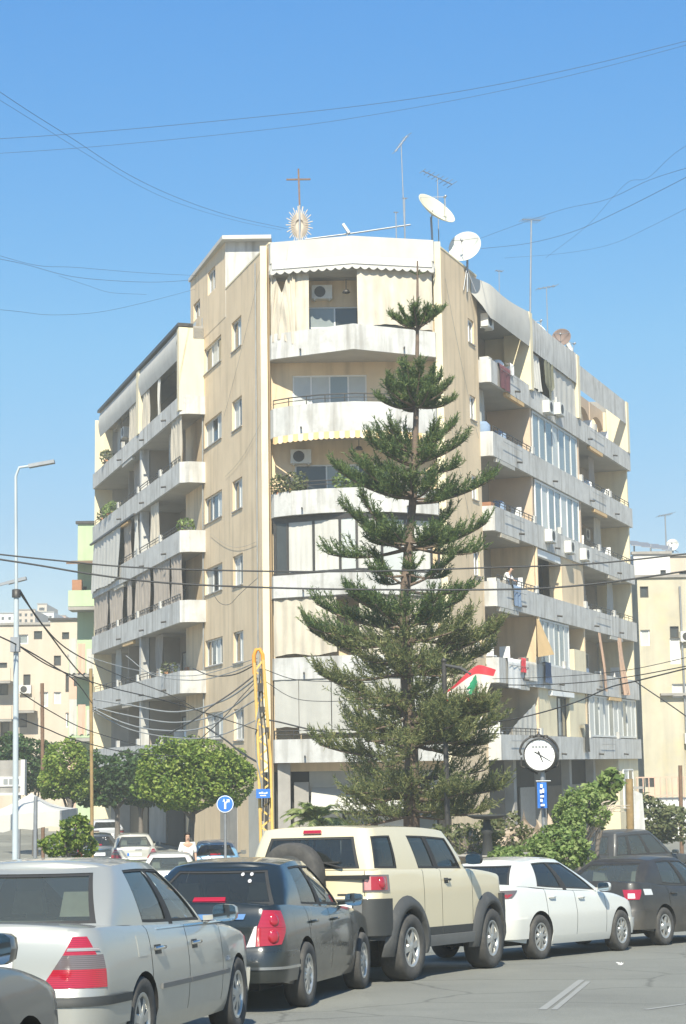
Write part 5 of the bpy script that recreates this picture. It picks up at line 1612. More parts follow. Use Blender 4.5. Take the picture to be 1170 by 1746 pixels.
wrap_strip(s, 3.05, .30, .50, SIL, 'front_bumper', .03, rear=False)
side_strip(s, .36, 2.32, .50, .535, M['flare'], off=.016)
side_strip(s, .40, 2.25, .925 - .018, .925 - .004, M['chrome'], name='belt_trim', off=.004)
for k, x in ((0, .25), (1, 1.20)): handle(s, x, .775, k, M['chrome'], .19)
m = MB(); s.patch(m, [(ux(-.10), .74), (ux(.08), .74), (ux(.08), .88), (ux(-.10), .88)], .004, 3, 3, -1); m.build('fuel_flap', SIL, s.root)
m = MB(); s.patch(m, [(ux(2.26), .60), (ux(2.32), .60), (ux(2.32), .635), (ux(2.26), .635)], .012, 3, 2, -1); m.build('side_repeater', M['lampclear'], s.root)
plate(s, .66, .77, .26, -.26)
m = MB(); m.tube([s.B(uy(.02), .885, .015, -1), s.B(uy(.28), .885, .015, -1)], .015, 6); m.build('boot_handle', M['chrome'], s.root)
place_car(s.root, -2.25, 12.56, 10.5)

# ---- dark green-black saloon with round lamps
DRK = paint('blue_black_paint', (.006, .010, .010), .2, 0, dust=.12, coat=.8)
sp = sedan_spec(paint=DRK, W=1.72, wb=2.60, ro=1.0, fo=.86, R=.31, doors=[.16, 1.06, 2.06],
    top=[(-1.05, .985), (-.5, .985), (0, .965), (.8, .945), (1.8, .925), (2.3, .89), (2.9, .81), (3.2, .74), (3.5, .66)],
    belt=[(-1.0, .975), (-.3, .975), (.5, .945), (1.8, .92), (2.4, .89)],
    roof=[(-.3, 1.30), (.15, 1.37), (.6, 1.405), (1.1, 1.405), (1.5, 1.36)],
    gh=dict(xrb=-.58, xrt=-.02, xft=1.25, xfb=2.16, wb=.735, rb=.06, rt=.08, wt=.55, lines=[(0, 0, 'rear'), (.193, .186, 'body'), (.39, .345, 'glass'), (.525, .535, 'black'), (.545, .555, 'glass'), (.71, .715, 'body'), (.815, .83, 'front')], owner={2: 0, 4: 1}),
    rglass=M['carglass_dark'], mirror=(1.82, .99), spokes=10, spw=(.014, .018), win=-.01)
s = car_build('saloon_car', 'blue black saloon with lobed red tail lamps behind the beige off-roader', sp)
lac = s; uy, ux = s.u_y, s.u_x
a0 = lambda z: lerp(uy(.56), uy(.62), (z - .62) / .31)
a1 = lambda z: lerp(ux(-.74), ux(-.66), (z - .62) / .31)
lamp(s, [([(a0(.62) + .02, .61), (a1(.62) - .06, .625), (a1(.78), .78), (a0(.78), .78)], 'lampred'),
         ([(a0(.78), .782), (a1(.78), .782), (a1(.93) - .07, .935), (a0(.93) + .05, .945)], 'lampred'),
         ([(a0(.61) - .07, .605), (a0(.62) + .016, .61), (a0(.79) - .004, .80), (a0(.79) - .03, .79)], 'lampclear')])
lamp_disc(s, (a0(.7) + a1(.7)) / 2 + .02, .70, .065, 'lampred')
lamp_disc(s, (a0(.85) + a1(.85)) / 2 + .01, .855, .062, 'lampred')
wrap_strip(s, -.37, .28, .56, DRK, 'rear_bumper', .03)
wrap_strip(s, -.36, .40, .425, M['chrome'], 'bumper_trim', .038)
wrap_strip(s, 2.95, .28, .52, DRK, 'front_bumper', .03, rear=False)
m = MB()
for sg in (-1, 1): s.patch(m, [(0, .86), (uy(.46), .86), (uy(.48), .91), (0, .91)], .02, 10, 2, sg)
m.build('boot_trim', M['chrome'], s.root)
plate(s, .66, .77, .26, -.26)
for k, x in ((0, .22), (1, 1.14)): handle(s, x, .80, k, DRK, .19)
m = MB(); G = s.G
m.hexa([G(-.05, .10, .02), G(.05, .10, .02), G(.05, .10, -.06), G(-.05, .10, -.06), G(-.05, .2, .02), G(.05, .2, .02), G(.05, .2, -.06), G(-.05, .2, -.06)])
m.build('brake_lamp', M['lampred'], s.root)
for (u, v) in ((.12, .62), (.125, .80), (.09, .80)):
    m = MB(); r = [G(u + .007 * math.cos(t), v + .05 * math.sin(t), .0) for t in [k * math.pi / 4 for k in range(8)]]
    m.add(r, [tuple(range(8))]); m.build('window_sticker', M['lampclear'], s.root)
place_car(s.root, -1.24, 17.9, 12.5)

# ---- beige off-roader
BEI = paint('beige_paint', (.63, .55, .37), .35, 0, dust=.2)
sp = dict(W=1.80, ro=.92, wb=2.69, fo=.84, R=.39, gap=.10, tw=.30, win=-.06, doors=[.52, 1.08, 2.12], sill=.58, rc=.22, fc=.30, barrel=.02, uz=.36,
    side=[(.3, .05), (.45, .01), (.62, .0), (1.0, .0), (1.22, .015), (1.35, .03)],
    rear=[(.3, .06), (.45, .0), (.95, .0), (.99, .05), (1.2, .05), (1.35, .06)],
    front=[(.3, .06), (.45, .0), (.95, .0), (1.0, .05), (1.15, .08), (1.3, .12)],
    top=[(-1, 1.31), (1.9, 1.30), (2.3, 1.29), (2.9, 1.25), (3.6, 1.16)],
    belt=[(-1.0, 1.305), (2.4, 1.285)], bot=[(-1.0, .50), (.5, .46), (2.2, .46), (3.2, .52), (3.7, .56)],
    roof=[(-.9, 1.775), (-.3, 1.805), (.6, 1.815), (1.3, 1.80), (1.9, 1.75)],
    gh=dict(xrb=-.86, xrt=-.74, xft=1.80, xfb=2.28, wb=.84, wt=.72, rb=.14, rt=.15, bowr=.03, bowf=.14, bulge=.02, sillv=.03, headv=.80,
        lines=[(0, 0, 'rear'), (.188, .184, 'body'), (.25, .25, 'glass'), (.36, .352, 'body'), (.465, .445, 'glass'), (.555, .55, 'black'), (.567, .562, 'glass'), (.70, .705, 'body'), (.82, .83, 'front')], owner={4: 0, 6: 1}),
    rglass=M['carglass_dark'], sglass=M['carglass_dark'], seats=(.5, 1.35), mirror=(1.92, 1.42), mw=.22, mirrormat=M['cladding'], paint=BEI, lower=M['cladding'], clad=.60, rimr=.235, spokes=6, spw=(.03, .04), rcrown=.03, crown=.05)
s = car_build('off_road_car', 'beige boxy off-roader with pale roof, dark wheel flares and a spare wheel', sp)
fj = s; uy, ux = s.u_y, s.u_x
wrap_strip(s, -.52, .55, .97, M['cladding'], 'rear_bumper', .05)
wrap_strip(s, 3.1, .52, .97, M['cladding'], 'front_bumper', .06, rear=False)
for sg in (-1, 1):
    m = MB(); s.patch(m, [(uy(.62), .76), (uy(.72), .76), (uy(.72), .95), (uy(.62), .95)], .058, 3, 3, sg); m.build('bumper_insert', M['flare'], s.root)
# tail lamps: square with rounded outer end
lamp(s, [([(uy(.70), 1.05), (ux(-.50), 1.05), (ux(-.50), 1.245), (uy(.70), 1.245)], 'lampsmoke'),
         ], off=.012)
for sg in (-1, 1):
    for (q0, q1, mt) in ((.06, .26, 'lamppink'), (.26, .84, 'lampred')):
        m = MB(); ua, ub = uy(.70), ux(-.50)
        s.patch(m, [(lerp(ua, ub, q0), 1.07), (lerp(ua, ub, q1), 1.07), (lerp(ua, ub, q1), 1.225), (lerp(ua, ub, q0), 1.225)], .018, 5, 3, sg)
        m.build('tail_lamp_lens', M[mt], s.root)
lamp_disc(s, lerp(uy(.70), ux(-.50), .62), 1.15, .075, 'lampred', .02)
# wheel arch flares
for sg in (-1, 1):
    for xc in (0, sp['wb']):
        r0 = sp['R'] + .075; m = MB(); rows = []
        angs = [math.radians(t) for t in range(-18, 199, 12)]
        def pt(a, r, o):
            x, z = xc - r * math.cos(a), sp['R'] + r * math.sin(a)
            z = max(z, .30)
            return s.B(s.u_x(x), z, o, sg)
        for a in angs:
            wide = 1 + .5 * max(0, abs(math.degrees(a) - 90) - 60) / 48
            rows.append([pt(a, r0 - .01, -.05), pt(a, r0 - .01, .075), pt(a, r0 + .04, .08), pt(a, r0 + .10 * wide, .055), pt(a, r0 + .14 * wide, .0)])
        m.grid(rows, flip=(sg < 0)); m.build('wheel_flare', M['flareblack'], s.root)
m = MB()
for sg in (-1, 1):
    m = MB(); s.patch(m, [(ux(.52), .37), (ux(2.16), .37), (ux(2.16), .50), (ux(.52), .50)], .045, 10, 3, sg); m.build('rock_rail', M['flare'], s.root)
side_strip(s, .54, 2.14, .47, .60, M['cladding'], name='door_cladding', off=.008)
handle(s, 1.16, 1.16, 1, M['cladding'], .17)
# tailgate details, spare wheel, plate, brake lamp
Mx = Matrix.Translation((-.92 - .16, .10, 1.24)) @ Matrix.Rotation(math.radians(-90), 4, 'Y')
tw, R = .25, .39
sw = MB().lathe([(.1, -.05), (R * .66, -.10), (R * .93, -tw * .5), (R, -tw * .35), (R, tw * .3), (R * .93, tw * .5), (R * .66, tw * .4), (.0, tw * .36)], 32, Mx).build('spare_wheel', M['tyre'], s.root)
MB().lathe([(.24, tw * .42), (.2, tw * .47), (.0, tw * .5)], 24, Mx).build('wheel_cover', M['cladding'], sw)
MB().box(-1.02, -.88, -.05, .28, 1.1, 1.3).build('spare_carrier', M['cladding'], s.root)
plate(s, .80, .94, -.26, -.60, off=.062)
G = s.G
m = MB(); m.hexa([G(-.035, .87, .03), G(.045, .87, .03), G(.045, .87, -.05), G(-.035, .87, -.05), G(-.035, .95, .03), G(.045, .95, .03), G(.045, .95, -.05), G(-.035, .95, -.05)]); m.build('brake_lamp', M['lampred'], s.root)
m = MB(); m.tube([G(.13, .02, .03), G(.05, .16, .03)], .012, 5); m.bar(G(.12, .16, .025), G(-.02, .14, .025), .02); m.build('wiper', M['rubber'], s.root)
m = MB(); s.patch(m, [(uy(.38), 1.01), (uy(.66), 1.01), (uy(.66), 1.03), (uy(.38), 1.03)], .006, 4, 1, -1); m.build('tailgate_badge', M['rimdark'], s.root)
m = MB(); s.patch(m, [(uy(.722), 1.0), (uy(.732), 1.0), (uy(.732), 1.29), (uy(.722), 1.29)], .002, 1, 6, -1); m.build('tailgate_gap', M['under'], s.root)
place_car(s.root, -.10, 21.95, 25.5)

# ---- white saloon
WHT = paint('white_pearl_paint', (.62, .62, .575), .25, 0, dust=.14)
sp = sedan_spec(paint=WHT, W=1.77, wb=2.70, ro=.98, fo=.94, R=.315, doors=[.22, 1.12, 2.14], barrel=.05, rc=.42, fc=.55,
    side=[(.15, .09), (.25, .04), (.42, .01), (.60, .0), (.78, .02), (.92, .045), (1.05, .08)],
    rear=[(.18, .12), (.28, .05), (.40, .0), (.56, .0), (.62, .05), (.78, .04), (1.05, .02)],
    top=[(-1.05, 1.06), (-.6, 1.055), (0, 1.0), (.8, .965), (1.8, .93), (2.4, .90), (3.0, .80), (3.3, .72), (3.6, .62)],
    belt=[(-1.0, 1.05), (-.3, 1.03), (.5, .985), (1.8, .935), (2.6, .88)],
    roof=[(-.4, 1.31), (.1, 1.39), (.6, 1.425), (1.1, 1.42), (1.5, 1.37)],
    gh=dict(xrb=-.66, xrt=-.10, xft=1.26, xfb=2.42, wb=.76, rb=.06, rt=.08, wt=.56, lines=[(0, 0, 'rear'), (.193, .186, 'body'), (.375, .365, 'glass'), (.505, .525, 'black'), (.525, .545, 'glass'), (.69, .712, 'body'), (.815, .83, 'front')], owner={2: 0, 4: 1}),
    rglass=M['carglass_dark'], sglass=M['carglass_dark'], mirror=(1.92, 1.0), spokes=9, spw=(.014, .022))
s = car_build('saloon_car', 'pearl white saloon with slanted red tail lamps ahead of the off-roader', sp)
cor = s; uy, ux = s.u_y, s.u_x
lamp(s, [([(uy(.42), .87), (ux(-.72), .88), (ux(-.56), .985), (uy(.42), .985)], 'lampsmoke'), ([(uy(.44), .865), (ux(-.78), .875), (ux(-.70), .93), (uy(.44), .92)], 'lampred')], off=.012)
lamp(s, [([(uy(.58), .40), (uy(.78), .40), (uy(.78), .44), (uy(.58), .44)], 'lampred')], name='rear_reflector')
wrap_strip(s, -.37, .30, .58, WHT, 'rear_bumper', .028)
wrap_strip(s, 3.0, .26, .5, WHT, 'front_bumper', .03, rear=False)
plate(s, .72, .83, .26, -.26)
for k, x in ((0, .28), (1, 1.20)): handle(s, x, .865 - .02 * k, k, WHT, .19)
place_car(s.root, 2.08, 26.6, 34)

# ---- black saloon at the edge
BLK = paint('black_paint', (.014, .013, .012), .42, 0, dust=.5, coat=.25)
sp = sedan_spec(paint=BLK, W=1.74, wb=2.60, ro=1.0, fo=.92, R=.31, doors=[.20, 1.08, 2.06],
    top=[(-1.05, 1.03), (-.5, 1.03), (0, .99), (.8, .955), (1.8, .93), (2.4, .90), (3.0, .80), (3.5, .64)],
    belt=[(-1.0, 1.02), (-.3, 1.01), (.5, .97), (1.8, .935), (2.6, .88)],
    roof=[(-.4, 1.32), (.1, 1.40), (.6, 1.44), (1.1, 1.435), (1.5, 1.38)],
    gh=dict(xrb=-.66, xrt=-.06, xft=1.24, xfb=2.3, wb=.745, rb=.06, rt=.08, wt=.56, lines=[(0, 0, 'rear'), (.193, .186, 'body'), (.385, .345, 'glass'), (.52, .53, 'black'), (.54, .55, 'glass'), (.70, .712, 'body'), (.815, .83, 'front')], owner={2: 0, 4: 1}),
    seatmat=M['seat_light'], mirror=(1.88, 1.0), spokes=6, spw=(.02, .03))
s = car_build('saloon_car', 'black saloon with pale headrests in front of the white saloon', sp)
blk = s; uy, ux = s.u_y, s.u_x
lamp(s, [([(uy(.60), .76), (ux(-.80), .76), (ux(-.70), .92), (uy(.55), .92)], 'lampred'), ([(uy(.66), .78), (uy(.78), .78), (uy(.78), .86), (uy(.66), .86)], 'lampclear')], off=.012)
lamp(s, [([(uy(.66), .42), (uy(.80), .42), (uy(.80), .47), (uy(.66), .47)], 'lampred')], name='rear_reflector')
wrap_strip(s, -.37, .28, .58, BLK, 'rear_bumper', .03)
wrap_strip(s, 2.98, .28, .52, BLK, 'front_bumper', .03, rear=False)
m = MB(); s.patch(m, [(ux(-.62), .83), (ux(-.36), .83), (ux(-.36), .93), (ux(-.62), .93)], .004, 4, 3, -1); m.build('repair_patch', M['alu'], s.root)
plate(s, .68, .79, .26, -.26)
for k, x in ((0, .26), (1, 1.16)): handle(s, x, .84, k, BLK, .19)
place_car(s.root, 4.62, 30.6, 37)

# ---- other traffic: copies in other paints
def variant(src, name, label, col, x, y, yaw, metal=0.0, swapname=None, group=None):
    pm = paint(name.replace(' ', '_') + '_paint', col, .3, metal)
    c = copy_tree(src.root, None, {src.sp['paint'].name: pm})
    c.name = 'saloon_car' if src is not fj else 'off_road_car'
    c['label'] = label
    place_car(c, x, y, yaw)
    return c
variant(blk, 'charcoal', 'charcoal saloon cut by the photo edge beside the silver saloon', (.035, .036, .035), -2.70, 5.75, 9)
variant(lac, 'bluehatch', 'light blue car far down the street under the round sign', (.12, .27, .42), -4.3, 58, -4)
variant(merc, 'whitewagon', 'small white car beyond the dark saloon roof', (.66, .65, .62), -5.05, 50.5, -3)
variant(merc, 'palebeige', 'pale old car with upright cabin near the shaded street trees', (.42, .41, .36), -7.9, 66, -8)
variant(lac, 'shadecar', 'dark parked car in the shade of the street trees', (.03, .04, .05), -9.35, 66.5, -12)
variant(merc, 'shadewagon', 'dark grey car queued behind the pale old car', (.07, .075, .08), -11.2, 74, -14)
variant(cor, 'greyshade', 'grey white car deep in the shaded street', (.45, .47, .50), -11.4, 84, -16)
variant(blk, 'blackround', 'black car half hidden behind the off-roader bonnet', (.014, .014, .015), 2.1, 36.5, 62)
variant(cor, 'bluecorner', 'blue car peeping in behind the dark estate', (.05, .16, .38), 9.4, 45.5, 70)
# ---- dark estate behind the bush
DSU = paint('dark_grey_estate_paint', (.03, .032, .032), .4, 0, dust=.5, coat=.3)
sp = dict(W=1.80, ro=.95, wb=2.65, fo=.88, R=.34, doors=[.20, 1.08, 2.08], sill=.34, rc=.3, fc=.4, barrel=.04,
    side=[(.2, .07), (.35, .02), (.5, .0), (.75, .0), (.95, .03), (1.05, .05)],
    rear=[(.2, .1), (.35, .02), (.55, .0), (.62, .04), (1.05, .08)], front=[(.2, .08), (.4, .0), (.6, .04), (.9, .14)],
    top=[(-1, 1.02), (1.9, 1.0), (2.4, .97), (3.0, .90), (3.6, .78)], belt=[(-1, 1.01), (2.4, .97)],
    bot=[(-1, .34), (.4, .26), (2.2, .26), (3.5, .32)], roof=[(-.9, 1.62), (-.3, 1.68), (.6, 1.71), (1.2, 1.70), (1.6, 1.64)],
    gh=dict(xrb=-.82, xrt=-.55, xft=1.30, xfb=2.22, wb=.79, wt=.63, lines=[(0, 0, 'rear'), (.17, .165, 'body'), (.275, .275, 'glass'), (.37, .375, 'black'), (.385, .39, 'glass'), (.53, .54, 'black'), (.545, .555, 'glass'), (.70, .71, 'body'), (.815, .83, 'front')], owner={4: 0, 6: 1}),
    seats=(.35, 1.28), mirror=(1.9, 1.06), paint=DSU, seatmat=M['seat_light'], spokes=6)
s = car_build('estate_car', 'dark grey estate car behind the bush and the black saloon', sp)
wrap_strip(s, -.37, .3, .6, DSU, 'rear_bumper', .03)
lamp(s, [([(s.u_y(.66), .72), (s.u_x(-.62), .72), (s.u_x(-.62), 1.0), (s.u_y(.66), 1.0)], 'lampred')])
place_car(s.root, 7.9, 54, 48)
# ================================================================ trees and plants
def needle_branch(wood, need, node, tip, rnd, width=.42, start=.18, rise=.35, dens=1.0, droop=0.0, size=.15):
    """one araucaria limb: a woody curve with upswept branchlets, each set with short needles"""
    node, tip = Vector(node), Vector(tip)
    L_ = (tip - node).length
    mid = node.lerp(tip, .55) + Vector((0, 0, -rise * L_ * .28 - droop))
    pts = [node.lerp(mid, t).lerp(mid.lerp(tip, t), t) for t in [k / 8 for k in range(9)]]
    wood.tube(pts, [.05 * (1 - .75 * k / 8) * min(1.4, .5 + L_ * .3) for k in range(9)], 5)
    side = (tip - node).cross(Vector((0, 0, 1)))
    side = side.normalized() if side.length > 1e-4 else Vector((1, 0, 0))
    nb = int((8 + L_ * 15) * dens)
    for i in range(nb):
        t = lerp(start, 1.0, (i + rnd.random()) / nb)
        k = min(7, int(t * 8)); f = t * 8 - k
        p = pts[k].lerp(pts[k + 1], f); d = (pts[k + 1] - pts[k]).normalized()
        sgn = rnd.choice((-1, 1, 0))
        bl = width * (1.0 - .35 * abs(t - .6) / .6) * rnd.uniform(.65, 1.2)
        dirn = (d * rnd.uniform(.5, 1.0) + side * sgn * rnd.uniform(.3, 1.0) + Vector((0, 0, rnd.uniform(.15, 1.0)))).normalized()
        q1 = p + dirn * bl * .6; q2 = q1 + (dirn + Vector((0, 0, .45))).normalized() * bl * .45
        nn = max(8, int(bl * 58 * dens))
        for j in range(nn):
            tt = (j + rnd.random()) / nn
            c = p.lerp(q1, tt / .6) if tt < .6 else q1.lerp(q2, (tt - .6) / .4)
            ax = (dirn * .75 + Vector((rnd.gauss(0, .62), rnd.gauss(0, .62), rnd.gauss(.22, .55)))).normalized()
            s2 = ax.cross(Vector((rnd.gauss(0, 1), rnd.gauss(0, 1), rnd.gauss(0, 1)))).normalized()
            l = size * .66 * rnd.uniform(.6, 1.35); w = s2 * size * .085
            need.add([c - w, c + w, c + ax * l + w * .25, c + ax * l - w * .25], [(0, 1, 2, 3)])

TD = 45.0
TS = FPX / TD
pine = thing('norfolk_pine', 'tall tiered norfolk island pine standing in front of the corner block', 'tree', (P(702, 1410, TD).x, TD, 0))
tr_px = [(703, 1470), (702, 1400), (702, 1300), (694, 1150), (690, 1040), (697, 930), (705, 840), (709, 730), (711, 640), (712, 540), (712, 445)]
trunk_pts = [P(u, v, TD) for u, v in tr_px]
trunk_pts[0].z = 0.0
MB().tube(catmull(trunk_pts, 4), [lerp(.24, .022, (i / 40) ** .85) for i in range(41)], 9).build('trunk', M['bark'], pine)
def trunk_at(v):
    for (u0, v0), (u1, v1) in zip(tr_px, tr_px[1:]):
        if v1 <= v <= v0: return P(lerp(u0, u1, (v0 - v) / (v0 - v1)), v, TD)
    return P(702, v, TD)
rnd = random.Random(5)
def whorl(vnode, hw, n, e0, e1, width, dens, mat_='needle', start=.18, rise=.5, size=.15, extra=(), az0=0.0, lens=(.85, 1.1)):
    wood, need = MB(), MB()
    c = trunk_at(vnode); Lh = hw / TS
    for k in range(n):
        a = az0 + 2 * math.pi * k / n + rnd.uniform(-.22, .22)
        e = math.radians(rnd.uniform(e0, e1)); l = Lh * rnd.uniform(*lens)
        nd = c + Vector((0, 0, rnd.uniform(-.12, .12)))
        tip = nd + Vector((math.cos(a) * l, math.sin(a) * l, l * math.tan(e)))
        needle_branch(wood, need, nd, tip, rnd, width, start, rise, dens, 0, size)
    for (vn, ut, vt, dd) in extra:
        needle_branch(wood, need, trunk_at(vn), P(ut, vt, TD + dd), rnd, width, start, rise, dens, 0, size)
    o = wood.build('branch_whorl', M['bark'], pine)
    f = need.build('needles', M[mat_], o); f['kind'] = 'stuff'
# clean upper tiers
whorl(556, 46, 7, 14, 32, .27, 1.6, start=.12, rise=.75, size=.13, az0=.1)
whorl(560, 27, 5, 50, 64, .26, 1.7, start=.2, rise=.5, size=.13, az0=.5)
whorl(694, 66, 9, 8, 24, .33, 1.6, start=.1, rise=.8, size=.14, az0=.2)
whorl(692, 54, 8, 34, 46, .33, 1.6, start=.25, rise=.7, size=.14, az0=.5)
whorl(690, 34, 5, 56, 66, .34, 1.7, start=.2, rise=.5, size=.14, az0=.1)
m = MB()
c = trunk_at(468)
for a in (0.3, 1.9, 3.4, 5.0): m.tube([c, c + Vector((.22 * math.cos(a), .22 * math.sin(a), .08))], .012, 4)
m.build('leader_shoot', M['needle'], pine)
# middle tiers with single arching limbs
whorl(775, 66, 6, 5, 35, .56, 1.2, start=.22, extra=((800, 606, 788, .3), (795, 628, 752, -.4), (790, 690, 742, .5), (785, 742, 738, -.2), (790, 792, 752, .2), (805, 778, 798, -.5), (790, 660, 770, -.9), (795, 735, 775, -.9)))
whorl(845, 72, 6, -4, 22, .58, 1.2, start=.28, extra=((850, 572, 800, .2), (850, 620, 800, -.5), (858, 842, 815, .3), (855, 760, 852, -.5), (846, 655, 838, -.8), (850, 590, 812, .5), (840, 700, 815, -1.1)))
whorl(925, 76, 7, -2, 18, .60, 1.2, start=.3, extra=((938, 830, 892, .2), (940, 588, 868, -.2), (935, 560, 945, .3), (930, 812, 942, -.3), (945, 618, 850, -.6), (940, 765, 880, .5), (935, 640, 915, -.8), (930, 745, 925, -.8)))
whorl(985, 66, 5, -6, 10, .50, 1.1, start=.4, extra=((1008, 808, 1002, .2), (1000, 640, 955, .0), (1000, 770, 955, -.4)))
whorl(1055, 92, 8, 0, 22, .66, 1.2, 'needle', start=.2, extra=((1072, 540, 1030, .1), (1085, 524, 1068, -.2), (1060, 600, 1012, -.6), (1070, 640, 1030, -1.0), (1070, 740, 1045, -1.0)))
# dense old lower tiers
for v, hw, n in ((1090, 118, 8), (1122, 128, 8), (1152, 118, 7), (1184, 122, 8), (1216, 130, 7), (1246, 136, 8), (1272, 124, 7)):
    whorl(v, hw, n, -16, 18, .74, .8, 'needle_low', start=.1, rise=.3, size=.16, lens=(.55, 1.08), az0=rnd.random())
for v, hw, n in ((1334, 128, 9), (1358, 118, 8), (1382, 120, 9)):
    whorl(v, hw, n, -10, 14, .66, .8, 'needle_low', start=.12, rise=.25, size=.16, lens=(.6, 1.08), az0=rnd.random())
wood, need = MB(), MB()
for (vn, ut, vt, dd) in ((1130, 848, 1075, -.3), (1150, 836, 1110, .4), (1150, 800, 1060, -.6), (1250, 846, 1235, -.3), (1245, 840, 1210, .4), (1250, 826, 1270, -.5), (1265, 800, 1290, 0), (1220, 800, 1215, -2.2), (1240, 775, 1235, -2.6), (1250, 790, 1262, -2.4), (1360, 790, 1350, -2.4), (1225, 790, 1208, -2.3), (1215, 815, 1204, -2.2), (1230, 770, 1212, -2.4), (1215, 835, 1212, -2.0), (1140, 528, 1075, .2), (1200, 545, 1150, -.3), (1290, 545, 1270, .2), (1350, 855, 1345, .2), (1350, 612, 1372, -.3), (1380, 820, 1385, .1)):
    needle_branch(wood, need, trunk_at(vn), P(ut, vt, TD + dd), rnd, .7, .35, .35, 1.15, 0, .16)
o = wood.build('branch_whorl', M['bark'], pine); f = need.build('needles', M['needle_low'], o); f['kind'] = 'stuff'

def leafy_tree(label, base, trunk_top, blobs, n, size, material, seed, bark='bark_grey', name='street_tree', r=.12, cat='tree', group=None, shell=.62, limbs=6):
    rnd = random.Random(seed); base = Vector(base); top = Vector(trunk_top)
    root = thing(name, label, cat, base, group)
    m = MB(); mid = base.lerp(top, .5) + Vector((rnd.uniform(-.1, .1), 0, 0))
    m.tube(catmull([base, mid, top], 5), [lerp(r * 1.25, r * .7, i / 10) for i in range(11)], 8)
    for k in range(limbs):
        c, rad = blobs[k % len(blobs)]
        q = Vector(c) + Vector((rnd.uniform(-.6, .6) * rad[0], rnd.uniform(-.6, .6) * rad[1], rnd.uniform(-.2, .6) * rad[2]))
        s = base.lerp(top, rnd.uniform(.75, 1)); m.tube(catmull([s, s.lerp(q, .5) + Vector((0, 0, -.1)), q], 4), [lerp(r * .55, .015, i / 8) for i in range(9)], 5)
    m.build('trunk', M[bark], root)
    cr = MB(); vol = [a[0] * a[1] + a[1] * a[2] + a[0] * a[2] for _, a in blobs]; tv = sum(vol)
    for (c, rad), v in zip(blobs, vol):
        k = max(4, int(20 * v / tv * len(blobs)))
        per = int(n * v / tv)
        leaf_cloud(cr, c, rad, int(per * .42), size, rnd, shell=shell)
        for _ in range(k):                                   # clumps standing proud of the outline
            d = Vector((rnd.gauss(0, 1), rnd.gauss(0, 1), rnd.gauss(.2, .8))).normalized()
            q = Vector(c) + Vector((d.x * rad[0], d.y * rad[1], d.z * rad[2])) * rnd.uniform(.84, 1.06)
            s = rnd.uniform(.22, .4) * (rad[0] + rad[2]) / 2
            leaf_cloud(cr, q, (s, s, s * .75), int(per * .58 / k), size, rnd, shell=.5)
    o = cr.build('crown', M[material], root); o['kind'] = 'stuff'
    return root
def blob(u, v, d, ru, rv, rd=None): 
    c = P(u, v, d); s = FPX / d
    return (c, (ru / s, (rd if rd else ru) / s, rv / s))
def tree_px(label, u, vbase, vtop, d, blobs, n, size, mt, seed, **k):
    b = P(u, vbase, d); b.z = gz(d); t = P(u, vtop, d)
    return leafy_tree(label, b, t, [blob(*q) for q in blobs], n, size, mt, seed, **k)
tree_px('round clipped bright green tree beside the yellow lattice mast', 330, 1440, 1370, 57, [(290, 1320, 57, 58, 50, 55), (345, 1310, 57.3, 62, 50, 55), (395, 1330, 56.8, 38, 42, 40), (320, 1350, 56.6, 60, 32, 45)], 19000, .14, 'ficus', 31, group='street trees along the side street')
tree_px('sunlit yellow green tree next to the lamp post', 120, 1440, 1365, 66, [(112, 1300, 66, 34, 36, 40), (95, 1335, 66, 30, 26, 35), (130, 1345, 66.5, 22, 22, 30)], 6000, .15, 'ficus', 32, group='street trees along the side street')
tree_px('dark shaded tree between the two sunlit street trees', 200, 1440, 1370, 72, [(175, 1330, 72, 48, 42, 60), (215, 1325, 73, 40, 45, 60), (150, 1345, 73, 30, 30, 40)], 5200, .22, 'ficus_shaded', 33, group='street trees along the side street')
tree_px('dark tree behind the signboard and the lamp post', 60, 1440, 1370, 80, [(50, 1305, 80, 50, 45, 60), (15, 1285, 80, 34, 30, 40), (85, 1320, 81, 30, 35, 40)], 4600, .24, 'ficus_shaded', 34, group='street trees along the side street')
tree_px('small dark tree far along the shaded pavement', 240, 1440, 1380, 82, [(245, 1340, 82, 28, 34, 45)], 1800, .24, 'ficus_shaded', 35, group='street trees along the side street')
tree_px('low yellow green bush at the kerb behind the silver saloon', 118, 1470, 1440, 42, [(128, 1418, 42, 24, 26, 26), (100, 1440, 42, 30, 18, 26), (140, 1445, 42.4, 22, 20, 24)], 2600, .11, 'ficus', 36, name='kerb_bush', cat='bush', r=.04)
# bushes on the island behind the white saloon
tree_px('large bright green bush between the clock and the dark estate', 965, 1520, 1470, 37, [(955, 1452, 37, 48, 34, 50), (905, 1468, 36.6, 56, 26, 45), (975, 1418, 37.4, 22, 36, 35), (862, 1464, 37.6, 32, 18, 30), (935, 1428, 37.2, 16, 20, 20)], 6500, .11, 'bush', 41, name='island_bush', cat='bush', r=.05)
tree_px('tall light green shrub rising beside the street clock', 985, 1500, 1400, 40, [(978, 1378, 40, 20, 34, 30), (1003, 1362, 40.4, 22, 18, 30), (955, 1396, 40.5, 12, 26, 20), (1020, 1395, 40.2, 20, 14, 25)], 2200, .11, 'bush', 42, name='island_shrub', cat='shrub', r=.05)
tree_px('dusty olive scrub below the white terrace wall', 1125, 1470, 1420, 60, [(1110, 1395, 60, 30, 36, 40), (1150, 1405, 60.5, 34, 30, 40), (1095, 1425, 60, 22, 28, 30)], 3200, .18, 'olive', 43, name='scrub_bush', cat='bush', r=.04)
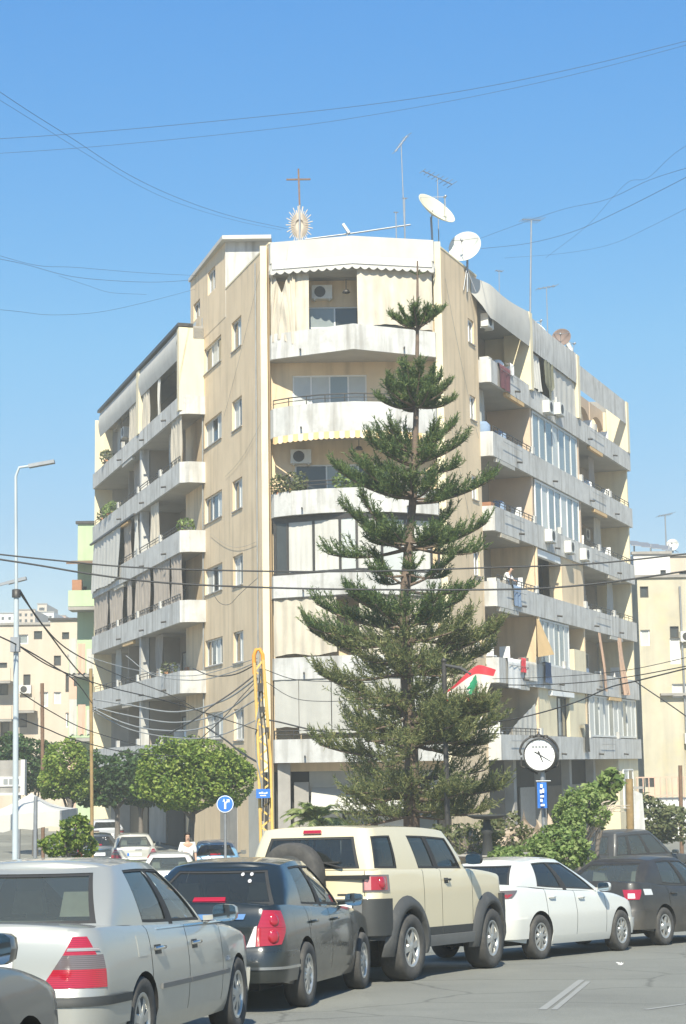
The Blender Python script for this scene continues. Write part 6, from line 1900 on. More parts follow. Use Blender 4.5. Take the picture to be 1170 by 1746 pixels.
tree_px('dry grey brown shrub below the fountain bowl', 800, 1470, 1440, 43, [(792, 1432, 43, 60, 26, 40), (860, 1420, 44, 40, 30, 30)], 1600, .13, 'olive', 44, name='scrub_bush', cat='bush', r=.03, limbs=14)
tree_px('leaning shrub of arching broad leaves over the dark estate', 1020, 1480, 1400, 42, [(1042, 1334, 42, 16, 20, 25), (1015, 1350, 42, 20, 14, 25), (1030, 1362, 42, 18, 10, 20)], 420, .24, 'bush', 45, name='island_shrub', cat='shrub', r=.06)
# arching dry stems
m = MB(); rnd = random.Random(12)
for k in range(16):
    a = P(1000 + rnd.uniform(-10, 10), 1440, 41); b = P(1010 + rnd.uniform(0, 70), 1370 + rnd.uniform(-10, 25), 41 + rnd.uniform(-.6, .6)); c = P(1030 + rnd.uniform(-10, 60), 1385 + rnd.uniform(0, 30), 41)
    m.tube(catmull([a, a.lerp(b, .6) + Vector((0, 0, .25)), b], 4), [.02, .018, .016, .015, .014, .012, .01, .008, .006], 4)
tag(m.build('dry_stems', M['farcream'], origin=P(1000, 1440, 41)), 'tangle of arching dry stems beside the light green shrub', 'dry plant')['kind'] = 'stuff'
# fan palm before the shop front
def palm(label, u, v, d, n, L_, seed):
    rnd = random.Random(seed); c = P(u, v, d)
    root = thing('fan_palm', label, 'palm', (c.x, c.y, gz(d)))
    MB().tube([(c.x, c.y, gz(d)), c], [.2, .16], 8).build('trunk', M['bark_grey'], root)
    for k in range(n):
        a = 2 * math.pi * k / n + rnd.uniform(-.15, .15); e = math.radians(rnd.uniform(8, 70))
        l = L_ * rnd.uniform(.8, 1.1); m = MB(); rows = []
        dr = Vector((math.cos(a) * math.cos(e), math.sin(a) * math.cos(e), math.sin(e)))
        pts = [c + dr * l * t + Vector((0, 0, -.55 * l * t * t)) for t in [i / 10 for i in range(11)]]
        m.tube(pts, [.018 - .0014 * i for i in range(11)], 4)
        sd = dr.cross(Vector((0, 0, 1))).normalized()
        for i in range(3, 11):
            for sg in (-1, 1):
                for h in (0, .5):
                    p = pts[i - 1].lerp(pts[i], h); ll = l * .34 * (1.15 - i / 14)
                    tipp = p + (sd * sg * .8 + (pts[i] - pts[i - 1]).normalized() * .8 + Vector((0, 0, -.25 + rnd.uniform(-.15, .1)))).normalized() * ll
                    w = (pts[i] - pts[i - 1]).normalized() * .03
                    m.add([p - w, p + w, p.lerp(tipp, .6) + w * .9, tipp, p.lerp(tipp, .6) - w * .9], [(0, 1, 2, 3, 4)])
        m.build('frond', M['palmleaf'], root)
palm('spiky green palm peeping over the off-roader roof', 541, 1402, 51, 30, 1.35, 8)
# ================================================================ street furniture
sheet('pavement', M['pavement'], -3.2, 4.4, 60.5, 66.0, .14)
def kerb_island(name, pts, h, material):
    m = MB(); n = len(pts)
    rows = [[Vector((x, y, gz(y) - .05)) for x, y in pts] + [Vector((pts[0][0], pts[0][1], gz(pts[0][1]) - .05))], [Vector((x, y, gz(y) + h)) for x, y in pts] + [Vector((pts[0][0], pts[0][1], gz(pts[0][1]) + h))]]
    m.grid(rows, smooth=False)
    cx = sum(p[0] for p in pts) / n; cy = sum(p[1] for p in pts) / n
    vs = [(cx, cy, gz(cy) + h)] + [(x, y, gz(y) + h) for x, y in pts]
    m.add(vs, [(0, 1 + i, 1 + (i + 1) % n) for i in range(n)])
    return structure(m.build(name, material))
kerb_island('traffic_island', [(3.2 + 6.2 * math.cos(t), 43.5 + 6.0 * math.sin(t)) for t in [k * math.pi / 12 for k in range(24)]], .15, M['soil'])
# worn dash of lane paint and small litter
a, b = PG(925, 1722), PG(992, 1671)
def ground_strip(name, a, b, w, material, h=.004, n=6):
    d = (b - a); d.z = 0; s = Vector((-d.y, d.x, 0)).normalized() * w / 2
    rows = [[Vector((q.x, q.y, gz(q.y) + h)) for q in (a.lerp(b, i / n) - s, a.lerp(b, i / n) + s)] for i in range(n + 1)]
    return structure(MB().grid(rows).build(name, material))
ground_strip('lane_marking', a, b, .08, M['paintline'])
a, b = PG(945, 1722), PG(1003, 1674); ground_strip('lane_marking', a, b, .06, M['paintline'])
a, b = PG(1100, 1722), PG(1170, 1712); ground_strip('lane_marking', a, b, .06, M['paintline'])
q = PG(1057, 1645); m = MB(); leaf_cloud(m, q + Vector((0, 0, .02)), (.04, .03, .012), 10, .05, random.Random(4)); tag(m.build('litter', M['signwhite'], origin=q), 'crumpled white paper on the asphalt by the white saloon', 'litter')['kind'] = 'thing'
# lamp post
D1 = 36.0
b = P(27, 1470, D1); b.z = gz(D1); j = P(28, 1012, D1); t0 = P(27, 812, D1); bend = P(33, 797, D1); t1 = P(55, 794, D1); t2 = P(93, 787, D1)
r = thing('street_lamp', 'pale grey street lamp post with a single flat head', 'street lamp', b)
MB().tube([b, j], [.065, .052], 12).build('lower_post', M['polegrey'], r)
MB().tube([j, t0, bend, t1], [.036, .03, .028, .026], 8).build('upper_post', M['polegrey'], r)
m = MB(); d = (t2 - t1); m.bar(t1 - d * .15, t2, .16, .07); m.build('lamp_head', M['metal_grey'], r)
MB().lathe([(.09, -.08), (.09, .08), (0, .1)], 10, Matrix.Translation(j)).build('collar', M['metal_dark'], r)
MB().box(j.x - .09, j.x + .09, j.y - .12, j.y + .05, j.z - 1.2, j.z - .9).build('junction_box', M['metal_grey'], r)
# second lamp, arm reaching in from the photo edge
c2 = P(-40, 1010, 40); e0, e1 = P(-8, 999, 40), P(45, 986, 40)
r = thing('street_lamp', 'lower street lamp head reaching in below the tall one', 'street lamp', (c2.x, 40, gz(40)))
MB().tube([(c2.x, 40, gz(40)), c2 + Vector((0, 0, -.3)), c2 + Vector((.08, 0, -.02)), e0], [.07, .05, .035, .03], 10).build('post', M['polegrey'], r)
m = MB(); m.bar(e0, P(15, 993, 40), .06); m.bar(P(14, 994, 40), e1, .17, .07); m.build('lamp_head', M['metal_grey'], r)
# yellow lattice mast
D2 = 50.0
r = thing('lattice_mast', 'yellow lattice telecom mast carrying bundles of cables', 'mast', (P(452, 1440, D2).x, D2, 0))
f = lambda u, v, dy=0: P(u, v, D2 + dy)
legs = [((436, 1440), (434, 1180)), ((462, 1440), (452, 1150))]
m0 = [(447, 1455), (441, 1290), (434, 1130)]; m1 = [(467, 1455), (461, 1290), (449, 1125)]
for k, line in enumerate((m0, m1)):
    for dy in (0, .38):
        pts = [f(u, v, dy) for u, v in line]; pts[0].z = 0
        MB().tube(pts, .05, 6).build('leg', M['yellow'], r)
br = MB(); n = 22
at = lambda line, t: (lerp(line[0][0], line[1][0], t * 2), lerp(line[0][1], line[1][1], t * 2)) if t < .5 else (lerp(line[1][0], line[2][0], t * 2 - 1), lerp(line[1][1], line[2][1], t * 2 - 1))
for i in range(n):
    t0_, t1_ = i / n, (i + 1) / n
    for dy in (0, .38):
        a, b = (m0, m1) if i % 2 else (m1, m0)
        br.bar(f(*at(a, t0_), dy), f(*at(b, t1_), dy), .05)
    for ln in (m0, m1):
        br.bar(f(*at(ln, t0_), 0 if i % 2 else .38), f(*at(ln, t1_), .38 if i % 2 else 0), .05)
br.build('lattice', M['yellow'], r)['kind'] = 'stuff'
m = MB(); m.tube([f(434, 1150, .1), f(433, 1118, .1), f(437, 1108, .1), f(443, 1107, .1), f(448, 1116, .1), f(450, 1150, .1)], .055, 8); m.build('orange_conduit', M['orange'], r)
rndc = random.Random(2)
for k in range(3):
    u = 437 + k * 5; pts = [f(u + rndc.uniform(-5, 5) + (1150 + i * 52 - 1150) * .035, 1140 + i * 52, -.06 - .02 * k) for i in range(6)]
    MB().tube(catmull(pts, 4), .022, 5).build('riser_cable', M['cable' if k % 3 else 'cable_grey'], r)
for (u, v, w, h) in ((444, 1165, 9, 14), (448, 1205, 7, 10), (455, 1240, 7, 9)):
    a, b = f(u - w / 2, v + h, -.12), f(u + w / 2, v, -.12)
    MB().box(a.x, b.x, a.y - .1, a.y + .1, a.z, b.z).build('junction_box', M['metal_dark'], r)
# blue street name plate on the mast
a, b = P(437, 1361, D2 - .3), P(461, 1345, D2 - .3)
r = thing('street_sign', 'small blue street name plate fixed to the yellow mast', 'sign', (a.x, a.y, a.z))
MB().box(a.x, b.x, a.y - .02, a.y + .02, a.z, b.z).build('plate', M['blue'], r)
m = MB(); w = b.x - a.x
for i, (x0, x1, zz, hh) in enumerate(((.2, .34, .55, .14), (.37, .5, .58, .2), (.53, .68, .52, .13), (.7, .8, .57, .18), (.28, .7, .28, .1))):
    m.box(a.x + w * x0, a.x + w * x1, a.y - .026, a.y - .0205, lerp(a.z, b.z, zz - hh / 2), lerp(a.z, b.z, zz + hh / 2))
o = m.build('lettering', M['signwhite'], r); o['kind'] = 'stuff'
# round blue sign
c = P(384, 1371, 47); R0 = 14.5 * 47 / FPX
r = thing('road_sign', 'round blue road sign with a white forked arrow', 'road sign', (c.x, 47, 0))
MB().tube([(c.x, 47.03, 0), (c.x, 47.03, c.z + R0 * .5)], .035, 8).build('post', M['metal_grey'], r)
Mx = Matrix.Translation(c) @ Matrix.Rotation(math.radians(90), 4, 'X')
dsk = MB().lathe([(0, 0), (R0, 0), (R0, .02), (R0 * .93, .022), (0, .022)], 28, Mx).build('disc', M['blue'], r)
MB().lathe([(R0 * .9, .024), (R0 * .97, .024)], 28, Mx).build('border', M['signwhite'], dsk)
m = MB(); k = R0
z = lambda x, y: (c.x + x * k, c.y - .027, c.z + y * k)
m.add([z(-.1, -.55), z(.12, -.55), z(.12, .05), z(.38, .28), z(.5, .14), z(.52, .55), z(.12, .5), z(.25, .4), z(.02, .2), z(-.1, .62), z(-.3, .3), z(-.1, .3)], [(0, 1, 2, 8, 11), (2, 3, 7, 8), (3, 4, 5, 6, 7), (8, 9, 10, 11)])
m.build('arrow', M['signwhite'], dsk)
# rusty poles
for lab, u0, u1, v0, v1, d, mt, rr in (('rusty yellow pole rising in front of the green block', 158, 155, 1460, 1140, 60, 'polerust', .06), ('thin dark brown pole before the cream block', 74, 72, 1440, 1165, 70, 'metal_rust', .075), ('orange brown pole beside the white leaning slab', 1074, 1073, 1420, 1328, 56, 'polerust', .12), ('dark brown pole before the yellow block', 1162, 1160, 1440, 1305, 70, 'metal_rust', .08), ('grey stub post by the white tent', 60, 61, 1470, 1358, 40, 'metal_grey', .045)):
    a, b = P(u0, v0, d), P(u1, v1, d); a.z = gz(d)
    tag(MB().tube([a, b], rr, 8).build('pole', M[mt], origin=a), lab, 'pole', 'poles along the streets')
# street clock
DC = 41.0
c = P(921, 1287, DC); s = DC / FPX; R0 = 26 * s
r = thing('street_clock', 'round white street clock in a dark ornate ring on a post', 'clock', (c.x, DC, gz(DC)))
MB().tube([(c.x + .06, DC + .1, gz(DC)), (c.x + .05, DC + .1, c.z - R0)], .055, 10).build('post', M['metal_grey'], r)
turn = Matrix.Rotation(math.radians(-17), 4, 'Z')
Mx = Matrix.Translation(c) @ turn @ Matrix.Rotation(math.radians(90), 4, 'X')
ring = MB().lathe([(R0 * .98, .0), (R0 * 1.0, .06), (R0 * 1.06, .07), (R0 * 1.09, 0), (R0 * 1.09, -.34), (R0 * 1.03, -.40), (0, -.40)], 36, Mx).build('case', M['metal_dark'], r)
face = MB().lathe([(0, .03), (R0, .03)], 36, Mx).build('face', M['signwhite'], ring)
def hand(ang, l, w, z, name, tail=.25):
    a = math.radians(ang); d = Vector((math.sin(a), math.cos(a), 0)); t = Vector((d.y, -d.x, 0))
    p = [d * -tail * R0 - t * w, d * l * R0 - t * w * .4, d * l * R0 + t * w * .4, d * -tail * R0 + t * w]
    m = MB().add([Mx @ (q + Vector((0, 0, z))) for q in p], [(0, 1, 2, 3)]); m.build(name, M['metal_dark'], ring)
hand(158, .52, .022, .036, 'hour_hand'); hand(121, .84, .014, .04, 'minute_hand', .4)
m = MB()
for k in range(12):
    a = math.radians(30 * k); d = Vector((math.sin(a), math.cos(a), 0)); t = Vector((d.y, -d.x, 0))
    q = [d * R0 * .86 - t * .008, d * R0 * .94 - t * .008, d * R0 * .94 + t * .008, d * R0 * .86 + t * .008]; m.add([Mx @ (v + Vector((0, 0, .034))) for v in q], [(0, 1, 2, 3)])
m.build('hour_marks', M['cable_grey'], ring)['kind'] = 'stuff'
m = MB()
for k in range(5): 
    x = (k - 2) * .075
    m.add([Mx @ Vector(v) for v in ((x - .028, R0 * .42, .034), (x + .028, R0 * .42, .034), (x + .028, R0 * .42 + .06, .034), (x - .028, R0 * .42 + .06, .034))], [(0, 1, 2, 3)])
m.build('face_lettering', M['cable_grey'], ring)['kind'] = 'stuff'
m = MB()
for (dx, z0, z1, rr) in ((0, 1.12, 1.45, .1), (-.16, 1.08, 1.26, .07), (.16, 1.08, 1.26, .07)):
    q = c + Vector((dx, .18, 0)); m.lathe([(rr * 1.2, R0 * z0), (rr * .6, R0 * (z0 + .06)), (rr, R0 * (z0 + .14)), (rr * .5, R0 * (z0 + .2)), (0, R0 * z1)], 12, Matrix.Translation(q))
q = c + Vector((0, .18, 0))
for sg in (-1, 1):
    m.tube(catmull([q + Vector((sg * R0 * 1.16, 0, 0)), q + Vector((sg * R0 * 1.24, 0, .12)), q + Vector((sg * R0 * .98, 0, R0 * .85)), q + Vector((sg * R0 * .5, 0, R0 * 1.16)), q + Vector((0, 0, R0 * 1.22))], 5), .028, 6)
    m.tube(catmull([q + Vector((sg * R0 * 1.16, 0, -.05)), q + Vector((sg * R0 * 1.18, 0, -.25)), q + Vector((sg * R0 * .85, 0, -R0 * .85)), q + Vector((sg * .05, 0, -R0 * 1.22))], 5), .025, 6)
m.build('scroll_ornament', M['metal_dark'], r)
a, b = P(917, 1378, DC - .15), P(932, 1334, DC - .15)
r = thing('banner', 'narrow blue vertical banner under the street clock', 'banner', a)
m = MB(); m.grid([[Vector((lerp(a.x, b.x, i / 4), a.y + .02 * math.sin(i * 1.6 + j), lerp(a.z, b.z, j / 8))) for i in range(5)] for j in range(9)]); m.build('cloth', M['blue'], r)
m = MB(); w = b.x - a.x
for (x0, x1, z0, z1) in ((.3, .55, .8, .93), (.25, .45, .58, .72), (.5, .7, .60, .76), (.3, .66, .42, .5), (.28, .5, .24, .36), (.3, .7, .08, .16)):
    m.box(lerp(a.x, b.x, x0), lerp(a.x, b.x, x1), a.y - .05, a.y - .035, lerp(a.z, b.z, z0), lerp(a.z, b.z, z1))
m.build('lettering', M['signwhite'], r)['kind'] = 'stuff'
MB().tube([(a.x - .02, a.y + .03, b.z + .03), (b.x + .1, a.y + .03, b.z + .03)], .02, 6).build('bracket', M['metal_grey'], r)
# flag pole with a drooping flag
DF = 43.3
b = P(764, 1440, DF); b.z = gz(DF); t = P(757, 1128, DF)
r = thing('flag_pole', 'dark flag pole standing behind the pine branches', 'flag pole', b)
MB().tube([b, t], [.075, .06], 10).build('pole', M['metal_dark'], r)
m = MB(); m.lathe([(0, .1), (.06, .06), (.08, 0), (0, -.02)], 10, Matrix.Translation(t)); m.build('finial', M['metal_dark'], r)
fl = [(760, 1142), (803, 1150)]
NX, NZ = 20, 12
A = {(0, 0): (762, 1190), (1, 0): (822, 1186), (0, 1): (762, 1180), (1, 1): (842, 1158)}
def flag_pt(s, q):                                         # s along the fly, q from lower to upper hem
    lo = (lerp(760, 826, s), 1196 - 4 * s + 9 * math.sin(s * 3.1))
    hi = (lerp(764, 846, s ** .8), 1176 - 44 * math.sin(min(1, s * 1.45) * 1.57) + 22 * max(0, s - .55))
    return P(lerp(lo[0], hi[0], q), lerp(lo[1], hi[1], q), DF - .1 + .14 * math.sin(s * 8 + q * 2) - .1 * s)
flag = thing('flag', 'drooping red and white flag with a green cedar, on the dark pole', 'flag', t)
def band(q0, q1, mt, name):
    MB().grid([[flag_pt(i / NX, lerp(q0, q1, j / 6)) for i in range(NX + 1)] for j in range(7)]).build(name, M[mt], flag)
band(0, .2, 'red', 'red_band'); band(.2, .78, 'flagcream', 'white_band'); band(.78, 1, 'red', 'red_band')
ced = [(0, .95), (.10, .80), (.06, .78), (.22, .62), (.12, .60), (.34, .42), (.18, .40), (.46, .16), (.07, .20), (.07, .0), (-.07, .0), (-.07, .20), (-.46, .16), (-.18, .40), (-.34, .42), (-.12, .60), (-.22, .62), (-.06, .78), (-.10, .80)]
cp = [flag_pt(.56 + x * .46, .20 + z * .60) + Vector((0, -.03, 0)) for x, z in ced]
m = MB(); cc = flag_pt(.56, .45) + Vector((0, -.03, 0)); m.add([cc] + cp, [(0, 1 + i, 1 + (i + 1) % len(cp)) for i in range(len(cp))]); m.build('cedar_emblem', M['flaggreen'], flag)
m = MB(); m.tube([P(758, 1134, DF), P(785, 1139, DF - .2), P(803, 1150, DF - .25)], .045, 6); m.build('flag_cord', M['cable'], flag)
# fountain bowl
c = P(830, 1396, 42)
r = thing('fountain', 'dark stone bowl of a small two tier fountain', 'fountain', (c.x, 42, gz(42)))
MB().lathe([(0, -.02), (.30, 0), (.45, .06), (.47, .08), (.44, .09), (.28, .05), (0, .04)], 28, Matrix.Translation(c)).build('upper_bowl', M['cladding'], r)
MB().lathe([(.08, -.02), (.10, -.2), (.16, -.3), (.10, -.36), (.14, -.9), (.2, -1.2), (.2, -1.5)], 16, Matrix.Translation(c)).build('stem', M['cladding'], r)
MB().lathe([(0, -1.0), (.8, -.92), (1.0, -.84), (1.02, -.80), (.96, -.80), (.7, -.86), (0, -.92)], 32, Matrix.Translation(c)).build('lower_bowl', M['concrete'], r)
# rubble stones of the island
rnd = random.Random(6)
proto = []
for k in range(4):
    m = MB(); vs = []; 
    for (r_, z_) in ((.0, -.5), (.75, -.42), (1.0, 0), (.8, .4), (0, .55)):
        ring = []
        for q in range(8): ring.append(Vector((r_ * math.cos(q * .785) * rnd.uniform(.8, 1.15), r_ * math.sin(q * .785) * rnd.uniform(.8, 1.15), z_ * rnd.uniform(.8, 1.2))))
        vs.append(ring + ring[:1])
    m.grid(vs, smooth=False); proto.append(m)
spots = [
 (868, 1408, 46.5, .62, 'largest flat beige stone, just left of the clock post'),
 (893, 1398, 47.5, .55, 'tall upright beige stone touching the clock post'),
 (850, 1418, 45.5, .40, 'rounded beige stone below the fountain bowl rim'),
 (915, 1412, 46.0, .45, 'broken beige stone right of the clock post'),
 (880, 1424, 45.0, .34, 'small beige stone in front of the largest flat one'),
 (800, 1412, 47.0, .42, 'beige stone showing between the fountain and the dark pole'),
 (782, 1420, 46.0, .36, 'small beige stone at the foot of the dark flag pole'),
 (935, 1402, 48.0, .50, 'beige stone half behind the bright green bush'),
]
me_cache = {}
for i, (u, v, d, s_, lab) in enumerate(spots):
    q = P(u, v, d); zb = gz(d) + .14; k = i % 4
    if k not in me_cache:
        o = proto[k].build('rubble_stone', M['stone']); me_cache[k] = o.data
    else:
        o = bpy.data.objects.new('rubble_stone', me_cache[k]); COL.objects.link(o)
    h = max(.3, q.z - zb)
    o.location = (q.x, d, zb + h * .45); o.scale = (s_, s_, h / .95); o.rotation_euler = (0, 0, rnd.uniform(0, 6))
    tag(o, lab, 'stone', 'rubble stones heaped on the island')
# white wall stub
a = P(1090, 1430, 58); a.z = 0
r = thing('wall_stub', 'white rendered wall stub beside the orange brown pole', 'wall', a)
MB().prism([(a.x - .22, 58, 0), (a.x + .28, 58, 0), (a.x + .16, 58, 2.75), (a.x - .2, 58, 2.9)], (0, .3, 0)).build('wall', M['white'], r)
MB().box(a.x - .26, a.x + .2, 57.95, 58.35, 2.905, 2.98).build('cap', M['concrete'], r)
# kiosk sign, tent and shop awning at the left edge
a, b = P(-60, 1356, 62), P(42, 1296, 62)
r = thing('shop_signboard', 'grey framed shop signboard with a pale lettering strip', 'signboard', (a.x, 62, 0))
MB().box(a.x, b.x, 62, 62.3, a.z, b.z).build('board', M['concrete'], r)
m = MB(); m.box(a.x, b.x, 61.96, 61.998, a.z + .28, a.z + .62); m.build('lettering_strip', M['farwhite'], r)
m = MB(); m.box(b.x - .12, b.x + .02, 61.94, 62.32, a.z - .02, b.z + .02); m.box(a.x, b.x - .121, 61.94, 61.999, a.z - .02, a.z + .06); m.build('frame', M['farwhite'], r)
for dx in (.4, 1.8): MB().box(a.x + dx, a.x + dx + .12, 62.05, 62.2, 0, a.z - .021).build('post', M['metal_grey'], r)
m = MB()
for k, (x0, x1) in enumerate(((1.35, 1.5), (1.55, 1.66), (1.72, 1.9))): m.box(a.x + x0, a.x + x1, 61.945, 61.959, a.z + .36, a.z + .54)
m.build('lettering', M['cable_grey'], r)['kind'] = 'stuff'
D4 = 44.0
tl, tr_, pk = P(-60, 1400, D4), P(104, 1382, D4), P(38, 1362, D4)
r = thing('market_tent', 'white market tent roof behind the lamp post', 'tent', (pk.x, D4 + 1, 0))
e = [Vector((tl.x, D4, tl.z + .05)), Vector((tr_.x, D4, tr_.z)), Vector((tr_.x, D4 + 2.6, tr_.z)), Vector((tl.x, D4 + 2.6, tl.z + .05))]
pkv = Vector((pk.x, D4 + 1.3, pk.z + .12))
m = MB()
for i in range(4):
    a_, b_ = e[i], e[(i + 1) % 4]
    m.grid([[a_.lerp(b_, t / 6).lerp(pkv, q / 5) + Vector((0, 0, -.10 * math.sin(q / 5 * 3.14))) for t in range(7)] for q in range(6)])
m.build('roof_cloth', M['wfabric'], r)
m = MB()
for i in range(4):
    a_, b_ = e[i], e[(i + 1) % 4]
    m.grid([[a_.lerp(b_, t / 10) + Vector((0, 0, -.38 * q - .03 * q * math.sin(t * 2.0))) for t in range(11)] for q in (0, 1)])
m.build('valance', M['wfabric'], r)
for v in e: MB().tube([(v.x, v.y, 0), v], .03, 6).build('leg', M['metal_grey'], r)
# dark parked van under the tent edge
# ================================================================ cables
def cable(label, pts, rad, material='cable', sub=8, name='overhead_cable', group='overhead cables'):
    q = [P(u, v, d) for u, v, d in pts]
    o = MB().tube(catmull(q, sub), rad, 5).build(name, M[material], origin=q[0])
    return tag(o, label, 'cable', group)
T = .0055
W = [
 ('long faint cable rising right across the upper sky', [(-40, 239, 42), (100, 230, 42), (300, 213, 42), (585, 184, 42), (800, 153, 42), (1000, 112, 42), (1210, 60, 42)], T),
 ('fainter cable just under the long one across the upper sky', [(-40, 264, 43), (150, 251, 43), (400, 227, 43), (585, 204, 43), (800, 166, 43), (1000, 122, 43), (1210, 66, 43)], T * .8),
 ('cable falling from the photo edge to the cross on the roof', [(-40, 130, 36), (50, 190, 39), (120, 234, 42), (220, 298, 47), (310, 340, 52), (400, 370, 58), (490, 390, 66)], T),
 ('thin twin of the cable falling to the roof cross', [(-40, 146, 36), (60, 208, 39), (130, 252, 43), (240, 318, 49), (320, 352, 55), (410, 378, 62), (480, 392, 68)], T * .7),
 ('cable sagging to the penthouse wall from the photo edge', [(-40, 434, 50), (40, 450, 55), (120, 471, 60), (200, 479, 66), (270, 481, 72), (333, 477, 77)], T * 1.2),
 ('upper thin cable ending at the penthouse wall', [(-40, 424, 50), (60, 452, 56), (130, 456, 62), (240, 465, 70), (336, 470, 77)], T),
 ('short loop of cable below the penthouse bundle', [(100, 470, 58), (150, 487, 62), (190, 499, 66), (250, 502, 71)], T * .8),
 ('lowest slack cable swinging up to the penthouse', [(-40, 524, 50), (30, 531, 54), (90, 537, 58), (170, 532, 64), (250, 515, 71), (333, 493, 77)], T),
 ('cable from the grey dish up past the tall mast', [(815, 408, 70), (880, 384, 66), (960, 357, 60), (1035, 340, 55), (1110, 306, 50), (1210, 275, 44)], T),
 ('thicker cable climbing from the dish to the photo edge', [(820, 424, 70), (900, 415, 65), (980, 394, 60), (1060, 358, 54), (1120, 328, 50), (1210, 282, 44)], T * 1.2),
 ('lowest faint cable over the far street bays', [(860, 440, 70), (960, 432, 64), (1040, 417, 58), (1110, 386, 52), (1210, 335, 46)], T * .7),
 ('kinked slack cable crossing the others in the right sky', [(930, 440, 66), (1000, 386, 60), (1040, 342, 56), (1072, 310, 52), (1105, 303, 50), (1150, 262, 47), (1210, 225, 44)], T * .7),
 ('thick upper cable crossing the whole front at mid height', [(-40, 941, 34), (100, 956, 34), (240, 968, 34), (450, 974, 34), (640, 974, 34), (830, 968, 34), (1010, 961, 34), (1210, 940, 34)], .016),
 ('thick lower cable sagging across the whole front', [(-40, 948, 33), (60, 963, 33), (150, 978, 33), (260, 992, 33), (400, 1000, 33), (600, 1005, 33), (860, 1005, 33), (1010, 996, 33), (1210, 968, 33)], .018),
 ('cable dipping past the street clock to the photo edge', [(838, 1232, 43), (900, 1221, 42), (980, 1198, 40), (1040, 1172, 39), (1090, 1160, 38), (1210, 1130, 36)], .016),
 ('cable running along the first floor of the right bays', [(800, 1166, 46), (900, 1168, 44), (1000, 1163, 42), (1085, 1152, 40), (1210, 1128, 37)], .012),
 ('faint cable above the first floor curtains on the right', [(800, 1158, 46), (900, 1156, 44), (1000, 1150, 42), (1085, 1140, 40), (1210, 1112, 37)], .008),
 ('cable dropping from the junction toward the yellow block', [(1082, 1161, 39), (1110, 1180, 39), (1150, 1207, 39), (1210, 1250, 39)], .014),
]
for lab, pts, rd in W: cable(lab, pts, rd)
LB = [
 ('cable from the lamp post collar down to the rusty pole', [(32, 1008, 36), (80, 1075, 42), (130, 1140, 50), (158, 1165, 60)], .02),
 ('cable from the lamp post to the lowest left balcony', [(34, 1006, 36), (70, 1062, 40), (120, 1110, 48), (200, 1150, 58), (290, 1185, 66), (345, 1215, 70)], .018),
 ('cable from the lamp post crossing to the lattice mast', [(30, 1100, 36), (90, 1138, 38), (180, 1170, 41), (300, 1200, 45), (440, 1245, 50)], .014),
 ('dark cable sagging from the photo edge past the brown pole', [(-40, 1068, 34), (30, 1100, 36), (90, 1135, 40), (130, 1163, 46), (158, 1200, 60)], .016),
 ('low dark cable from the lamp post to the street trees', [(34, 1225, 36), (80, 1243, 38), (130, 1262, 42), (230, 1285, 50), (340, 1290, 58)], .014),
 ('straight cable stretching down to the shaded shops', [(34, 1180, 36), (90, 1215, 38), (150, 1245, 44), (240, 1272, 54)], .012),
]
for lab, pts, rd in LB: cable(lab, pts, rd, group='cables of the left street corner')
LG = [
 ('uppermost pale cable from the rusty pole to the mast', [(158, 1192, 60), (220, 1202, 58), (300, 1214, 55), (380, 1195, 52), (440, 1155, 50)], .026),
 ('second pale cable, sagging from the rusty pole to the mast', [(158, 1205, 60), (220, 1220, 58), (300, 1232, 55), (380, 1215, 52), (440, 1170, 50)], .024),
 ('third pale cable drooping lower before the dark shops', [(158, 1208, 60), (210, 1232, 58), (270, 1245, 55), (350, 1240, 52), (442, 1190, 50)], .024),
 ('lowest pale cable hanging in a deep curve to the mast', [(158, 1212, 60), (220, 1243, 58), (300, 1258, 55), (370, 1255, 52), (444, 1225, 50)], .018),
 ('pale cable rising from the balcony bottom to the mast top', [(215, 1118, 70), (260, 1150, 66), (330, 1160, 60), (390, 1148, 54), (440, 1128, 50)], .016),
 ('thin grey cable from the green block to the mast', [(150, 1120, 66), (230, 1142, 62), (330, 1152, 56), (440, 1122, 50)], .012),
]
for lab, pts, rd in LG: cable(lab, pts, rd, 'cable_grey', group='pale cables between pole and mast')
MS = [
 ('black cable from the mast top looping along the tan wall', [(438, 1132, 50), (400, 1150, 53), (360, 1152, 58), (330, 1140, 64)], .02),
 ('black cable bundle from the mast down to the shop corner', [(438, 1148, 50), (400, 1178, 50), (360, 1205, 50), (330, 1228, 50), (290, 1250, 52)], .022),
 ('black cable slanting from the mast across the lowest windows', [(440, 1158, 50), (410, 1190, 50), (380, 1225, 50), (340, 1262, 51)], .014),
 ('cable dropping from the tan wall to the awning by the mast', [(352, 1240, 60), (385, 1262, 56), (410, 1282, 53), (440, 1300, 50)], .03),
 ('cable from the mast across the grey blinds to the pine', [(450, 1226, 50), (480, 1232, 50), (540, 1246, 49), (600, 1252, 48)], .022),
 ('upper thin cable from the mast across the white parapet', [(448, 1140, 50), (500, 1158, 50), (560, 1162, 49), (640, 1164, 48)], .012),
 ('thin cable from the mast over the grey blinds', [(450, 1160, 50), (500, 1190, 50), (560, 1196, 49), (620, 1192, 48)], .010),
 ('thin loop of cable on the tan wall above the mast', [(362, 1010, 62), (375, 1028, 62), (392, 1030, 62), (410, 1012, 62), (440, 985, 62)], .010),
]
for lab, pts, rd in MS: cable(lab, pts, rd, group='cables spreading from the lattice mast')
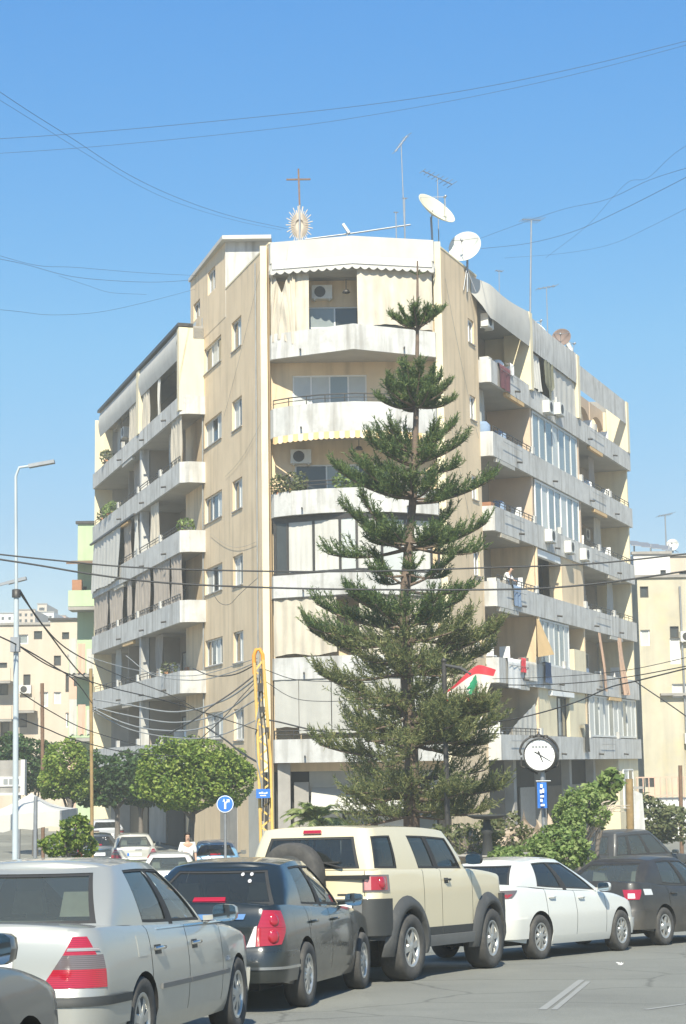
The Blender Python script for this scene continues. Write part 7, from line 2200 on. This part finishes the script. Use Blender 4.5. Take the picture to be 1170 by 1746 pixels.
# ================================================================ people and washing
def person(label, loc, yaw, joints, radii, shirt, legs, scale=1.0):
    """joints: dict name -> (x, y, z); one skinned body, clothing and hair as children"""
    root = thing('person', label, 'person', loc)
    root.rotation_euler = (0, 0, yaw); root.scale = (scale,) * 3
    order = list(joints); idx = {k: i for i, k in enumerate(order)}
    edges = [('pelvis', 'waist'), ('waist', 'chest'), ('chest', 'neck'), ('neck', 'head0'), ('head0', 'head1'), ('chest', 'shl'), ('shl', 'ell'), ('ell', 'wrl'), ('wrl', 'hal'), ('chest', 'shr'), ('shr', 'elr'), ('elr', 'wrr'), ('wrr', 'har'), ('pelvis', 'hil'), ('hil', 'knl'), ('knl', 'anl'), ('anl', 'tol'), ('pelvis', 'hir'), ('hir', 'knr'), ('knr', 'anr'), ('anr', 'tor')]
    def skin(name, names, mt, grow, root_joint, parent):
        nm = [n for n in order if n in names]; ix = {k: i for i, k in enumerate(nm)}
        me = bpy.data.meshes.new(name)
        me.from_pydata([joints[n] for n in nm], [(ix[a], ix[b]) for a, b in edges if a in ix and b in ix], [])
        o = bpy.data.objects.new(name, me); COL.objects.link(o); o.parent = parent
        me.materials.append(M[mt])
        sk = o.modifiers.new('skin', 'SKIN')
        lay = me.skin_vertices[0] if me.skin_vertices else None
        if lay is None:
            me.attributes.new('tmp', 'FLOAT', 'POINT')
        for n in nm:
            r = radii[n]; r = r if isinstance(r, tuple) else (r, r)
            v = me.skin_vertices[0].data[ix[n]]; v.radius = (r[0] + grow, r[1] + grow)
            v.use_root = (n == root_joint)
        sb = o.modifiers.new('smooth', 'SUBSURF'); sb.levels = 2; sb.render_levels = 2
        return o
    body = skin('body', set(order), 'skin', 0, 'pelvis', root)
    skin('shirt', {'pelvis', 'waist', 'chest', 'shl', 'ell', 'shr', 'elr'}, shirt, .03, 'waist', root)
    skin('trousers', {'pelvis', 'hil', 'knl', 'anl', 'hir', 'knr', 'anr'}, legs, .016, 'pelvis', root)
    h0, h1 = Vector(joints['head0']), Vector(joints['head1'])
    c = h0.lerp(h1, .62); hm = MB(); rows = []
    for j in range(7):
        t = j / 6 * 1.75; rows.append([c + Vector((.112 * math.sin(t) * math.cos(a), .012 + .128 * math.sin(t) * math.sin(a), .132 * math.cos(t))) if not (j > 3 and math.sin(a) < -.2) else c + Vector((.108 * math.sin(.9) * math.cos(a), .012 + .122 * math.sin(.9) * math.sin(a), .132 * math.cos(.9))) for a in [k * math.pi / 8 for k in range(17)]])
    hm.grid(rows).build('hair', M['hair'], body)
    fm = MB(); f = h0.lerp(h1, .45)
    fm.add([f + Vector(v) for v in ((-.014, -.085, -.02), (.014, -.085, -.02), (0, -.118, -.022), (0, -.09, .03))], [(0, 1, 2), (0, 2, 3), (1, 3, 2)])
    fm.build('nose', M['skin'], body)
    em = MB()
    for sx in (-.034, .034): em.lathe([(0, -.012), (.012, 0), (0, .012)], 8, Matrix.Translation(f + Vector((sx, -.083, .035))))
    em.bar(f + Vector((-.025, -.086, -.055)), f + Vector((.025, -.086, -.055)), .008)
    em.build('face_features', M['hair'], body)
    return root
STAND = dict(pelvis=(0, 0, .95), waist=(0, .01, 1.10), chest=(0, .01, 1.34), neck=(0, .01, 1.50), head0=(0, -.005, 1.56), head1=(0, -.005, 1.72),
    shl=(.19, .01, 1.42), ell=(.25, .03, 1.13), wrl=(.26, -.05, .89), hal=(.26, -.08, .80), shr=(-.19, .01, 1.42), elr=(-.25, .03, 1.13), wrr=(-.26, -.04, .89), har=(-.26, -.07, .80),
    hil=(.10, 0, .90), knl=(.115, -.02, .50), anl=(.12, .03, .08), tol=(.13, -.13, .03), hir=(-.10, 0, .90), knr=(-.12, .05, .50), anr=(-.13, .12, .10), tor=(-.14, -.03, .03))
RAD = dict(pelvis=(.15, .11), waist=(.14, .10), chest=(.165, .115), neck=.055, head0=(.075, .085), head1=(.07, .085), shl=.06, ell=.042, wrl=.03, hal=(.04, .02), shr=.06, elr=.042, wrr=.03, har=(.04, .02),
    hil=.085, knl=.058, anl=.04, tol=(.04, .025), hir=.085, knr=.058, anr=.04, tor=(.04, .025))
q = P(320, 1420, 56)
person('person in a white shirt walking under the clipped green tree', (q.x, 56, .14 if False else 0.02), .25, STAND, RAD, 'flagwhite', 'jeans')
LEAN = dict(STAND)
LEAN.update(chest=(0, -.14, 1.28), waist=(0, -.04, 1.09), neck=(0, -.22, 1.42), head0=(0, -.26, 1.47), head1=(0, -.29, 1.62), shl=(.19, -.15, 1.35), ell=(.27, -.28, 1.12), wrl=(.16, -.44, 1.06), hal=(.10, -.50, 1.05), shr=(-.19, -.15, 1.35), elr=(-.27, -.28, 1.12), wrr=(-.16, -.44, 1.06), har=(-.10, -.50, 1.05))
s_, z_ = iR(880, 1010, .5)
pos = FR(s_, .02, ZB[2] + .2)
person('person in a white shirt leaning on the second floor parapet', pos, math.atan2(nR.x, -nR.y) * 1.0, LEAN, RAD, 'flagwhite', 'jeans')
# washing: each cloth hangs over a parapet and is a thing of its own
def cloth_over(label, F, s0, s1, p, ztop, drop, material, seed=0, group='washing hung on the balconies', name='laundry'):
    rnd = random.Random(seed); rows = []
    for j in range(7):
        t = j / 6; rows.append([F(lerp(s0, s1, i / 8) + .03 * math.sin(j + i), p + .07 + .035 * math.sin(i * 1.9 + seed) * (.4 + t), ztop + .02 - drop * t) for i in range(9)])
    rows.insert(0, [F(lerp(s0, s1, i / 8), p - .14, ztop + .015) for i in range(9)])
    o = MB().grid(rows).build(name, M[material], origin=F((s0 + s1) / 2, p, ztop))
    return tag(o, label, 'laundry', group)
HT = lambda k: ZB[k] + 1.0
cloth_over('blue cloth draped under the leaning person', FR, iR(872, 1020)[0], iR(886, 1020)[0], .52, HT(2), .85, 'bluecloth' if 'bluecloth' in M else 'jeans', 1)
cloth_over('dark wine red blanket over the top floor parapet', FR, iR(848, 640)[0], iR(868, 640)[0], .52, ZB[5] + .95, 1.0, 'winered' if 'winered' in M else 'metal_rust', 2)
cloth_over('white sheet with blue edge on the first floor parapet', FR, iR(862, 1120)[0], iR(884, 1120)[0], .52, HT(1), 1.2, 'flagwhite', 3)
cloth_over('red towel next to the white sheet on the first floor', FR, iR(885, 1120)[0], iR(892, 1120)[0], .54, HT(1) + .1, .6, 'red', 4)
cloth_over('pale blue sheet on the first floor beside the red towel', FR, iR(893, 1120)[0], iR(910, 1120)[0], .52, HT(1), .8, 'wfabric', 5)
cloth_over('dark trousers hung beside the ochre sheet', FR, iR(925, 1110)[0], iR(934, 1110)[0], .55, HT(1) + .1, .9, 'jeans', 6)
cloth_over('dark cloth hanging from the ground row of windows', FR, iR(993, 1240)[0], iR(1000, 1240)[0], .55, HT(0) + .6, 1.3, 'metal_dark', 7)
cloth_over('white and red striped towel on the top floor rail', FR, iR(866, 610)[0], iR(872, 610)[0], .5, ZB[5] + 1.3, .5, 'flagwhite', 8)
# red rooftop parasols / flowers on the balcony behind the pine
for lab, u, v, d in (('small red parasol behind the pine at first floor height', 838, 1228, 66),):
    c = P(u, v, d)
# ================================================================ summer haze over the town
hm_ = bpy.data.materials.new('haze_air'); hm_.use_nodes = True
hn = hm_.node_tree.nodes; hl = hm_.node_tree.links
for n in list(hn):
    if n.type != 'OUTPUT_MATERIAL': hn.remove(n)
hv = hn.new('ShaderNodeVolumePrincipled')
hv.inputs['Color'].default_value = (.92, .95, .90, 1)
hv.inputs['Density'].default_value = 0.0015
hv.inputs['Anisotropy'].default_value = 0.0
hl.new(hv.outputs[0], [n for n in hn if n.type == 'OUTPUT_MATERIAL'][0].inputs['Volume'])
hz = MB().box(-3050, 3050, -70, 5050, -1.2, 36).build('haze', hm_)
hz['kind'] = 'stuff'
for _o in bpy.data.objects:
    if '_o' in _o: del _o['_o']
